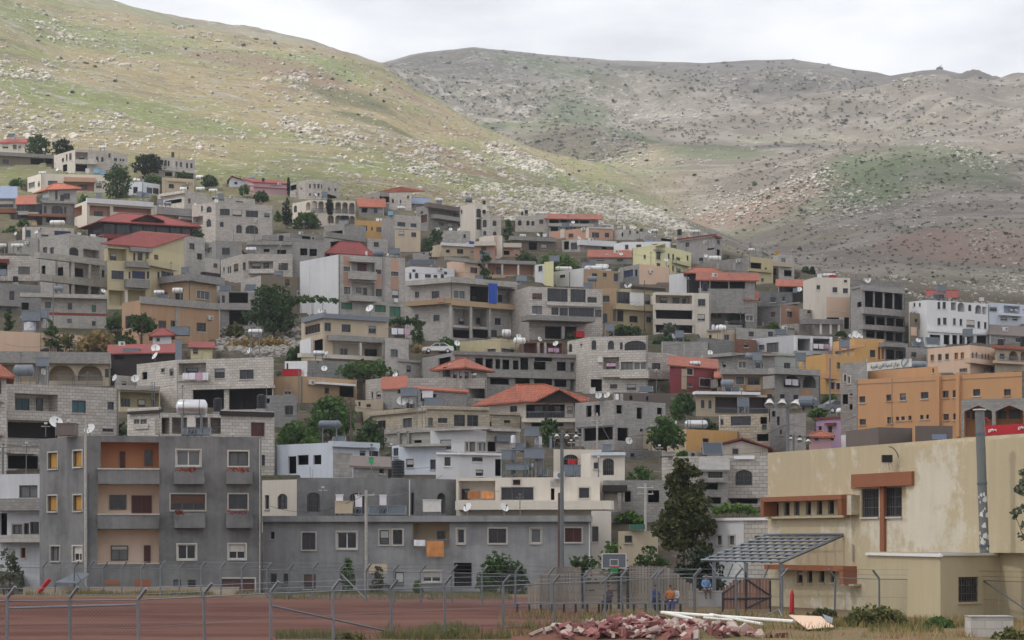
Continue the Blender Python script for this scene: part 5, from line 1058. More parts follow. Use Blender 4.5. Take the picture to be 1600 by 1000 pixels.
def ground_mat(name, far):
    m, t, p = base_mat(name, 0.95); l = t.links.new; p.inputs['Specular IOR Level'].default_value = 0.1
    g = N(t, 'ShaderNodeNewGeometry'); sp = N(t, 'ShaderNodeSeparateXYZ'); l(g.outputs['Position'], sp.inputs[0])
    def noise(sc, det=8, ro=.6, st=(1, 1, 1)):
        mpn = N(t, 'ShaderNodeMapping'); mpn.inputs['Scale'].default_value = st; l(g.outputs['Position'], mpn.inputs[0])
        n = N(t, 'ShaderNodeTexNoise', i_Scale=sc, i_Detail=det, i_Roughness=ro); l(mpn.outputs[0], n.inputs['Vector']); return n.outputs[0]
    def step(s, a, b):
        r = N(t, 'ShaderNodeMapRange'); r.interpolation_type = 'SMOOTHSTEP'; r.inputs['From Min'].default_value = a; r.inputs['From Max'].default_value = b; l(s, r.inputs[0]); return r.outputs[0]
    def mix(f, a, b):
        x = N(t, 'ShaderNodeMixRGB'); l(f, x.inputs[0])
        for q, v in ((1, a), (2, b)):
            if isinstance(v, tuple): x.inputs[q].default_value = (*v, 1)
            else: l(v, x.inputs[q])
        return x.outputs[0]
    def mul(a, b):
        x = N(t, 'ShaderNodeMath', operation='MULTIPLY'); l(a, x.inputs[0]); l(b, x.inputs[1]); return x.outputs[0]
    if far == 'hill':
        dry, green, soil, rock = (0.355, 0.295, 0.165), (0.24, 0.27, 0.115), (0.31, 0.20, 0.145), (0.37, 0.345, 0.305)
        c = mix(step(noise(.008, 9, .62, (1, .6, 1.6)), .44, .58), dry, green)
        c = mix(step(noise(.011, 8, .6, (1, .5, 2.2)), .57, .68), c, soil)
        c = mix(step(noise(.06, 10, .72), .52, .66), c, rock)
        c = mix(step(noise(.3, 8, .75, (1, .55, 1)), .55, .63), c, (0.56, 0.535, 0.49))
        c = mix(step(noise(.33, 8, .75, (.9, .5, 1.1)), .57, .65), c, (0.105, 0.095, 0.065))  # dark speckles: shadows among the rocks painted into the ground colour
        dk_ = N(t, 'ShaderNodeMath', operation='MULTIPLY'); l(step(noise(.045, 10, .72, (1, .6, 1.3)), .46, .64), dk_.inputs[0]); dk_.inputs[1].default_value = .6; c = mix(dk_.outputs[0], c, (0.19, 0.165, 0.115))
        # the mountain further off: greyer scrub and stone
        fr = step(sp.outputs['Y'], 1150, 1900); c2 = mix(step(noise(.006, 10, .68, (1, .6, 1.5)), .42, .6), (0.195, 0.178, 0.145), (0.325, 0.30, 0.25))  # paler tone paints warm sunlit patches into the slope
        c2 = mix(step(noise(.0035, 8, .6, (1, .5, 1.4)), .58, .66), c2, (0.15, 0.185, 0.085)); c2 = mix(step(noise(.05, 10, .75), .5, .64), c2, (0.40, 0.375, 0.335))
        c2 = mix(step(noise(.13, 8, .75, (1, .5, 1)), .55, .65), c2, (0.52, 0.495, 0.455)); c2 = mix(step(noise(.15, 8, .75, (.9, .5, 1.1)), .57, .66), c2, (0.075, 0.08, 0.06)); c2 = mix(step(noise(.012, 8, .7, (1, .6, 1.2)), .56, .68), c2, (0.125, 0.125, 0.085))  # darkest speckles stand in for shadows of the distant rocks
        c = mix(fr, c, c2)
        # gully side of the near slope, right of the spur
        xr = N(t, 'ShaderNodeMath', operation='DIVIDE'); l(sp.outputs['X'], xr.inputs[0]); l(sp.outputs['Y'], xr.inputs[1])
        gr = mul(step(xr.outputs[0], .03, .10), step(noise(.004, 4), .3, .5)); c = mix(gr, c, mix(step(noise(.03, 9, .7), .45, .6), (0.205, 0.18, 0.155), (0.31, 0.28, 0.245)))
        tw = step(sp.outputs['Y'], 560, 430); tv = N(t, 'ShaderNodeMath', operation='MULTIPLY'); l(tw, tv.inputs[0]); tv.inputs[1].default_value = 1
        c3 = mix(step(noise(.12, 8, .65), .44, .58), (0.175, 0.14, 0.11), (0.105, 0.105, 0.06)); c3 = mix(step(noise(.8, 8, .7), .56, .66), c3, (0.3, 0.28, 0.25))
        c = mix(tv.outputs[0], c, c3)
    else:
        a, b = (0.097, 0.037, 0.027), (0.148, 0.066, 0.048)
        c = mix(step(noise(.12, 8, .6, (1, 2.5, 1)), .42, .6), a, b); c = mix(step(noise(1.4, 8, .7, (.4, 1.6, 1)), .5, .7), c, (0.115, 0.048, 0.037))
        c = mix(step(noise(.03, 3, .5, (.3, 1.6, 1)), .5, .62), c, (0.165, 0.08, 0.06))
        # rough weedy strip by the hall and in front of the houses
        s1 = step(sp.outputs['X'], 1.5, 7.0); s2 = step(sp.outputs['Y'], 137, 143)
        mxn = N(t, 'ShaderNodeMath', operation='MAXIMUM'); l(s1, mxn.inputs[0]); l(s2, mxn.inputs[1])
        wd_ = mix(step(noise(.9, 8, .7), .42, .6), (0.20, 0.145, 0.085), (0.135, 0.125, 0.06)); wd_ = mix(step(noise(.35, 6, .6), .5, .62), wd_, (0.21, 0.115, 0.08))
        c = mix(mxn.outputs[0], c, wd_)
    n = noise(1.2 if far != 'hill' else .5, 8, .7); c = mulc(t, c, n, .72, 1.28)
    l(c, p.inputs['Base Color'])
    bp = N(t, 'ShaderNodeBump', i_Strength=1.0, i_Distance=2.4 if far == 'hill' else .06); l(noise(.22 if far == 'hill' else 2.5, 10, .75), bp.inputs['Height']); l(bp.outputs[0], p.inputs['Normal'])
    MATS[name] = m; return m
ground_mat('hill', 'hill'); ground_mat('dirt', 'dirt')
us = np.concatenate([np.linspace(-1200, -60, 50), np.linspace(-40, 1640, 421), np.linspace(1660, 2300, 40)])
ds = np.concatenate([np.linspace(147.6, 560, 208), np.geomspace(563, 3900, 330), np.geomspace(3960, 4400, 6)])
UU, DD = np.meshgrid(us, ds); XX = (UU - CX) * DD / F
ZZ = terr_z(XX, DD)
ZZ[0, :] = np.minimum(ZZ[0, :], -.05)
def inside_poly(px, py, poly):
    r = np.zeros(px.shape, bool); n = len(poly); j = n - 1
    for i in range(n):
        xi, yi = poly[i]; xj, yj = poly[j]; c = ((yi > py) != (yj > py)) & (px < (xj - xi) * (py - yi) / ((yj - yi) or 1e-9) + xi); r ^= c; j = i
    return r
for poly, zb in CUTS:                                            # terraces cut for the houses
    pc = sum((Vector((p.x, p.y)) for p in poly), Vector((0, 0))) / len(poly)
    ex = [((p - pc) * (1 + 1.6 / max((p - pc).length, .1)) + pc) for p in poly]
    bx = [p.x for p in ex]; by = [p.y for p in ex]
    m = (XX > min(bx)) & (XX < max(bx)) & (DD > min(by)) & (DD < max(by))
    if not m.any(): continue
    k = np.where(m); ins = inside_poly(XX[k], DD[k], [(p.x, p.y) for p in ex])
    zz = ZZ[k]; zz[ins] = np.minimum(zz[ins], zb - .15); ZZ[k] = zz
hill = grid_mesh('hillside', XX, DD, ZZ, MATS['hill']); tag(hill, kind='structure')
fx_ = np.concatenate([np.linspace(-6000, -60, 20), np.linspace(-50, 50, 101), np.linspace(60, 6000, 20)]); fy_ = np.concatenate([np.linspace(-6000, 40, 20), np.linspace(50, 148, 99)])
FX, FY = np.meshgrid(fx_, fy_); FZ = .05 * vnoise(FX / 3, FY / 5, 21) + .03 * vnoise(FX / .9, FY / .9, 22); FZ = np.where((np.abs(FX) > 55) | (FY < 45), -.02, FZ)
field = grid_mesh('dirt_field', FX, FY, FZ, MATS['dirt']); tag(field, kind='structure')
GZ = ZZ
def surf(px, py):
    """first ground point seen at this photo pixel above the village (None if sky)"""
    j = int(np.clip(np.searchsorted(us, px), 1, len(us) - 1)); col = HY - (ZZ[:, j] - HC) * F / ds
    ok = np.where((col <= py) & (ds > 380))[0]
    if not len(ok): return None
    i = ok[0]
    if i == 0 or ds[i] > 3600: return None
    if col[i - 1] - col[i] > 14: return None
    t = (col[i - 1] - py) / max(col[i - 1] - col[i], 1e-6); D = ds[i - 1] + (ds[i] - ds[i - 1]) * t; z = ZZ[i - 1, j] + (ZZ[i, j] - ZZ[i - 1, j]) * t
    return Vector(((px - CX) * D / F, D, z))
def green_patches(spots):
    t = MATS['hill'].node_tree; l = t.links.new; p = [q for q in t.nodes if q.type == 'BSDF_PRINCIPLED'][0]; src = p.inputs['Base Color'].links[0].from_socket; g = N(t, 'ShaderNodeNewGeometry'); nz_ = N(t, 'ShaderNodeTexNoise', i_Scale=.03, i_Detail=9.0, i_Roughness=.7); l(g.outputs['Position'], nz_.inputs['Vector'])
    for px, py, rx, ry, col in spots:
        rx, ry = rx * .62, ry * .5
        c = surf(px, py)
        if c is None: continue
        sb = N(t, 'ShaderNodeVectorMath', operation='SUBTRACT'); l(g.outputs['Position'], sb.inputs[0]); sb.inputs[1].default_value = c; sc_ = N(t, 'ShaderNodeVectorMath', operation='MULTIPLY'); l(sb.outputs[0], sc_.inputs[0]); sc_.inputs[1].default_value = (1 / rx, 1 / ry, 0); ln = N(t, 'ShaderNodeVectorMath', operation='LENGTH'); l(sc_.outputs[0], ln.inputs[0])
        ad = N(t, 'ShaderNodeMath', operation='ADD'); l(ln.outputs['Value'], ad.inputs[0]); l(nz_.outputs[0], ad.inputs[1]); mr = N(t, 'ShaderNodeMapRange'); mr.inputs['From Min'].default_value = 1.6; mr.inputs['From Max'].default_value = 1.15; mr.inputs['To Max'].default_value = .62; l(ad.outputs[0], mr.inputs[0])
        mx_ = N(t, 'ShaderNodeMixRGB'); l(mr.outputs[0], mx_.inputs[0]); l(src, mx_.inputs[1]); mx_.inputs[2].default_value = (*col, 1); src = mx_.outputs[0]
    l(src, p.inputs['Base Color'])
green_patches([(1350, 285, 36, 170, (0.115, 0.17, 0.085)), (1480, 250, 45, 160, (0.12, 0.165, 0.085)), (1120, 240, 60, 120, (0.15, 0.19, 0.095)), (900, 190, 55, 160, (0.13, 0.17, 0.09)), (990, 215, 40, 120, (0.15, 0.19, 0.09)), (590, 190, 30, 60, (0.1, 0.125, 0.06)), (540, 150, 40, 60, (0.105, 0.12, 0.07)), (480, 118, 40, 70, (0.28, 0.19, 0.15)), (380, 95, 60, 90, (0.29, 0.2, 0.16)), (660, 160, 30, 50, (0.33, 0.24, 0.19)), (1180, 330, 60, 90, (0.3, 0.2, 0.16)), (1560, 380, 60, 90, (0.32, 0.215, 0.175)), (770, 200, 22, 60, (0.07, 0.1, 0.06))])
# ---------------------------------------------------------------- rocks on the slopes
rr = np.random.RandomState(5)
def bulk(name, co, faces, mats, mi=None, smooth=False):
    me = bpy.data.meshes.new(name); nv = faces.shape[1]
    me.vertices.add(len(co)); me.vertices.foreach_set('co', co.astype(np.float32).ravel()); me.loops.add(faces.size); me.loops.foreach_set('vertex_index', faces.astype(np.int32).ravel())
    me.polygons.add(len(faces)); me.polygons.foreach_set('loop_start', np.arange(0, faces.size, nv, dtype=np.int32)); me.polygons.foreach_set('loop_total', np.full(len(faces), nv, np.int32))
    for q in mats: me.materials.append(MATS[q])
    if mi is not None: me.polygons.foreach_set('material_index', mi.astype(np.int32))
    me.polygons.foreach_set('use_smooth', np.full(len(faces), smooth)); me.update(); me.validate()
    return me
bm = bmesh.new(); bmesh.ops.create_icosphere(bm, subdivisions=1, radius=1); ICO = np.array([v.co[:] for v in bm.verts]); ICF = np.array([[v.index for v in f.verts] for f in bm.faces])
bm.free()
plain('rock', (0.37, 0.345, 0.30), .95, var=.55, scale=.05); plain('rock3', (0.27, 0.25, 0.23), .95, var=.5, scale=1.5); plain('rock2', (0.41, 0.385, 0.345), .95, var=.55, scale=.05)
def in_hole(p):
    return False
def scatter_rocks(name, n, yfun, smin, smax, pxr, label, mat, clumpy=.5, big=2.2, sharp=3.2, low=.05):
    co = []; fa = []; k = 0; tries = 0
    while k < n and tries < n * 9:
        tries += 1; px = rr.uniform(*pxr); lo, hi = yfun(px)
        if hi <= lo: continue
        py = rr.uniform(lo, hi); p = surf(px, py)
        if p is None: continue
        q = float(vnoise(np.array([p.x / 34]), np.array([p.y / 130]), 31)[0]) + .5 + .35 * float(vnoise(np.array([p.x / 9]), np.array([p.y / 34]), 32)[0])
        if rr.rand() > max(low, (q - clumpy) * sharp + .12): continue
        s = smin * (smax / smin) ** (rr.rand() ** big) * p.y / F * (1 + max(0, q - clumpy) * 1.5); v = ICO * (1 + .38 * (rr.rand(12, 1) - .5)) * np.array([s * rr.uniform(.7, 1.6), s * rr.uniform(.7, 1.3), s * rr.uniform(.45, .85)])
        a = rr.rand() * 6.28; ca, sa = math.cos(a), math.sin(a); v = np.stack([v[:, 0] * ca - v[:, 1] * sa, v[:, 0] * sa + v[:, 1] * ca, v[:, 2]], -1) + np.array([p.x, p.y, p.z + s * .15])
        co.append(v); fa.append(ICF + 12 * k); k += 1
    me = bulk(name, np.concatenate(co), np.concatenate(fa), [mat]); o = bpy.data.objects.new(name, me); COL.objects.link(o); tag(o, label, 'rocks', kind='stuff')
spur = lambda px: (float(ip(px, YL)) + 2, float(ip(px, YTT)))
scatter_rocks('slope_rocks', 15000, spur, .6, 5.0, (-40, 1080), 'pale limestone rocks strewn over the near grassy slope', 'rock', .54, 2.8, 2.6, .16)
scatter_rocks('mountain_rocks', 9500, lambda px: (float(ip(px, YF)) + 6, float(ip(px, YV)) if px < 1250 else float(ip(px, YTT))), 0.6, 2.8, (600, 1640), 'pale rocks strewn over the far mountain', 'rock2', .54, 2.4, 2.6, .12)
# ---------------------------------------------------------------- leaves, shrubs and trees
def leaf_mat(name, c1, c2, trans=.25):
    m, t, p = base_mat(name, .7); l = t.links.new; p.inputs['Specular IOR Level'].default_value = .2
    g = N(t, 'ShaderNodeNewGeometry'); n = N(t, 'ShaderNodeTexNoise', i_Scale=.9, i_Detail=3.0); tc = N(t, 'ShaderNodeTexCoord'); l(tc.outputs['Object'], n.inputs['Vector'])
    mx_ = N(t, 'ShaderNodeMixRGB'); mx_.inputs[1].default_value = (*c1, 1); mx_.inputs[2].default_value = (*c2, 1)
    ad = N(t, 'ShaderNodeMath', operation='ADD'); l(n.outputs[0], ad.inputs[0]); l(g.outputs['Random Per Island'], ad.inputs[1])
    mr = N(t, 'ShaderNodeMapRange'); mr.inputs['From Min'].default_value = .5; mr.inputs['From Max'].default_value = 1.5; l(ad.outputs[0], mr.inputs[0]); l(mr.outputs[0], mx_.inputs[0]); l(mx_.outputs[0], p.inputs['Base Color'])
    tr = N(t, 'ShaderNodeBsdfTranslucent'); l(mx_.outputs[0], tr.inputs[0]); ms = N(t, 'ShaderNodeMixShader'); ms.inputs[0].default_value = trans
    l(p.outputs[0], ms.inputs[1]); l(tr.outputs[0], ms.inputs[2]); o = [q for q in t.nodes if q.type == 'OUTPUT_MATERIAL'][0]; l(ms.outputs[0], o.inputs[0]); MATS[name] = m
leaf_mat('lf_dark', (0.026, 0.054, 0.018), (0.065, 0.115, 0.036)); leaf_mat('lf_mid', (0.042, 0.088, 0.024), (0.095, 0.165, 0.045)); leaf_mat('lf_bright', (0.06, 0.12, 0.025), (0.13, 0.21, 0.05))
leaf_mat('lf_olive', (0.035, 0.05, 0.018), (0.11, 0.115, 0.04)); leaf_mat('lf_cyp', (0.012, 0.026, 0.014), (0.03, 0.05, 0.025)); leaf_mat('lf_scrub', (0.035, 0.05, 0.028), (0.075, 0.09, 0.045)); leaf_mat('lf_dry', (0.25, 0.17, 0.07), (0.36, 0.28, 0.13)); leaf_mat('lf_weed', (0.08, 0.10, 0.035), (0.19, 0.18, 0.07)); leaf_mat('lf_silver', (0.07, 0.09, 0.065), (0.15, 0.17, 0.12))
def leaf_cloud(cent, rad, n, size, rs, squash=1.0, up=0.0):
    """n leaf clumps (bent quads) spread through lumps: arrays of centres and radii"""
    k = rs.choice(len(cent), n, p=(rad ** 2) / (rad ** 2).sum()); d = rs.normal(size=(n, 3)); d /= np.linalg.norm(d, axis=1)[:, None]
    r = rad[k] * (rs.rand(n) ** .35) * 1.02; c = cent[k] + d * r[:, None] * np.array([1, 1, squash])
    s = size * rs.uniform(.55, 1.35, n)
    nrm = d * .6 + rs.normal(size=(n, 3)) * .6 + np.array([0, 0, up]); nrm /= np.linalg.norm(nrm, axis=1)[:, None]
    t = np.cross(nrm, rs.normal(size=(n, 3))); t /= np.linalg.norm(t, axis=1)[:, None]; b = np.cross(nrm, t)
    s3 = s[:, None]
    co = np.stack([c - t * s3 - b * s3 * .25, c + t * s3 * .1 - b * s3 * .6 + nrm * s3 * .12, c + t * s3 + b * s3 * .2, c - t * s3 * .1 + b * s3 * .6 + nrm * s3 * .12], 1).reshape(-1, 3)
    return co, np.arange(4 * n).reshape(n, 4)
TREE_N = 0
def tree(zm, x0, y0, x1, y1, label, kind='broad', mat='lf_mid', D=None, ybot=None, name=None, cat='tree', dens=1.0, group='trees among the houses'):
    """crown box x0..x1, y0..y1 on the photograph; stands on the ground below it"""
    global TREE_N
    TREE_N += 1; rs = np.random.RandomState(100 + TREE_N)
    a, b, s = ZOOM[zm]; X0, X1, Y0, Y1 = a + x0 / s, a + x1 / s, b + y0 / s, b + y1 / s
    if ybot is not None: Yb = b + ybot / s
    else: Yb = Y1
    D = D or Dof(Yb); sc = D / F; cx = ((X0 + X1) / 2 - CX) * sc; w_ = (X1 - X0) * sc / 2; zt = HC + (HY - Y0) * sc; zc0 = HC + (HY - Y1) * sc
    zg = min(gz(cx, D), zc0 + .3) if D > 150 else 0.0
    root = empty(name or {'broad': 'broadleaf_tree', 'pine': 'pine_tree', 'cypress': 'cypress_tree', 'bush': 'bush', 'vine': 'vine'}[kind], (cx, D, zg)); tag(root, label, cat, group)
    if kind in ('bush',) and zg < zc0: zc0 = zg
    elif kind in ('broad', 'pine') and ybot is None: zc0 = min(zc0, zg + .18 * (zt - zg))
    h = zt - zc0; size = max(.1, min(.34, D * .0011)); dp = min(w_, 3.5)
    if kind == 'cypress':
        nb = 16; f = np.linspace(.02, .97, nb); cent = np.stack([rs.normal(0, .06 * w_, nb), rs.normal(0, .06 * w_, nb), zc0 + f * h], -1); rad = np.maximum(w_ * np.sin(np.pi * np.clip(.15 + .85 * f, 0, 1)) ** .7, .12 * w_) * rs.uniform(.85, 1.1, nb); rad[-1] = .2 * w_
    elif kind == 'pine':
        nb = 85; f = rs.rand(nb) ** .8; env = np.interp(f, [0, .15, .45, .75, 1], [.9, 1.1, .95, .7, .4]) * rs.uniform(.7, 1.3, nb); an = rs.rand(nb) * 6.28
        rad = w_ * env * rs.uniform(.2, .45, nb); ro = np.maximum(w_ * env - rad, 0) * rs.uniform(.5, 1.0, nb); cent = np.stack([ro * np.cos(an), ro * np.sin(an) * .8, zc0 + rad * .5 + f * (h - rad)], -1)
    elif kind in ('bush', 'vine'):
        m_ = min(h, w_ * 1.3); nb = int(np.clip(40 * w_ * 2 / max(h, .3), 34, 90)); rad = m_ * rs.uniform(.14, .34, nb); fx_b = rs.uniform(-1, 1, nb); tp = (1 - .45 * np.abs(fx_b) ** 2.2) * rs.uniform(.75, 1.05, nb); cent = np.stack([fx_b * np.maximum(w_ - rad, 0), rs.uniform(-.5, .5, nb) * min(w_, h), zc0 + rad * .6 + rs.rand(nb) ** .7 * np.maximum(h * tp - 1.5 * rad, 0)], -1)
    else:
        nb = 60; an = rs.rand(nb) * 6.28; f = rs.rand(nb); env = np.interp(f, [0, .3, .6, 1], [.85, 1.05, .98, .5]) * rs.uniform(.85, 1.1, nb); rad = np.minimum(w_, h) * rs.uniform(.13, .36, nb)
        ro = np.maximum(w_ * env - rad * .8, 0) * np.sqrt(rs.uniform(.1, 1.0, nb)); cent = np.stack([ro * np.cos(an), ro * np.sin(an) * dp / w_, zc0 + rad * .7 + f * np.maximum(h - 1.6 * rad, .1)], -1)
    cent = cent + np.array([cx, D, 0]) - np.array(root.location)
    vol = (rad ** 2).sum(); n = int(np.clip(dens * 2.6 * vol / size ** 2, 220, 24000)); 
    co, fa = leaf_cloud(cent, rad, n, size, rs, .85)
    me = bulk('crown', co, fa, [mat]); o = bpy.data.objects.new('crown', me); COL.objects.link(o); o.parent = root
    mb = MB(); tr = max(.06, w_ * .055); top = Vector((cx, D, zc0 + h * (.45 if kind != 'cypress' else .8))); base = Vector((cx + rs.uniform(-.1, .1) * w_, D, zg - .3))
    if kind in ('bush', 'vine'):
        for c in cent[:6]: mb.bar((c[0] * .6 + cx, D, zg - .1), (c[0] + cx, c[1] + D, c[2] + zg), .035, 4, .015)
    else:
        mb.bar(base, (base + top) / 2, tr, 7, tr * .8); mb.bar((base + top) / 2, top, tr * .8, 7, tr * .4)
        for c in cent[:9]: st_ = base.lerp(top, rs.uniform(.45, .95)); mb.bar(st_, Vector(c) + Vector(root.location), tr * .38, 5, tr * .12)
    mb.build('trunk' if kind not in ('bush', 'vine') else 'stems', 'bark', root)
    return root
tree('G', 260, 270, 690, 635, 'broad dark green tree beside the garage openings', mat='lf_dark', D=334, dens=1.3)
tree('G', 900, 805, 1380, 950, 'wide green tree below the cream house with corner glazing', mat='lf_mid', D=287)
tree('L', 440, 305, 830, 570, 'bushy green tree between tan wall house and yellowish stone house', mat='lf_mid', D=238, ybot=590, dens=1.2)
tree('M', 780, 372, 970, 550, 'green tree under the chalet balcony', mat='lf_dark', D=231)
tree('N', 540, 38, 860, 330, 'round green tree in front of the ochre wall', mat='lf_mid', D=222, dens=1.3)
tree('N', 610, 380, 1075, 1130, 'tall dark conifer with brownish tips behind the backboard', 'pine', 'lf_olive', D=153, ybot=1400, dens=3.0)
tree('A', 190, 140, 415, 320, 'dark spreading tree right of the highest cream house', mat='lf_dark', D=552)
tree('A', 395, 178, 590, 320, 'dark purple green tree left of the house with two arched windows', mat='lf_cyp', D=550)
tree('A', 1020, 285, 1285, 465, 'large dark tree left of the row with seven windows', mat='lf_cyp', D=528)
tree('A', 790, 372, 1050, 660, 'tall green tree group beside the small white house', mat='lf_dark', D=504)
tree('A', 1105, 458, 1285, 530, 'light green round bush behind the small white house', 'bush', 'lf_mid', D=522, cat='bush')
tree('A', 70, 480, 195, 560, 'green bush beside the cream house with salmon porch', 'bush', 'lf_mid', D=520, cat='bush')
tree('A', 600, 595, 740, 660, 'green bush right of the small grey pyramid roofed house', 'bush', 'lf_dark', D=482, cat='bush')
tree('A', 1360, 430, 1520, 482, 'green bush under the row with seven windows', 'bush', 'lf_dark', D=527, cat='bush')
tree('B', 60, 160, 215, 245, 'dark tree at the meadow edge left of the red gabled hut', mat='lf_dark', D=515)
tree('B', 350, 235, 470, 300, 'green tree below the red gabled hut', mat='lf_mid', D=505)
tree('B', 470, 280, 600, 350, 'green bush below the pink house', 'bush', 'lf_dark', D=500, cat='bush')
tree('B', 695, 345, 785, 555, 'thick dark cypress left of the arcaded house', 'cypress', 'lf_cyp', D=463, group='cypresses')
tree('B', 1045, 340, 1106, 475, 'slim dark cypress in front of the arcades', 'cypress', 'lf_cyp', D=462, group='cypresses')
tree('B', 744, 178, 764, 320, 'very thin cypress beside the pink house', 'cypress', 'lf_cyp', D=506, group='cypresses')
tree('B', 775, 435, 1015, 550, 'green bushes before the arcaded white stone house', 'bush', 'lf_mid', D=464, cat='bush')
tree('B', 640, 430, 700, 510, 'light green bush beside the thick cypress', 'bush', 'lf_bright', D=474, cat='bush')
tree('B', 0, 590, 105, 690, 'green tree right of the big red roof', mat='lf_dark', D=448)
tree('C', 285, 425, 395, 560, 'green bush right of the two tone house', 'bush', 'lf_dark', D=424, cat='bush')
tree('C', 350, 385, 470, 440, 'dark leaning tree below the tiered house', mat='lf_dark', D=438)
tree('C', 720, 535, 860, 592, 'dark bush in front of the salmon wing with cream band', 'bush', 'lf_dark', D=400, cat='bush')
tree('C', 1000, 535, 1200, 612, 'dark green bush right of the short salmon wing', 'bush', 'lf_dark', D=408, cat='bush')
tree('C', 1160, 558, 1540, 645, 'long bright green bush under the low slab house', 'bush', 'lf_bright', D=404, cat='bush')
tree('C', 745, 700, 875, 770, 'potted green bush on the peach porch', 'bush', 'lf_dark', D=376, cat='bush')
tree('C', 915, 310, 1020, 440, 'dark tree between paired arches and the stone house', mat='lf_dark', D=432)
tree('D', 740, 868, 915, 990, 'pale flowering tree before the three deep balconies', mat='lf_silver', D=330)
tree('D', 340, 870, 630, 960, 'climbing green hedge at the foot of the tan apartment house', 'bush', 'lf_dark', D=332, cat='bush')
tree('F', 860, 660, 1105, 800, 'leaning umbrella pine in front of the orange brown block', 'broad', 'lf_dark', D=312, ybot=985, name='pine_tree')
tree('F', 775, 770, 960, 850, 'dark bush left of the umbrella pine', 'bush', 'lf_dark', D=314, cat='bush')
tree('F', 295, 690, 420, 805, 'green bush below the red striped storey', 'bush', 'lf_mid', D=318, cat='bush')
tree('F', 400, 760, 540, 810, 'yellowish bush below the red striped storey', 'bush', 'lf_weed', D=317, cat='bush')
tree('F', 520, 765, 850, 870, 'dry straw coloured brush on the bank beside the umbrella pine', 'bush', 'lf_dry', D=316, cat='bush')
tree('F', 10, 640, 105, 775, 'dark bush between two grey tanks', 'bush', 'lf_dark', D=320, cat='bush')
tree('F', 1330, 85, 1430, 180, 'dark tree right of the big red roofed pavilion', mat='lf_dark', D=424)
tree('S', 260, 610, 470, 720, 'green shrub beneath the teal awning house', 'bush', 'lf_mid', D=468, cat='bush')
tree('X', 740, 858, 830, 925, 'dark bush against the long two storey building', 'bush', 'lf_dark', D=149, cat='bush', group='bushes by the field')
tree('X', 932, 830, 982, 866, 'bright green bush beside the low cream shed', 'bush', 'lf_mid', D=152, cat='bush', group='bushes by the field')
tree('X', 975, 843, 1055, 930, 'dark hedge behind the plank fence', 'bush', 'lf_dark', D=141, cat='bush', group='bushes by the field')
tree('X', 1045, 838, 1140, 930, 'dark hedge between conifer and pergola', 'bush', 'lf_cyp', D=140, cat='bush', group='bushes by the field')
tree('X', 880, 850, 940, 925, 'dark bush left of the backboard', 'bush', 'lf_dark', D=146, cat='bush', group='bushes by the field')
tree('X', -8, 846, 36, 925, 'grey green bush at the corner of the field', 'bush', 'lf_silver', D=146, cat='bush', group='bushes by the field')
tree('X', 577, 880, 610, 925, 'dry olive bush by the grey wall', 'bush', 'lf_olive', D=150, cat='bush', group='bushes by the field')
tree('X', 532, 872, 556, 925, 'young green tree by the grey wall', 'broad', 'lf_mid', D=150, group='bushes by the field')
tree('X', 645, 905, 662, 925, 'tiny green sapling by the grey wall', 'bush', 'lf_bright', D=150, cat='bush', group='bushes by the field')
tree('X', 957, 797, 1010, 818, 'green vine over the half built house', 'vine', 'lf_bright', D=180, cat='vine')
tree('X', 1108, 782, 1186, 803, 'long green vine along the pergola behind the hall', 'vine', 'lf_bright', D=160, cat='vine')
tree('T', 700, 375, 1045, 560, 'green fig tree above the lilac house', mat='lf_mid', D=234, ybot=700)
tree('N', 385, 430, 665, 548, 'green tree beside a patch of red roof', mat='lf_mid', D=188)
tree('N', 890, 55, 1120, 155, 'dark shrub by the old stone house', 'bush', 'lf_dark', D=243, cat='bush')
tree('N', 780, 300, 890, 365, 'small green bush under the silver tanks', 'bush', 'lf_mid', D=216, cat='bush')
tree('I', 1065, 95, 1150, 148, 'bright green bush on the terrace by the salmon corner house', 'bush', 'lf_bright', D=338, cat='bush')
tree('E', 1395, 395, 1505, 505, 'dark tree below the bluish white house', mat='lf_dark', D=352)
tree('E', 275, 142, 322, 195, 'small dark pine at the ravine edge', 'cypress', 'lf_dark', D=412)
tree('E', 328, 142, 356, 192, 'smaller dark pine at the ravine edge', 'cypress', 'lf_cyp', D=414)
tree('E', 478, 520, 545, 558, 'green bush below the peach storey terrace', 'bush', 'lf_mid', D=334, cat='bush')
tree('K', 722, 528, 798, 622, 'dark green bush beside the low stone house', 'bush', 'lf_dark', D=226, cat='bush')
tree('L', 280, 528, 395, 610, 'green bush right of the narrow stone house', 'bush', 'lf_mid', D=228, cat='bush')
tree('L', 435, 545, 565, 598, 'bright bush below the big bushy tree', 'bush', 'lf_bright', D=230, cat='bush')
tree('L', 835, 500, 950, 595, 'green bush left of the buttressed wall', 'bush', 'lf_dark', D=238, cat='bush')
tree('L', 470, 170, 570, 225, 'yellow green bush under the retaining wall', 'bush', 'lf_bright', D=292, cat='bush')
tree('L', 345, 0, 450, 90, 'dark creeper on the rock slope', 'bush', 'lf_dark', D=308, cat='bush')
tree('G', 560, 690, 690, 810, 'climbing dark plant before the corrugated screen', 'bush', 'lf_dark', D=304, cat='bush')
tree('G', 585, 355, 935, 420, 'vine trellis below the olive fronted house', 'vine', 'lf_mid', D=338, cat='vine')
tree('G', 1230, 505, 1530, 570, 'dark vine pergola at the foot of the salmon panelled block', 'vine', 'lf_dark', D=322, cat='vine')
tree('H', 170, 540, 350, 600, 'green weeds on the bank below the blue cloth', 'bush', 'lf_mid', D=318, cat='bush')
tree('H', 0, 430, 100, 500, 'green creeper on the balcony house with blue cloth', 'bush', 'lf_mid', D=326, cat='bush')
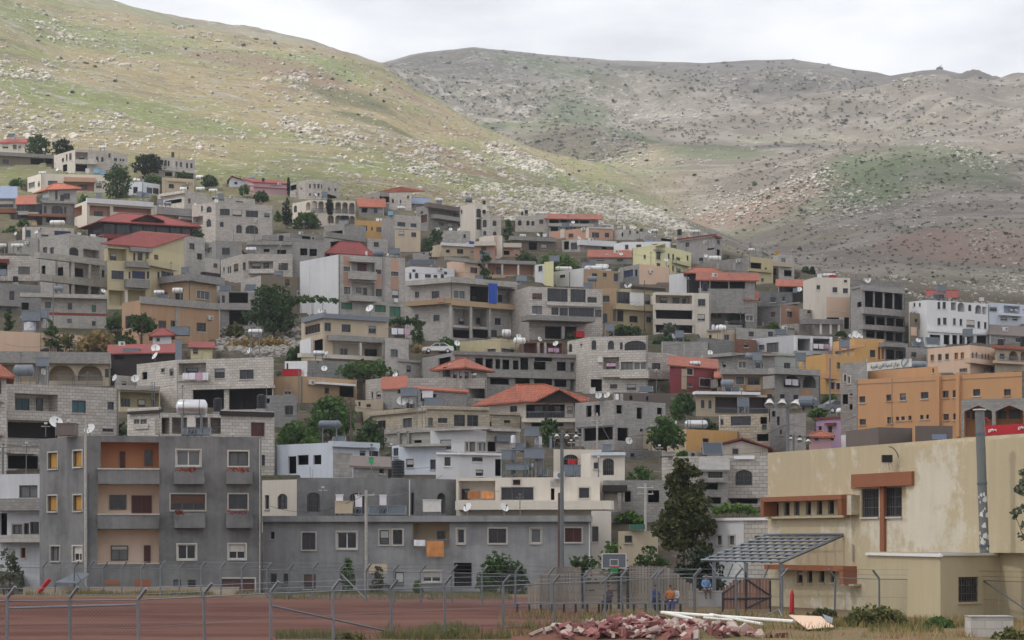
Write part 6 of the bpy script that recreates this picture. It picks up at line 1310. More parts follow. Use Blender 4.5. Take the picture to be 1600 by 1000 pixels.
tree('I', 385, 630, 500, 720, 'green shrub right of the square unfinished house', 'bush', 'lf_mid', D=252, cat='bush')
tree('X', 1578, 715, 1640, 845, 'silvery olive tree at the picture edge by the hall', 'broad', 'lf_silver', D=88, ybot=972, dens=1.4, group='trees by the field')
tree('X', 340, 522, 470, 552, 'dry yellow brush on the rocky bank beside the orange brown block', 'bush', 'lf_dry', D=324, cat='bush')
tree('X', 352, 500, 384, 524, 'grey green brush above the rocky bank', 'bush', 'lf_weed', D=334, cat='bush')
tree('X', 640, 536, 672, 556, 'reddish dry brush beside the parked white car', 'bush', 'lf_dry', D=318, cat='bush')
tree('X', 1042, 598, 1090, 648, 'dense green bush above the round green tree', 'bush', 'lf_dark', D=258, cat='bush')
tree('X', 430, 655, 498, 692, 'green undergrowth beside the narrow stone house', 'bush', 'lf_mid', D=234, cat='bush')
tree('X', 552, 648, 604, 704, 'dark undergrowth between the bushy tree and buttressed wall', 'bush', 'lf_dark', D=229, cat='bush')
tree('X', 1284, 614, 1312, 632, 'green bush beside the lower orange house', 'bush', 'lf_mid', D=266, cat='bush')
tree('X', 164, 482, 192, 516, 'green bush between the yellow and orange brown houses', 'bush', 'lf_mid', D=338, cat='bush')
tree('X', 880, 520, 902, 534, 'dark bush under the carport of the glazed verandas', 'bush', 'lf_dark', D=330, cat='bush')
tree('X', 1018, 522, 1080, 540, 'dark green hedge under the three deep balconies', 'bush', 'lf_dark', D=326, cat='bush')
tree('X', 2, 344, 30, 376, 'green bush beneath the blue metal roof house', 'bush', 'lf_mid', D=458, cat='bush')
# dry stone wall and fallen stones on the bank
co, fa = [], []
for k in range(420):
    px = rr.uniform(338, 468); y0_ = float(np.interp(px, [338, 400, 468], [536, 548, 540])); py = y0_ + rr.normal(0, 5.5) if k < 330 else rr.uniform(508, 530); D_ = Dof(py) - 1.0; s_ = rr.uniform(.14, .42); x_ = (px - CX) * D_ / F; v = ICO * (1 + .4 * (rr.rand(12, 1) - .5)) * np.array([s_ * 1.2, s_, s_ * .75]) + np.array([x_, D_, gz(x_, D_) + s_ * .3]); co.append(v); fa.append(ICF + 12 * k)
me = bulk('bank_stones', np.concatenate(co), np.concatenate(fa), ['rock3']); o = bpy.data.objects.new('bank_stones', me); COL.objects.link(o); tag(o, 'tumbled pale stones of a dry wall on the bank below the broad dark tree', 'stones', kind='stuff')
# ---------------------------------------------------------------- scrub on the mountains
SHR = []
for i in range(6):
    rs = np.random.RandomState(40 + i); nb = 6; rad = rs.uniform(.35, .6, nb); cent = np.stack([rs.uniform(-.55, .55, nb), rs.uniform(-.5, .5, nb), .35 + rs.rand(nb) * .5], -1)
    co, fa = leaf_cloud(cent, rad, 130, .2, rs, .85); SHR.append((co, fa))
SHM = [bulk('scrub_bush', c, f, ['lf_scrub' if i % 2 else 'lf_dark']) for i, (c, f) in enumerate(SHR)]
KNOWN = [(95, 92), (135, 100), (148, 105), (200, 162), (113, 146), (380, 72), (400, 62), (430, 70), (470, 75), (290, 78), (310, 88), (500, 120), (520, 125), (545, 128), (580, 150), (600, 160), (560, 180), (480, 118), (640, 250), (445, 195), (470, 208), (300, 60), (770, 202), (1457, 427), (1405, 357), (1385, 300), (1130, 300), (890, 275), (905, 270), (840, 223), (930, 225), (1000, 240), (1060, 255), (1010, 252), (1085, 275), (1120, 283), (1180, 290), (1215, 296), (1290, 235), (1320, 190), (1250, 180), (1345, 178), (1385, 185), (1420, 190), (1455, 195), (1490, 245), (1580, 245), (1560, 240), (1530, 240), (1500, 320), (1435, 330), (1540, 340), (1330, 340), (1250, 330), (1200, 310), (1150, 345), (1100, 330), (970, 300), (1040, 330), (880, 150), (820, 108), (760, 110), (700, 100), (960, 160), (1080, 140), (1180, 145), (600, 142), (610, 130), (525, 118), (455, 88), (180, 128), (75, 150), (60, 65), (520, 90), (490, 78)]
ns = 0
def put_shrub(p, s, lab, grp):
    global ns
    o = bpy.data.objects.new('scrub_bush', SHM[ns % 6]); ns += 1; COL.objects.link(o); o.location = p - Vector((0, 0, s * .15)); o.scale = (s * rr.uniform(.8, 1.3), s, s * rr.uniform(.65, 1)); o.rotation_euler[2] = rr.rand() * 6.28; tag(o, lab, 'bush', grp)
for px, py in KNOWN:
    p = surf(px, py)
    if p is not None:
        s = p.y * rr.uniform(3.0, 5.5) / F
        put_shrub(p, s, 'dark rounded scrub bush on the near grassy slope' if p.y < 1400 and px < 1200 else 'dark rounded scrub bush on the far mountain', 'scrub bushes on the near slope' if p.y < 1400 and px < 1200 else 'scrub bushes on the far mountain')
co_, fa_ = [], []; off = 0; cnt = 0; tries = 0
while cnt < 4200 and tries < 40000:
    tries += 1; px = rr.uniform(-20, 1620); lo = min(float(ip(px, YF)), float(ip(px, YL))); hi = float(ip(px, YTT)); py = rr.uniform(lo, hi) if px > 560 else rr.uniform(max(0, lo), hi)
    p = surf(px, py)
    if p is None: continue
    near = p.y < 1400 and px < 1150
    q = float(vnoise(np.array([p.x / 160]), np.array([p.y / 220]), 51)[0]) + .5 * float(vnoise(np.array([p.x / 50]), np.array([p.y / 60]), 52)[0])
    thr = (.2 if not (px > 300 and py < 215) else -.1) if near else -.04
    if q < thr and rr.rand() > (.05 if near else .1): continue
    s = (rr.uniform(.8, 2.8) if near else rr.uniform(2.2, 4.6)) * p.y / F * (1.0 if not near else .9)
    if cnt < 110 and s * F / p.y > 2.6:
        put_shrub(p, s, 'dark rounded scrub bush on the near grassy slope' if near else 'dark rounded scrub bush on the far mountain', 'scrub bushes on the near slope' if near else 'scrub bushes on the far mountain')
    else:
        c, f = SHR[cnt % 6]; k = 36; sel = rr.randint(0, 130, k); cc = c.reshape(130, 4, 3)[sel].reshape(-1, 3) * np.array([s, s, s * .8]) * 1.08 + np.array(p); co_.append(cc); fa_.append(np.arange(4 * k).reshape(k, 4) + off); off += 4 * k
    cnt += 1
me = bulk('distant_scrub', np.concatenate(co_), np.concatenate(fa_), ['lf_scrub']); o = bpy.data.objects.new('distant_scrub', me); COL.objects.link(o); tag(o, 'small scattered scrub covering the mountain slopes', 'scrub', kind='stuff')
# ---------------------------------------------------------------- clouds: unseen cumulus overhead, outlines laid out to shade village and mountain
def cloud_mat():
    m = bpy.data.materials.new('cloud'); m.use_nodes = True; t = m.node_tree; t.nodes.clear(); l = t.links.new
    d = N(t, 'ShaderNodeBsdfDiffuse'); d.inputs[0].default_value = (.85, .86, .88, 1); r = N(t, 'ShaderNodeBsdfTranslucent'); r.inputs[0].default_value = (.85, .86, .88, 1)
    ms = N(t, 'ShaderNodeMixShader'); ms.inputs[0].default_value = .62; o = N(t, 'ShaderNodeOutputMaterial'); tp = N(t, 'ShaderNodeBsdfTransparent'); m3 = N(t, 'ShaderNodeMixShader'); m3.inputs[0].default_value = .64; l(d.outputs[0], ms.inputs[1]); l(r.outputs[0], ms.inputs[2]); l(ms.outputs[0], m3.inputs[1]); l(tp.outputs[0], m3.inputs[2]); l(m3.outputs[0], o.inputs[0]); MATS['cloud'] = m
cloud_mat()
bm = bmesh.new(); bmesh.ops.create_icosphere(bm, subdivisions=2, radius=1); IC2 = np.array([v.co[:] for v in bm.verts]); IF2 = np.array([[v.index for v in f.verts] for f in bm.faces]); bm.free()
CH = 1500.0; SHX, SHY = SUND.x / SUND.z, SUND.y / SUND.z
SHADE = [[(-420, 10), (-420, 470), (-150, 500), (-70, 478), (-10, 470), (20, 500), (60, 640), (130, 900), (260, 1080), (800, 1080), (800, 10)],
         [(-120, 2080), (260, 2250), (330, 2500), (420, 2350), (620, 2050), (820, 1900), (1000, 2300), (900, 3100), (-200, 3200)],
         [(150, 1500), (330, 1480), (420, 1620), (300, 1760), (180, 1700)],
         [(520, 1300), (760, 1280), (860, 1500), (640, 1560)],
         [(-900, 700), (-700, 680), (-620, 900), (-820, 1050)], [(-330, 1180), (-190, 1150), (-150, 1330), (-300, 1400)],
         [(-2600, -1500), (-1400, -1600), (-1200, -600), (-2300, -500)], [(1500, -900), (2600, -1000), (2700, 300), (1600, 400)], [(-600, -2600), (700, -2500), (600, -1400), (-500, -1500)]]
co_, fa_ = [], []; off = 0
for poly in SHADE:
    xs_ = [p[0] for p in poly]; ys_ = [p[1] for p in poly]; st = 62 if (max(xs_) - min(xs_)) < 900 else 78
    gx_, gy_ = np.meshgrid(np.arange(min(xs_), max(xs_), st), np.arange(min(ys_), max(ys_), st)); gx_ = gx_ + rr.uniform(-20, 20, gx_.shape); gy_ = gy_ + rr.uniform(-20, 20, gy_.shape); ins = inside_poly(gx_, gy_, poly)
    for x, y in zip(gx_[ins], gy_[ins]):
        h = CH + rr.uniform(-30, 60); rdx = rr.uniform(52, 78); v = IC2 * np.array([rdx, rdx, rdx * rr.uniform(.45, .8)]) * (1 + .12 * (rr.rand(len(IC2), 1) - .5)); v[:, 2] = np.maximum(v[:, 2], -.18 * rdx)
        co_.append(v + np.array([x + SHX * h, y + SHY * h, h])); fa_.append(IF2 + off); off += len(IC2)
me = bulk('clouds', np.concatenate(co_), np.concatenate(fa_), ['cloud'], smooth=True); o = bpy.data.objects.new('clouds', me); COL.objects.link(o); tag(o, 'broken grey white cumulus clouds overhead', 'clouds', kind='stuff')
# ---------------------------------------------------------------- chain link fences
def mesh_mat():
    m, t, p = base_mat('chain', .5); l = t.links.new; p.inputs['Base Color'].default_value = (.16, .17, .18, 1); uv = N(t, 'ShaderNodeUVMap')
    res = []
    for a in (45, -45):
        mpn = N(t, 'ShaderNodeMapping'); mpn.inputs['Rotation'].default_value = (0, 0, R(a)); l(uv.outputs[0], mpn.inputs[0]); sp = N(t, 'ShaderNodeSeparateXYZ'); l(mpn.outputs[0], sp.inputs[0])
        fr = N(t, 'ShaderNodeMath', operation='PINGPONG'); fr.inputs[1].default_value = .04; l(sp.outputs['X'], fr.inputs[0]); lt = N(t, 'ShaderNodeMath', operation='LESS_THAN'); lt.inputs[1].default_value = .0021; l(fr.outputs[0], lt.inputs[0]); res.append(lt.outputs[0])
    mxn = N(t, 'ShaderNodeMath', operation='MAXIMUM'); l(res[0], mxn.inputs[0]); l(res[1], mxn.inputs[1]); l(mxn.outputs[0], p.inputs['Alpha']); MATS['chain'] = m
mesh_mat()
def fence(name, posts, label, hgt, arm, barb=True, armdir=1, braces=()):
    pts = [Vector(((px - CX) * D / F, D, 0)) for px, D in posts]
    root = empty(name, pts[0]); tag(root, label, 'fence', 'chain link fences round the field')
    for p in pts:
        mb = MB(); h = hgt * rnd.uniform(.97, 1.03); t = Vector((p.x + rnd.uniform(-.04, .04), p.y, h)); mb.bar(p - Vector((0, 0, .3)), t, .05, 6); e = t + Vector((arm * .62 * armdir, -arm * .25, arm * .78)); mb.bar(t, e, .05, 6); mb.build('post', 'metal', root)
    mb = MB(); ch = MB()
    for a, b in zip(pts, pts[1:]):
        for z in (hgt * .97, hgt * .5, .12): mb.bar((a.x, a.y, z), (b.x, b.y, z - .0), .006 if z < hgt * .9 else .02, 4)
        if barb:
            for q in (.35, .95): mb.bar((a.x + arm * .62 * q * armdir, a.y, hgt + arm * .78 * q), (b.x + arm * .62 * q * armdir, b.y, hgt + arm * .78 * q), .009, 3)
        ch.poly([(a.x, a.y, .05), (b.x, b.y, .05), (b.x, b.y, hgt * .96), (a.x, a.y, hgt * .96)])
    mb.build('wire', 'metal', root); ch.build('chain_mesh', 'chain', root)
    for (a, za, b, zb) in braces:
        mb = MB(); A = pts[a]; B_ = pts[b]; mb.bar((A.x, A.y + .1, za), (B_.x, B_.y + .1, zb), .035, 6); mb.build('brace', 'metal', root)
fence('chain_link_fence', [(-40, 151), (12, 150), (66, 148), (115.5, 147), (139, 146.2), (162, 145.5), (190, 144.8), (221, 144), (250, 143), (280.5, 142), (313.5, 141), (345, 140), (378, 139), (416.5, 138), (452, 136), (489, 134.5), (530.6, 132.5), (572, 131), (616, 129), (658, 127), (706, 124.5), (753, 122), (805, 119), (856, 115), (914, 112), (971, 109), (1027, 108), (1085, 107), (1150, 106.5), (1222, 106)], 'farther chain link fence with angled posts along the foot of the grey buildings', 1.75, .5, braces=((3, 1.6, 4, .1), (16, 1.6, 17, .1)))
fence('chain_link_fence', [(-70, 66), (10, 66.5), (110, 67), (217, 68), (320, 71.5), (423, 76), (521, 79.5), (612, 83), (695, 86), (786, 89), (866, 94), (945, 99), (1017, 105), (1086, 108.5)], 'nearer chain link fence with tall angled posts across the red dirt field', 1.76, .42, braces=((5, 1.3, 7, .15), (1, 1.5, 3, 1.56)))
fence('chain_link_fence', [(1304, 108), (1374, 104.5), (1457, 103.5), (1534, 101), (1640, 96)], 'chain link fence with leaning posts in front of the yellow hall', 1.75, .5, armdir=-1, braces=((3, 1.75, 4, -.1),))
# ---------------------------------------------------------------- plank fences, gate, bench, backboard
def thing(name, label, cat, loc, group=None): return tag(empty(name, loc), label, cat, group)
def planks(px0, px1, n, D, ytop, zb, label, mat='wd', bars=()):
    root = thing('plank_fence', label, 'fence', ((px0 + px1) / 2 * D / F - CX * D / F, D, 0), 'plank fences of the ball court')
    for k in range(n):
        px = px0 + (px1 - px0) * (k + .5) / n; x = (px - CX) * D / F; w_ = (px1 - px0) / n * D / F * .42; zt = HC + (HY - ytop(px)) * D / F + rnd.uniform(-.03, .03)
        mb = MB(); mb.box(x - w_, x + w_, D + rnd.uniform(-.01, .01), D + .03, zb, zt); mb.build('plank', mat, root)
    for z in bars:
        mb = MB(); mb.box((px0 - CX) * D / F, (px1 - CX) * D / F, D + .031, D + .08, z, z + .09); mb.build('rail', 'rust', root)
planks(824, 908, 17, 116, lambda p: float(np.interp(p, [824, 858, 908], [920, 886, 886])), .02, 'grey plank fence with a sloping top left of the backboard', bars=(.4, 1.2))
planks(982, 1092, 22, 117, lambda p: float(np.interp(p, [982, 1042, 1092], [884, 885, 922])), .02, 'grey plank fence with a sloping top right of the backboard', bars=(.4, 1.2))
D = 116.5; root = thing('basketball_hoop', 'glass basketball backboard with white frame, red rim and green net', 'basketball hoop', ((960 - CX) * D / F, D, 0))
bx0, bx1, bz0, bz1 = (940 - CX) * D / F, (979 - CX) * D / F, HC + (HY - 888.5) * D / F, HC + (HY - 864.5) * D / F; cxh = (bx0 + bx1) / 2
mb = MB(); mb.box(bx0 + .03, bx1 - .03, D - .02, D + .01, bz0 + .03, bz1 - .03); bb = mb.build('backboard', 'gz', root)
mb = MB()
for q in ((bx0, bx1, bz0, bz0 + .05), (bx0, bx1, bz1 - .05, bz1), (bx0, bx0 + .05, bz0 + .05, bz1 - .05), (bx1 - .05, bx1, bz0 + .05, bz1 - .05)): mb.box(q[0], q[1], D - .05, D - .021, q[2], q[3])
mb.build('white_border', 'fw', root); mb = MB(); ix, iz0, iz1 = .22, bz0 + .13, bz0 + .48
for q in ((-ix, ix, iz0, iz0 + .035), (-ix, ix, iz1 - .035, iz1), (-ix, -ix + .035, iz0 + .035, iz1 - .035), (ix - .035, ix, iz0 + .035, iz1 - .035)): mb.box(cxh + q[0], cxh + q[1], D - .045, D - .021, q[2], q[3])
mb.build('target_square', 'fw', root)
mb = MB(); rc = Vector((cxh, D - .32, iz0 - .02)); pr = [rc + Vector((.225 * math.cos(a), .225 * math.sin(a), 0)) for a in np.linspace(0, 2 * math.pi, 17)]
for a, b in zip(pr, pr[1:]): mb.bar(a, b, .02, 5)
mb.bar((cxh, D - .1, iz0 - .02), (cxh, D, iz0 - .02), .05, 4); mb.build('rim', 'red', root)
mb = MB()
for k in range(16):
    a = pr[k]; b = rc + (pr[(k + 1) % 16] - rc) * .6 - Vector((0, 0, .38)); c = rc + (pr[k] - rc) * .6 - Vector((0, 0, .38)); mb.bar(a, b, .016, 3); mb.bar(pr[(k + 1) % 16], c, .016, 3)
mb.build('net', 'grc', root)
for px in (911, 967, 981):
    x = (px - CX) * D / F; mb = MB(); mb.box(x - .07, x + .07, D + .02, D + .16, 0, HC + (HY - (903 if px < 940 else 886)) * D / F); mb.build('post', 'blk', root)
for k in range(4):
    z = HC + (HY - (892 + 5 * k)) * D / F; mb = MB(); mb.box((914 - CX) * D / F, (981 - CX) * D / F, D + .17, D + .22, z - .06, z + .03); mb.build('crossbar', 'wd', root)
for k in range(3):
    z = .25 + .35 * k; mb = MB(); mb.box((914 - CX) * D / F, (981 - CX) * D / F, D + .3, D + .34, z, z + .3); mb.build('board', 'wd', root)
# long low bench
D = 110.5; x0, x1 = (803 - CX) * D / F, (1076 - CX) * D / F; root = thing('long_bench', 'long low bench on short dark legs at the edge of the ball court', 'bench', ((x0 + x1) / 2, D, 0))
mb = MB(); mb.box(x0, x1, D - .18, D + .18, .40, .46); mb.build('seat', 'metal', root)
for k in range(15):
    x = x0 + (x1 - x0) * (k + .3) / 15; mb = MB(); mb.box(x - .05, x + .05, D - .14, D + .14, 0, .399); mb.build('leg', 'blk', root)
# wall and gate under the pergola
D = 119; root = thing('low_wall', 'low pale wall between the plank fence and the pergola', 'wall', ((1115 - CX) * D / F, D, 0))
mb = MB(); mb.box((1074 - CX) * D / F, (1150 - CX) * D / F, D, D + .3, 0, .78); mb.build('masonry', 'wg', root); mb = MB(); mb.box((1073 - CX) * D / F, (1151 - CX) * D / F, D - .04, D + .34, .781, .84); mb.build('coping', 'lc', root)
D = 111.5; gx0, gx1 = (1129 - CX) * D / F, (1205 - CX) * D / F; root = thing('plank_gate', 'reddish plank gate with dark diagonal braces under the pergola', 'gate', ((gx0 + gx1) / 2, D, 0))
for k in range(15):
    x = gx0 + (gx1 - gx0) * (k + .5) / 15; mb = MB(); mb.box(x - .068, x + .068, D, D + .03, .12, float(np.interp(k, [0, 3, 14], [1.15, 1.55, 1.62]))); mb.build('plank', 'wr', root)
for a, b in (((gx0, .62), (gx1, .66)), ((gx0, .9), (gx0 + .9, 1.55)), ((gx0 + 1.1, 1.6), (gx1, .75)), ((gx0 + 1.1, .15), (gx1, .75)), ((gx0 + 1.12, 0), (gx0 + 1.12, 1.9)), ((gx1 - .05, 0), (gx1 - .05, 1.5)), ((gx0, 0), (gx0, .95))):
    mb = MB(); mb.bar((a[0], D - .05, a[1]), (b[0], D - .05, b[1]), .045, 4); mb.build('brace', 'blk', root)
# ---------------------------------------------------------------- pergola
BL, BR = Vector((13.5, 122, 3.74)), Vector((16.55, 114.7, 3.74)); FL, FR = Vector((9.87, 120.5, 2.36)), Vector((13.1, 113.1, 2.34)); BL = BL + (FL - BL) * .04; BR = BR + (FR - BR) * .04
root = thing('pergola', 'grey steel pergola with a slanting lattice roof against the hall', 'pergola', ((BL + FR) / 2).xy.to_3d())
nu, nv = 9, 8
for k in range(nu + 1):
    mb = MB(); a, b = FL.lerp(FR, k / nu), BL.lerp(BR, k / nu); mb.bar(a, b, .075 if k in (0, nu) else .05, 4); mb.build('rafter', 'metal', root)
for k in range(nv + 1):
    mb = MB(); a, b = FL.lerp(BL, k / nv), FR.lerp(BR, k / nv); up_ = Vector((0, 0, .07)); mb.bar(a + up_, b + up_, .06 if k in (0, nv) else .045, 4); mb.build('batten', 'gv', root)
for px, dd in ((1113, 119.4), (1168, 116.4), (1229, 112.6)):
    q = Vector(((px - CX) * dd / F, dd, 0)); t = min((q - Vector((FL.x, FL.y, 0))).length / (FR - FL).xy.length, 1); e = FL.lerp(FR, t); mb = MB(); mb.box(e.x - .09 + .1, e.x + .09 + .1, e.y - .05, e.y + .13, 0, e.z - .03); mb.build('post', 'metal', root)
for t in (.12, .42, .5, .88):
    e = FL.lerp(FR, t); mb = MB(); mb.bar(e + Vector((0, 0, -.1)), FL.lerp(FR, t + (.09 if t in (.12, .5) else -.09)) + Vector((.1, 0, -.75)), .03, 4); mb.build('knee_brace', 'metal', root)
mb = MB(); mb.bar(FL + Vector((.1, .05, -.8)), FR + Vector((.1, .05, -.8)), .04, 4); mb.build('tie_bar', 'metal', root)
# ---------------------------------------------------------------- flue pipe, black box, red sign, arabic sign
D = 99.2; x = (1534 - CX) * D / F; z0 = HC + (HY - 864) * D / F; z1 = HC + (HY - 642) * D / F
root = thing('flue_pipe', 'tall dark metal flue pipe with torn foil wrapping beside the hall wall', 'pipe', (x, D, z0)); mb = MB(); mb.lathe((x + .12, D, z0), (-.035, 0, 1), [(0, .2), (z1 - z0, .2)], 14); mb.build('tube', 'pole', root, smooth=True)
mb = MB()
for f in (.04, .48, .83): mb.lathe((x + .12 - .035 * f * (z1 - z0), D, z0 + f * (z1 - z0)), (-.035, 0, 1), [(0, .225), (.1, .225)], 14)
mb.build('joint_ring', 'gz', root); mb = MB(); mb.lathe((x + .12 - .035 * (z1 - z0), D, z1), (0, 0, 1), [(0, .24), (.04, .3), (.07, .27), (.09, .02)], 14); mb.build('cap', 'fw', root)
mb = MB()
for k in range(26):
    a = rnd.uniform(-2.7, -.4); z = z0 + rnd.uniform(.1, 2.6); w_ = rnd.uniform(.03, .09); c = Vector((x + .12 - .035 * (z - z0) + .21 * math.cos(a), D + .21 * math.sin(a), z)); t = Vector((-math.sin(a), math.cos(a), 0)); mb.poly([c - t * w_, c + t * w_ - Vector((0, 0, .06)), c + t * w_ * .6 + Vector((0, 0, w_ * 2.4)), c - t * w_ * .7 + Vector((0, 0, w_ * 1.6))])
mb.build('torn_foil', 'fw', root)
D = 109.5; x = (1386 - CX) * D / F; zb = HC + (HY - 735) * D / F; s = D / F
root = thing('floodlight_box', 'black box floodlight on white legs above the brown lintel', 'lamp', (x, D, zb)); mb = MB(); mb.box(x - .24, x + .24, D - .15, D + .15, zb + 12.5 * s, zb + 24 * s); mb.build('housing', 'blk', root)
for q in (-.3, -.08, .12, .36):
    mb = MB(); mb.bar((x + q, D, zb), (x + q * .4, D, zb + 12.5 * s), .025, 4); mb.build('leg', 'fw', root)
mb = MB(); pc = [Vector((x + .1 + .5 * math.sin(t * 2.6), D + .1, zb + 24 * s + .5 * math.cos(t * 2.6) - .1 - .9 * t * t)) for t in np.linspace(0, 1, 9)]
for a, b in zip(pc, pc[1:]): mb.bar(a, b, .018, 4)
mb.build('cable', 'blk', root)
D = 112.0; sx = lambda px: (px - CX) * D / F; sz = lambda py: HC + (HY - py) * D / F
root = thing('shop_sign', 'crimson sign board with white lettering above the hall roof', 'sign', (sx(1570), D, sz(684)))
mb = MB(); mb.box8([(sx(1537), D, sz(680.5)), (sx(1640), D - 1.5, sz(676)), (sx(1640), D - 1.5, sz(662.5)), (sx(1537), D, sz(665)), (sx(1537), D + .3, sz(680.5)), (sx(1640), D - 1.2, sz(676)), (sx(1640), D - 1.2, sz(662.5)), (sx(1537), D + .3, sz(665))]); mb.build('board', 'red', root)
for (xo, yo) in ((1544, 676), (1586, 673)):
    mb = MB(); dy = D - .05 - (xo - 1537) / 103 * 1.5
    for (a, b, c, d) in ((0, -4, 11, -4), (0, -4, 0, 0), (0, -.6, 2.6, -1.4), (4.5, -6.2, 5.2, -4), (6, -4, 6.6, -1.6), (10, -4, 11, -1.8), (2, -2.4, 4, -2.4)):
        mb.bar((sx(xo + a), dy - a * .012, sz(yo + b)), (sx(xo + c), dy - c * .012, sz(yo + d)), .026, 4)
    mb.build('lettering', 'fw', root)
mb = MB(); pc = [Vector((sx(1537.5 + 9 * math.sin(t * 1.5)), D + .1, sz(653 + 8 * (1 - math.cos(t * 1.5))))) for t in np.linspace(0, 1, 8)]
for a, b in zip(pc, pc[1:]): mb.bar(a, b, .04, 5)
mb.build('lamp_arm', 'red', root)
mb = MB(); mb.box(sx(1560), sx(1566), D + .31, D + .5, 2, sz(668)); mb.build('support_post', 'pole', root)
zx, zy, zs = ZOOM['J']; D = 206.0; sx = lambda px: (zx + px / zs - CX) * D / F; sz = lambda py: HC + (HY - zy - py / zs) * D / F
root = thing('roof_sign', 'long white sign board with black arabic lettering above the orange building', 'sign', (sx(595), D, sz(190)))
mb = MB(); mb.box8([(sx(448), D, sz(188)), (sx(745), D - 2, sz(166)), (sx(745), D - 2, sz(108)), (sx(448), D, sz(128)), (sx(448), D + .2, sz(188)), (sx(745), D - 1.8, sz(166)), (sx(745), D - 1.8, sz(108)), (sx(448), D + .2, sz(128))]); mb.build('board', 'fw', root)
AR = '\ufe9f\ufeee\ufefb\ufee5 \ufedf\ufe98\ufee8\ufee4\ufef4\ufe94 \ufe8d\ufedf\ufed8\ufeae\ufeef \ufe8d\ufedf\ufecc\ufeae\ufe91\ufef4\ufe94'
tcu = bpy.data.curves.new('lettering', 'FONT'); tcu.body = AR[::-1]; tcu.size = 1.0; tcu.extrude = .01; tcu.align_x = 'CENTER'; tcu.materials.append(MATS['blk']); to = bpy.data.objects.new('lettering', tcu); COL.objects.link(to); to.parent = root
bpy.context.view_layer.update(); wd_ = max(to.dimensions.x, .1); tw = (sx(675) - sx(455)); k = tw / wd_; to.scale = (k, k * 1.9, 1)
c = Vector((sx(567), D - .8 - .07, sz(163))); to.location = c - Vector(root.location); to.rotation_euler = (R(90), math.atan2(sz(130) - sz(168), sx(745) - sx(448)) * -.55, math.atan2(-2, sx(745) - sx(448)))
bpy.context.view_layer.update(); lm_ = bpy.data.meshes.new_from_object(to.evaluated_get(bpy.context.evaluated_depsgraph_get())); l2 = bpy.data.objects.new('lettering', lm_); COL.objects.link(l2); l2.parent = root; l2.location = to.location; l2.rotation_euler = to.rotation_euler; l2.scale = to.scale; lm_.materials.clear(); lm_.materials.append(MATS['blk']); bpy.data.objects.remove(to)
mb = MB(); e = Vector((sx(708), D - 1.85, sz(140))); pr = [e + Vector((.42 * math.cos(a), 0, .42 * math.sin(a))) for a in np.linspace(0, 2 * math.pi, 13)]
for a, b in zip(pr, pr[1:]): mb.bar(a, b, .05, 4)
mb.bar(e + Vector((-.2, 0, -.25)), e + Vector((.2, 0, .25)), .06, 4); mb.build('emblem', 'gv', root)
# ---------------------------------------------------------------- floodlight masts and poles
def lampmast(px, D, ybot, ytop, heads, label, hr=1.0, cross=None):
    s = D / F; x = (px - CX) * s; zb = (HC + (HY - ybot) * s); zt = HC + (HY - ytop) * s
    root = thing('floodlight_mast', label, 'lamp post', (x, D, zb), 'floodlight masts'); mb = MB(); mb.bar((x, D, zb - .3), (x, D, zt), .17 * hr, 8, .12 * hr); mb.build('pole', 'pole', root)
    if heads:
        xs = [(h[0] - CX) * s for h in heads]; zc = HC + (HY - (heads[0][1] - 3)) * s; mb = MB(); mb.bar((min(xs) - .3, D, zc), (max(xs) + .3, D, zc), .05, 4); mb.build('crossarm', 'pole', root)
        for (hx, hy, r) in heads:
            c = Vector(((hx - CX) * s, D - .2, HC + (HY - hy) * s)); ax = Vector((rnd.uniform(-.35, .1), -.45, -.85)).normalized(); rr_ = r * s; h = MB(); h.lathe(c - ax * rr_ * .9, ax, [(0, .02), (0, rr_ * .3), (rr_ * .5, rr_ * .42), (rr_ * 1.5, rr_), (rr_ * 1.6, rr_), (rr_ * 1.35, rr_ * .8)], 14); ho = h.build('lamp_shade', 'fw', root, smooth=True)
            g = MB(); g.box(c.x - rr_ * .4, c.x + rr_ * .4, c.y - .05, c.y + rr_ * .5, c.z + rr_ * .75, c.z + rr_ * 1.5); sub(g, 'ballast', 'blk', ho)
lampmast(1231, 190, 800, 612, [(1202, 629, 8.5), (1222, 629, 8.5), (1243, 630, 8.5)], 'tall mast with three white conical floodlights by the narrow tower house')
lampmast(1240, 160, 770, 678, [(1235, 685, 3.6), (1249, 687, 4.5), (1262, 689, 4.8)], 'lower mast with three small floodlights behind the hall', .6)
lampmast(878, 141, 930, 675, [(870, 681, 4.6), (885.5, 681, 4.6), (900, 682, 4.8)], 'slim mast with three floodlights in front of the cream terrace house', .9)
def pole(px, D, ybot, ytop, label, wid=.11, mat='pole', arms=1, name='utility_pole'):
    s = D / F; x = (px - CX) * s; zb = HC + (HY - ybot) * s; zt = HC + (HY - ytop) * s
    root = thing(name, label, 'pole', (x, D, zb), 'utility poles'); mb = MB(); mb.bar((x, D, zb - .5), (x, D, zt), wid, 7, wid * .75); mb.build('shaft', mat, root)
    for k in range(arms):
        z = zt - .35 - .45 * k; mb = MB(); mb.bar((x - .6, D, z), (x + .6, D, z), .05, 4); mb.bar((x - .5, D, z), (x - .5, D, z + .2), .035, 4); mb.bar((x + .5, D, z), (x + .5, D, z + .2), .035, 4); mb.build('crossarm', mat, root)
pole(873.5, 143, 925, 770, 'rusty pipe pole beside the slim floodlight mast', .09, 'rust', 0)
pole(572, 156, 925, 766, 'grey utility pole in front of the long two storey building', .13, 'lc', 1)
pole(933, 228, 730, 645, 'grey utility pole before the square unfinished house', .12, 'lc', 3)
pole(1008.5, 168, 900, 755, 'grey utility pole before the half built house', .12, 'lc', 2)
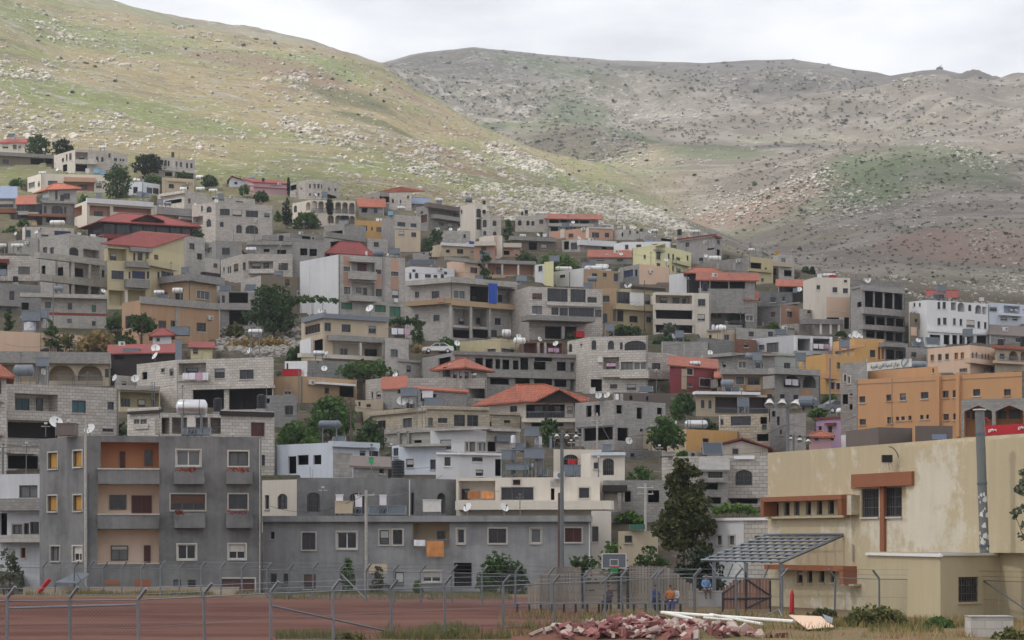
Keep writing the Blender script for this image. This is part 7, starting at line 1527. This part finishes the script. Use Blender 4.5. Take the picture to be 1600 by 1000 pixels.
pole(548, 222, 720, 628, 'dark utility pole in the bushy green tree', .1, 'rust', 1); pole(467, 262, 640, 578, 'thin grey pole by the tan wall house', .07, 'pole', 0); pole(880, 292, 640, 560, 'thin pole before the long unfinished building', .07, 'lc', 1); pole(809, 290, 640, 562, 'second thin pole before the long unfinished building', .07, 'lc', 1)
pole(890, 348, 540, 425, 'thin mast before the glazed verandas', .07, 'rust', 0); pole(975, 344, 535, 420, 'thin mast before the tan apartment house', .07, 'rust', 0); pole(1007, 340, 535, 438, 'thin mast between tan apartment and cream balconies', .07, 'rust', 0); pole(484, 345, 500, 416, 'white lattice mast beside the blank white side wall', .1, 'fw', 0); pole(83, 318, 520, 434, 'thin pole before the red striped storey', .08, 'pole', 0)
pole(222, 305, 570, 500, 'dark wooden pole beside the umbrella pine', .09, 'bark', 0); pole(1297, 232, 690, 560, 'dark pole before the lower orange house', .09, 'pole', 0); pole(134, 151.4, 920, 650, 'white drain mast at the corner of the grey balcony block', .09, 'lc', 0); pole(4, 168, 900, 700, 'thin lamp pole at the picture edge', .08, 'pole', 1)
def wire(label, pts, sag):
    W3 = [P3(*p) for p in pts]; root = thing('overhead_wire', label, 'wire', W3[0], 'overhead wires'); mb = MB()
    for a, b in zip(W3, W3[1:]):
        prev = a
        for t in np.linspace(.1, 1, 10): q = a.lerp(b, t) - Vector((0, 0, sag * 4 * t * (1 - t))); mb.bar(prev, q, .018, 3, cap=False); prev = q
    mb.build('strand', 'blk', root)
wire('thin wires sagging across the bushy green tree', [(467, 628, 250), (548, 632, 222), (640, 612, 260)], 1.2); wire('thin wires from the two storey building to the grey pole', [(420, 790, 172), (572, 772, 156), (700, 735, 190)], .8); wire('thin wires before the floodlight mast', [(1108, 690, 215), (1231, 662, 190), (1338, 650, 200)], .6); wire('thin wires over the half built house', [(933, 650, 228), (1008, 760, 168)], .6)
mb = MB()
for k in range(46):                                                   # the tangle of cables between the roofs
    px = rnd.uniform(20, 1330); py = rnd.uniform(400, 770); D0 = Dof(py + 34) + rnd.uniform(-2, 4); D1 = D0 + rnd.uniform(-6, 10); a = P3(px, py, D0); b = P3(px + rnd.choice([-1, 1]) * rnd.uniform(50, 150), py + rnd.uniform(-24, 12), D1); prev = a; sg = (b - a).length * rnd.uniform(.02, .05)
    for t in np.linspace(.1, 1, 10): q = a.lerp(b, t) - Vector((0, 0, sg * 4 * t * (1 - t))); mb.bar(prev, q, .017, 3, cap=False); prev = q
ow = mb.build('roof_cables', 'blk'); tag(ow, 'thin black cables sagging between the roofs of the village', 'cables', kind='stuff')
# ---------------------------------------------------------------- people on the bench
def person_mat(name, top, bottom, hair=(.02, .015, .012)):
    m, t, p = base_mat(name, .85); l = t.links.new; at = N(t, 'ShaderNodeAttribute', attribute_name='zone'); r = N(t, 'ShaderNodeValToRGB'); r.color_ramp.interpolation = 'CONSTANT'; el_ = r.color_ramp.elements
    el_[0].position = 0; el_[0].color = (.04, .035, .03, 1); el_[1].position = .15; el_[1].color = (*bottom, 1)
    for ps, c in ((.4, top), (.65, (.26, .14, .09)), (.9, hair)): e = el_.new(ps); e.color = (*c, 1)
    l(at.outputs['Fac'], r.inputs[0]); l(r.outputs[0], p.inputs['Base Color']); MATS[name] = m
def person(px, D, zseat, face, label, top, bottom, lean=0.0):
    """seated figure; face = heading in radians (0 looks towards +Y)"""
    nm = 'cloth_%d' % px; person_mat(nm, top, bottom); x = (px - CX) * D / F
    J = [('pel', (0, 0, .1), .145, .3), ('wst', (0, .0 + lean * .3, .28), .125, .5), ('chs', (0, .02 + lean, .46), .15, .5), ('nkb', (0, .03 + lean, .58), .075, .5), ('nk', (0, .05 + lean, .64), .052, .7), ('hd', (0, .07 + lean, .74), .092, .7), ('ht', (0, .05 + lean, .84), .088, .95), ('htt', (0, .04 + lean, .885), .05, .95),
         ('shl', (-.16, .02 + lean, .54), .07, .5), ('ell', (-.22, .08 + lean, .32), .046, .5), ('wrl', (-.13, .28, .22), .036, .7), ('hnl', (-.1, .36, .2), .038, .7), ('shr', (.16, .02 + lean, .54), .07, .5), ('elr', (.22, .08 + lean, .32), .046, .5), ('wrr', (.13, .28, .22), .036, .7), ('hnr', (.1, .36, .2), .038, .7),
         ('hl', (-.1, .06, .09), .1, .3), ('kl', (-.13, .44, .1), .072, .3), ('al', (-.12, .46, -.3), .048, .3), ('fl', (-.12, .6, -.37), .04, .05), ('hr', (.1, .06, .09), .1, .3), ('kr', (.13, .44, .1), .072, .3), ('ar', (.12, .46, -.3), .048, .3), ('fr', (.12, .6, -.37), .04, .05), ('ns', (0, .17 + lean, .73), .022, .7)]
    ix = {j[0]: i for i, j in enumerate(J)}; E = [('pel', 'wst'), ('wst', 'chs'), ('chs', 'nkb'), ('nkb', 'nk'), ('nk', 'hd'), ('hd', 'ht'), ('ht', 'htt'), ('chs', 'shl'), ('shl', 'ell'), ('ell', 'wrl'), ('wrl', 'hnl'), ('chs', 'shr'), ('shr', 'elr'), ('elr', 'wrr'), ('wrr', 'hnr'), ('pel', 'hl'), ('hl', 'kl'), ('kl', 'al'), ('al', 'fl'), ('pel', 'hr'), ('hr', 'kr'), ('kr', 'ar'), ('ar', 'fr'), ('hd', 'ns')]
    me = bpy.data.meshes.new('person'); me.from_pydata([j[1] for j in J], [(ix[a], ix[b]) for a, b in E], []); o = bpy.data.objects.new('person', me); COL.objects.link(o)
    sk = o.modifiers.new('skin', 'SKIN'); 
    for i, j in enumerate(J): me.skin_vertices[0].data[i].radius = (j[2], j[2]); me.skin_vertices[0].data[i].use_root = (i == 0)
    sb = o.modifiers.new('sub', 'SUBSURF'); sb.levels = 1; sb.render_levels = 1
    dg_ = bpy.context.evaluated_depsgraph_get(); m2 = bpy.data.meshes.new_from_object(o.evaluated_get(dg_)); o.modifiers.clear(); o.data = m2; m2.materials.clear(); m2.materials.append(MATS[nm])
    at = m2.attributes.new('zone', 'FLOAT', 'POINT'); jp = [(Vector(j[1]), j[3]) for j in J] + [((Vector(J[ix[a]][1]) + Vector(J[ix[b]][1])) / 2, J[ix[a]][3]) for a, b in E]
    at.data.foreach_set('value', [min(jp, key=lambda q: (q[0] - v.co).length)[1] for v in m2.vertices])
    for p_ in m2.polygons: p_.use_smooth = True
    o.location = (x, D, zseat - .02); o.rotation_euler[2] = face; tag(o, label, 'person', 'people at the ball court')
person(951.5, 110.5, .46, .4, 'person in a dark purple shirt seated on the long bench', (.07, .045, .07), (.03, .03, .04))
person(1023.5, 110.5, .46, -.3, 'person in a dark blue shirt with white marks seated on the bench', (.02, .035, .13), (.02, .03, .1))
person(1047.5, 110.4, .46, .2, 'person in an orange shirt seated on the bench', (.5, .16, .03), (.05, .05, .06))
person(1055.5, 110.6, .46, 2.6, 'person in a white striped top and blue shorts on the bench', (.5, .5, .52), (.05, .07, .25))
person(1103, 119.0, .84, 3.3, 'person in a light blue top seated on the low wall', (.16, .3, .55), (.12, .07, .06))
# ---------------------------------------------------------------- rubble heap of broken red blocks
plain('blkred', (0.215, 0.09, 0.085), .9, var=.5, scale=6); plain('blkpale', (0.40, 0.31, 0.28), .9, var=.3, scale=6)
D = 83.0; cx = (1012 - CX) * D / F; root = thing('rubble_heap', 'heap of broken dark red paving blocks in front of the fence', 'rubble', (cx, D, 0))
PM = []
for i in range(8):
    mb = MB(); a, b, c = rnd.uniform(.13, .24), rnd.uniform(.09, .17), rnd.uniform(.03, .075); j = lambda: rnd.uniform(.75, 1.1)
    mb.box8([(-a * j(), -b * j(), -c), (a * j(), -b * j(), -c), (a * j(), -b * j(), c), (-a * j(), -b * j(), c), (-a * j(), b * j(), -c), (a * j(), b * j(), -c), (a * j(), b * j(), c), (-a * j(), b * j(), c)])
    o = mb.build('block', 'blkred' if i < 5 else 'blkpale'); PM.append(o.data); bpy.data.objects.remove(o)
def heap_h(x, y): return .6 * max(0, 1 - abs(x / 4.3) ** 2.2) * max(0, 1 - (y / 2.6) ** 2) * (1 + .5 * float(vnoise(np.array([x * 1.1]), np.array([y * 1.1]), 77)[0]))
mb = MB(); nx, ny = 40, 24; g = {}
for i in range(nx + 1):
    for j in range(ny + 1): x = -4.6 + 9.2 * i / nx; y = -2.8 + 5.6 * j / ny; g[i, j] = (cx + x, D + y, heap_h(x, y) * .8 - .04)
for i in range(nx):
    for j in range(ny): mb.poly([g[i, j], g[i + 1, j], g[i + 1, j + 1], g[i, j + 1]])
MATS['dirtheap'] = MATS['dirt']; mb.build('earth_mound', 'dirtheap', root, smooth=True)
k = 0
while k < 295:
    x = rnd.gauss(0, 2.1); y = rnd.uniform(-2.5, 1.4); h = heap_h(x, y)
    if h < .02 and rnd.random() < .85: continue
    o = bpy.data.objects.new('block', PM[rnd.randrange(8)]); COL.objects.link(o); o.parent = root; o.location = (x, y, h * .82 + rnd.uniform(.0, .13)); o.rotation_euler = (rnd.gauss(0, .55), rnd.gauss(0, .55), rnd.random() * 6.28); sc = rnd.uniform(.75, 1.35); o.scale = (sc, sc, sc); k += 1
# ---------------------------------------------------------------- fallen goal frame, sheet, block, small litter
root = thing('fallen_goal_frame', 'fallen white pipe goal frame lying beside the rubble heap', 'goal', ((1130 - CX) * 95 / F, 95, 0))
def pipe(a, b, r=.075, mat='tankw'): mb = MB(); mb.bar(P3(*a), P3(*b), r, 8); mb.build('pipe', mat, root)
pipe((1034, 957, 100), (1241, 971, 91)); pipe((1040, 958, 99.5), (1086, 968, 92.5)); pipe((1110, 960, 97), (1190, 975, 88), .06); pipe((1100, 965, 94), (1145, 969, 92), .05); pipe((1195, 963, 97), (1217, 952, 99), .03, 'metal'); pipe((1217, 952, 99), (1222, 964, 97), .03, 'metal')
D = 88.5; root = thing('board_sheet', 'pale torn board sheet lying on the ground by the hall', 'board', ((1270 - CX) * D / F, D, 0)); mb = MB(); q = [P3(1233, 962, 90.5), P3(1283, 964, 91), P3(1303, 980, 88.5), P3(1262, 984, 87.5)]; th = Vector((0, 0, .03))
mb.box8([q[3], q[2], q[1], q[0], q[3] + th, q[2] + th, q[1] + th, q[0] + th]); mb.build('sheet', 'pe', root); mb = MB(); q = [P3(1283, 964, 91), P3(1300, 970, 90.3), P3(1298, 979, 89.2), P3(1290, 976, 89.4)]; mb.poly(q); mb.poly([p + Vector((.05, .02, .12)) for p in q]); mb.build('crumpled_foil', 'gv', root)
D = 82; root = thing('concrete_block', 'big weathered concrete block beside the road edge', 'block', ((1550 - CX) * D / F, D, 0)); mb = MB(); mb.box((1517 - CX) * D / F, (1583 - CX) * D / F, D, D + 1.1, -.1, .72); mb.build('body', 'lc', root); mb = MB(); mb.box((1516 - CX) * D / F, (1584 - CX) * D / F, D - .03, D + 1.13, .721, .76); mb.build('chipped_top', 'cg', root)
root = thing('red_barrier_post', 'red plastic post standing by the pergola', 'post', ((1237 - CX) * 108 / F, 108, 0)); mb = MB(); mb.lathe(((1237 - CX) * 108 / F, 108, 0), (0.02, 0, 1), [(0, .11), (.9, .1), (1.12, .05), (1.15, 0)], 10); mb.build('tube', 'red', root, smooth=True); mb = MB(); mb.lathe(((1237 - CX) * 108 / F, 108, 0), (0, 0, 1), [(0, .16), (.06, .16), (.07, .1)], 10); mb.build('foot', 'blk', root)
root = thing('red_slide_rail', 'leaning red bar by the corner bush', 'bar', ((68 - CX) * 145 / F, 145, 0)); mb = MB(); mb.bar(P3(60, 926, 145.2), P3(77, 905, 145.2), .12, 4); mb.bar(P3(64, 926, 145.2), P3(80, 906, 145.2), .04, 4); mb.build('bar_body', 'red', root)
root = thing('tin_sheet', 'pale tin lean to sheet at the foot of the grey balcony block', 'sheet', ((115 - CX) * 147 / F, 147, 0)); mb = MB(); q = [P3(86, 911, 146.5), P3(122, 912, 146.5), P3(142, 897, 149), P3(118, 896, 149)]; mb.box8([p for p in q] + [p + Vector((0, 0, .06)) for p in q]); mb.build('sheet', 'gv', root); mb = MB(); mb.bar(P3(122, 912, 146.6), P3(122, 926, 146.6), .04, 4); mb.bar(P3(86, 911, 146.6), P3(86, 926, 146.6), .04, 4); mb.build('leg', 'metal', root)
root = thing('retaining_kerb', 'low tan retaining wall along the foot of the grey balcony block', 'wall', ((200 - CX) * 147 / F, 147, 0)); mb = MB(); mb.box((35 - CX) * 147 / F, (372 - CX) * 147 / F, 147.2, 147.5, -.1, .42); mb.build('masonry', 'be', root); mb = MB(); mb.box((34 - CX) * 147 / F, (373 - CX) * 147 / F, 147.17, 147.53, .421, .47); mb.build('coping', 'lc', root)
# flowers on the balcony boxes
plain('flower', (.5, .03, .04), .7, var=.4, scale=12); plain('flowerp', (.55, .1, .22), .7, var=.4, scale=12)
for i, (x0, x1, y, m, lab) in enumerate(((1000, 1130, 262, 'flower', 'red flowers in the upper box under the wider window of the balcony block'), (1292, 1412, 263, 'flower', 'red flowers in the upper box under the end window of the balcony block'), (1000, 1045, 502, 'flower', 'small red flowers in the middle box under the widest window'), (1288, 1420, 503, 'flowerp', 'pink and red flowers in the middle box under the end window'))):
    a, b, s = ZOOM['O']; D = 151.7; X0, X1 = (a + x0 / s - CX) * D / F, (a + x1 / s - CX) * D / F; z = HC + (HY - b - y / s) * D / F - .25; rs = np.random.RandomState(300 + i); nb = 14
    root = thing('flower_box_plants', lab, 'flowers', ((X0 + X1) / 2, D, z), 'balcony flowers'); cent = np.stack([rs.uniform(X0, X1, nb) - (X0 + X1) / 2, rs.uniform(-.1, .1, nb), .1 + rs.rand(nb) * .15], -1); rad = rs.uniform(.08, .16, nb)
    for mm, nn, sz_ in ((m, 160, .05), ('lf_mid', 120, .06)):
        c, f = leaf_cloud(cent, rad, nn, sz_, rs); me = bulk('blossom' if mm == m else 'leaves', c, f, [mm]); o = bpy.data.objects.new(me.name, me); COL.objects.link(o); o.parent = root
# ---------------------------------------------------------------- cars
def car(px, py, D, label, mat, heading, L_=4.2):
    s = D / F; x = (px - CX) * s; z = HC + (HY - py) * s; root = thing('parked_car', label, 'car', (x, D, z), 'parked cars'); root.rotation_euler[2] = heading
    def lp(pr, hw):
        mb = MB(); n = len(pr)
        for a in range(n): b = (a + 1) % n; mb.poly([(pr[a][0], -hw(pr[a]), pr[a][1]), (pr[b][0], -hw(pr[b]), pr[b][1]), (pr[b][0], hw(pr[b]), pr[b][1]), (pr[a][0], hw(pr[a]), pr[a][1])])
        mb.poly([(p[0], -hw(p), p[1]) for p in pr]); mb.poly([(p[0], hw(p), p[1]) for p in pr][::-1]); return mb
    hw = lambda p: .84 if p[1] < .95 else .84 - .3 * (p[1] - .95)
    body = [(-2.1, .35), (2.1, .35), (2.12, .62), (2.0, .8), (1.05, .92), (.35, 1.38), (-.9, 1.42), (-1.6, 1.0), (-2.05, .95), (-2.14, .6)]
    def bd(mb, n, m, par=root):
        me = mb.build(n, m, None, (0, 0, 0)); me.parent = par; me.location = (0, 0, 0); return me
    bd(lp(body, hw), 'body', mat)
    for sgn in (-1, 1):
        mb = MB(); mb.poly([(.9, sgn * .853, .95), (.32, sgn * .74, 1.33), (-.2, sgn * .74, 1.35), (-.2, sgn * .853, .95)]); mb.poly([(-.27, sgn * .853, .95), (-.27, sgn * .74, 1.35), (-.85, sgn * .74, 1.37), (-1.4, sgn * .853, 1.0)]); bd(mb, 'side_window', 'gl')
        for wx in (-1.3, 1.3):
            mb = MB(); mb.lathe((wx, sgn * .70, .31), (0, sgn, 0), [(0, 0), (0, .31), (.2, .31), (.2, .18)], 14); wo = bd(mb, 'wheel', 'blk'); mb = MB(); mb.lathe((wx, sgn * .905, .31), (0, sgn, 0), [(0, .18), (.01, 0)], 10); bd(mb, 'rim', 'tanks', wo)
        mb = MB(); mb.box(2.09, 2.14, min(sgn * .5, sgn * .8), max(sgn * .5, sgn * .8), .6, .74); bd(mb, 'headlight', 'fw')
    mb = MB(); mb.poly([(1.03, -.72, .94), (1.03, .72, .94), (.38, .64, 1.36), (.38, -.64, 1.36)]); bd(mb, 'windscreen', 'gl')
car(684, 552.5, 314, 'white parked car on the bank beside the long unfinished building', 'tankw', R(185))
car(1263, 640, 247, 'dark parked car with a blue roof load on the lane above the lilac house', 'gz', R(70)); car(1312, 647, 238, 'grey parked car half hidden beside the grey stair block', 'pole', R(20))
# ---------------------------------------------------------------- weeds and grass
def weeds(name, label, spots, mat, hmax, n):
    rs = np.random.RandomState(len(name)); P_ = []
    for k in range(n):
        px0, px1, d0, d1 = spots[rs.randint(len(spots))]; D = rs.uniform(d0, d1); P_.append((((rs.uniform(px0, px1)) - CX) * D / F, D))
    P_ = np.array(P_); z = np.where(P_[:, 1] > 148, terr_z(P_[:, 0], P_[:, 1]), 0); co = []
    keep = vnoise(P_[:, 0] / 1.3, P_[:, 1] / 2, 88) > -.08; P_ = P_[keep]; z = z[keep]; n = len(P_)
    h = hmax * rs.uniform(.3, 1, n); a = rs.rand(n) * 6.28; ln = rs.normal(0, .25, (n, 2)) * h[:, None]; w_ = .012 + .02 * rs.rand(n); dx = np.cos(a) * w_; dy = np.sin(a) * w_
    co = np.stack([np.stack([P_[:, 0] - dx, P_[:, 1] - dy, z - .03], -1), np.stack([P_[:, 0] + dx, P_[:, 1] + dy, z - .03], -1), np.stack([P_[:, 0] + ln[:, 0], P_[:, 1] + ln[:, 1], z + h], -1)], 1).reshape(-1, 3)
    me = bulk(name, co, np.arange(3 * n).reshape(n, 3), [mat]); o = bpy.data.objects.new(name, me); COL.objects.link(o); tag(o, label, 'grass', kind='stuff')
weeds('green_weeds', 'green weeds along the fences and walls', [(40, 420, 144, 147), (420, 800, 134, 147), (600, 900, 84, 92), (820, 1230, 84, 108), (1240, 1560, 86, 98), (430, 800, 80.5, 83)], 'lf_weed', .42, 15000)
weeds('dry_grass', 'dry straw coloured grass around the rubble and hall', [(780, 1230, 81, 108), (1100, 1600, 80, 97), (40, 420, 144.5, 147), (1230, 1520, 92, 99)], 'lf_dry', .4, 12000)
tree('X', 1312, 940, 1425, 985, 'low green weed clump in front of the hall', 'bush', 'lf_weed', D=93, cat='bush', group='bushes by the field', dens=1.4); tree('X', 1440, 960, 1498, 990, 'small green weed clump by the annex corner', 'bush', 'lf_mid', D=91, cat='bush', group='bushes by the field'); tree('X', 1545, 975, 1620, 1010, 'green weeds behind the concrete block', 'bush', 'lf_weed', D=80.5, cat='bush', group='bushes by the field'); tree('X', 1258, 944, 1312, 966, 'scraggly brown weeds by the pergola', 'bush', 'lf_olive', D=98, cat='bush', group='bushes by the field', dens=.6)
tree('X', 690, 978, 722, 1000, 'tuft of green weeds at the near fence', 'bush', 'lf_weed', D=82, cat='bush', group='bushes by the field'); tree('X', 520, 988, 575, 1004, 'low weeds at the picture bottom', 'bush', 'lf_weed', D=80.3, cat='bush', group='bushes by the field')

# ---------------------------------------------------------------- lookout on the far summit
p = surf(1468, 108.5) or P3(1468, 106, 2850); root = thing('summit_station', 'tiny lookout station with masts on the far mountain top', 'building', p); mb = MB(); mb.box(p.x - 3.4, p.x + 3.4, p.y - 3, p.y + 3, p.z - 2, p.z + 1.6); mb.build('wall', 'bs', root); mb = MB(); mb.box(p.x - 1.5, p.x + 1.5, p.y - 2, p.y + 2, p.z + 1.61, p.z + 3); mb.build('cabin', 'cg', root)
for q in (-3.5, 1, 3.5): mb = MB(); mb.bar((p.x + q * .6, p.y, p.z + 1.4), (p.x + q * .6, p.y, p.z + 4.5 + q * .5), .18, 4); mb.build('mast', 'pole', root)
# ---------------------------------------------------------------- haze
mb = MB(); mb.box(-9000, 9000, -6500, 4600, -60, 1180); MATS['haze'] = m = bpy.data.materials.new('haze'); m.use_nodes = True; t = m.node_tree; t.nodes.clear()
pv = N(t, 'ShaderNodeVolumePrincipled'); pv.inputs['Color'].default_value = (.86, .9, 1, 1); pv.inputs['Density'].default_value = 1.5e-4; pv.inputs['Anisotropy'].default_value = .2; oo = N(t, 'ShaderNodeOutputMaterial'); t.links.new(pv.outputs[0], oo.inputs['Volume'])
hz = mb.build('haze', 'haze'); tag(hz, 'thin pale blue haze over the valley', 'haze', kind='stuff')
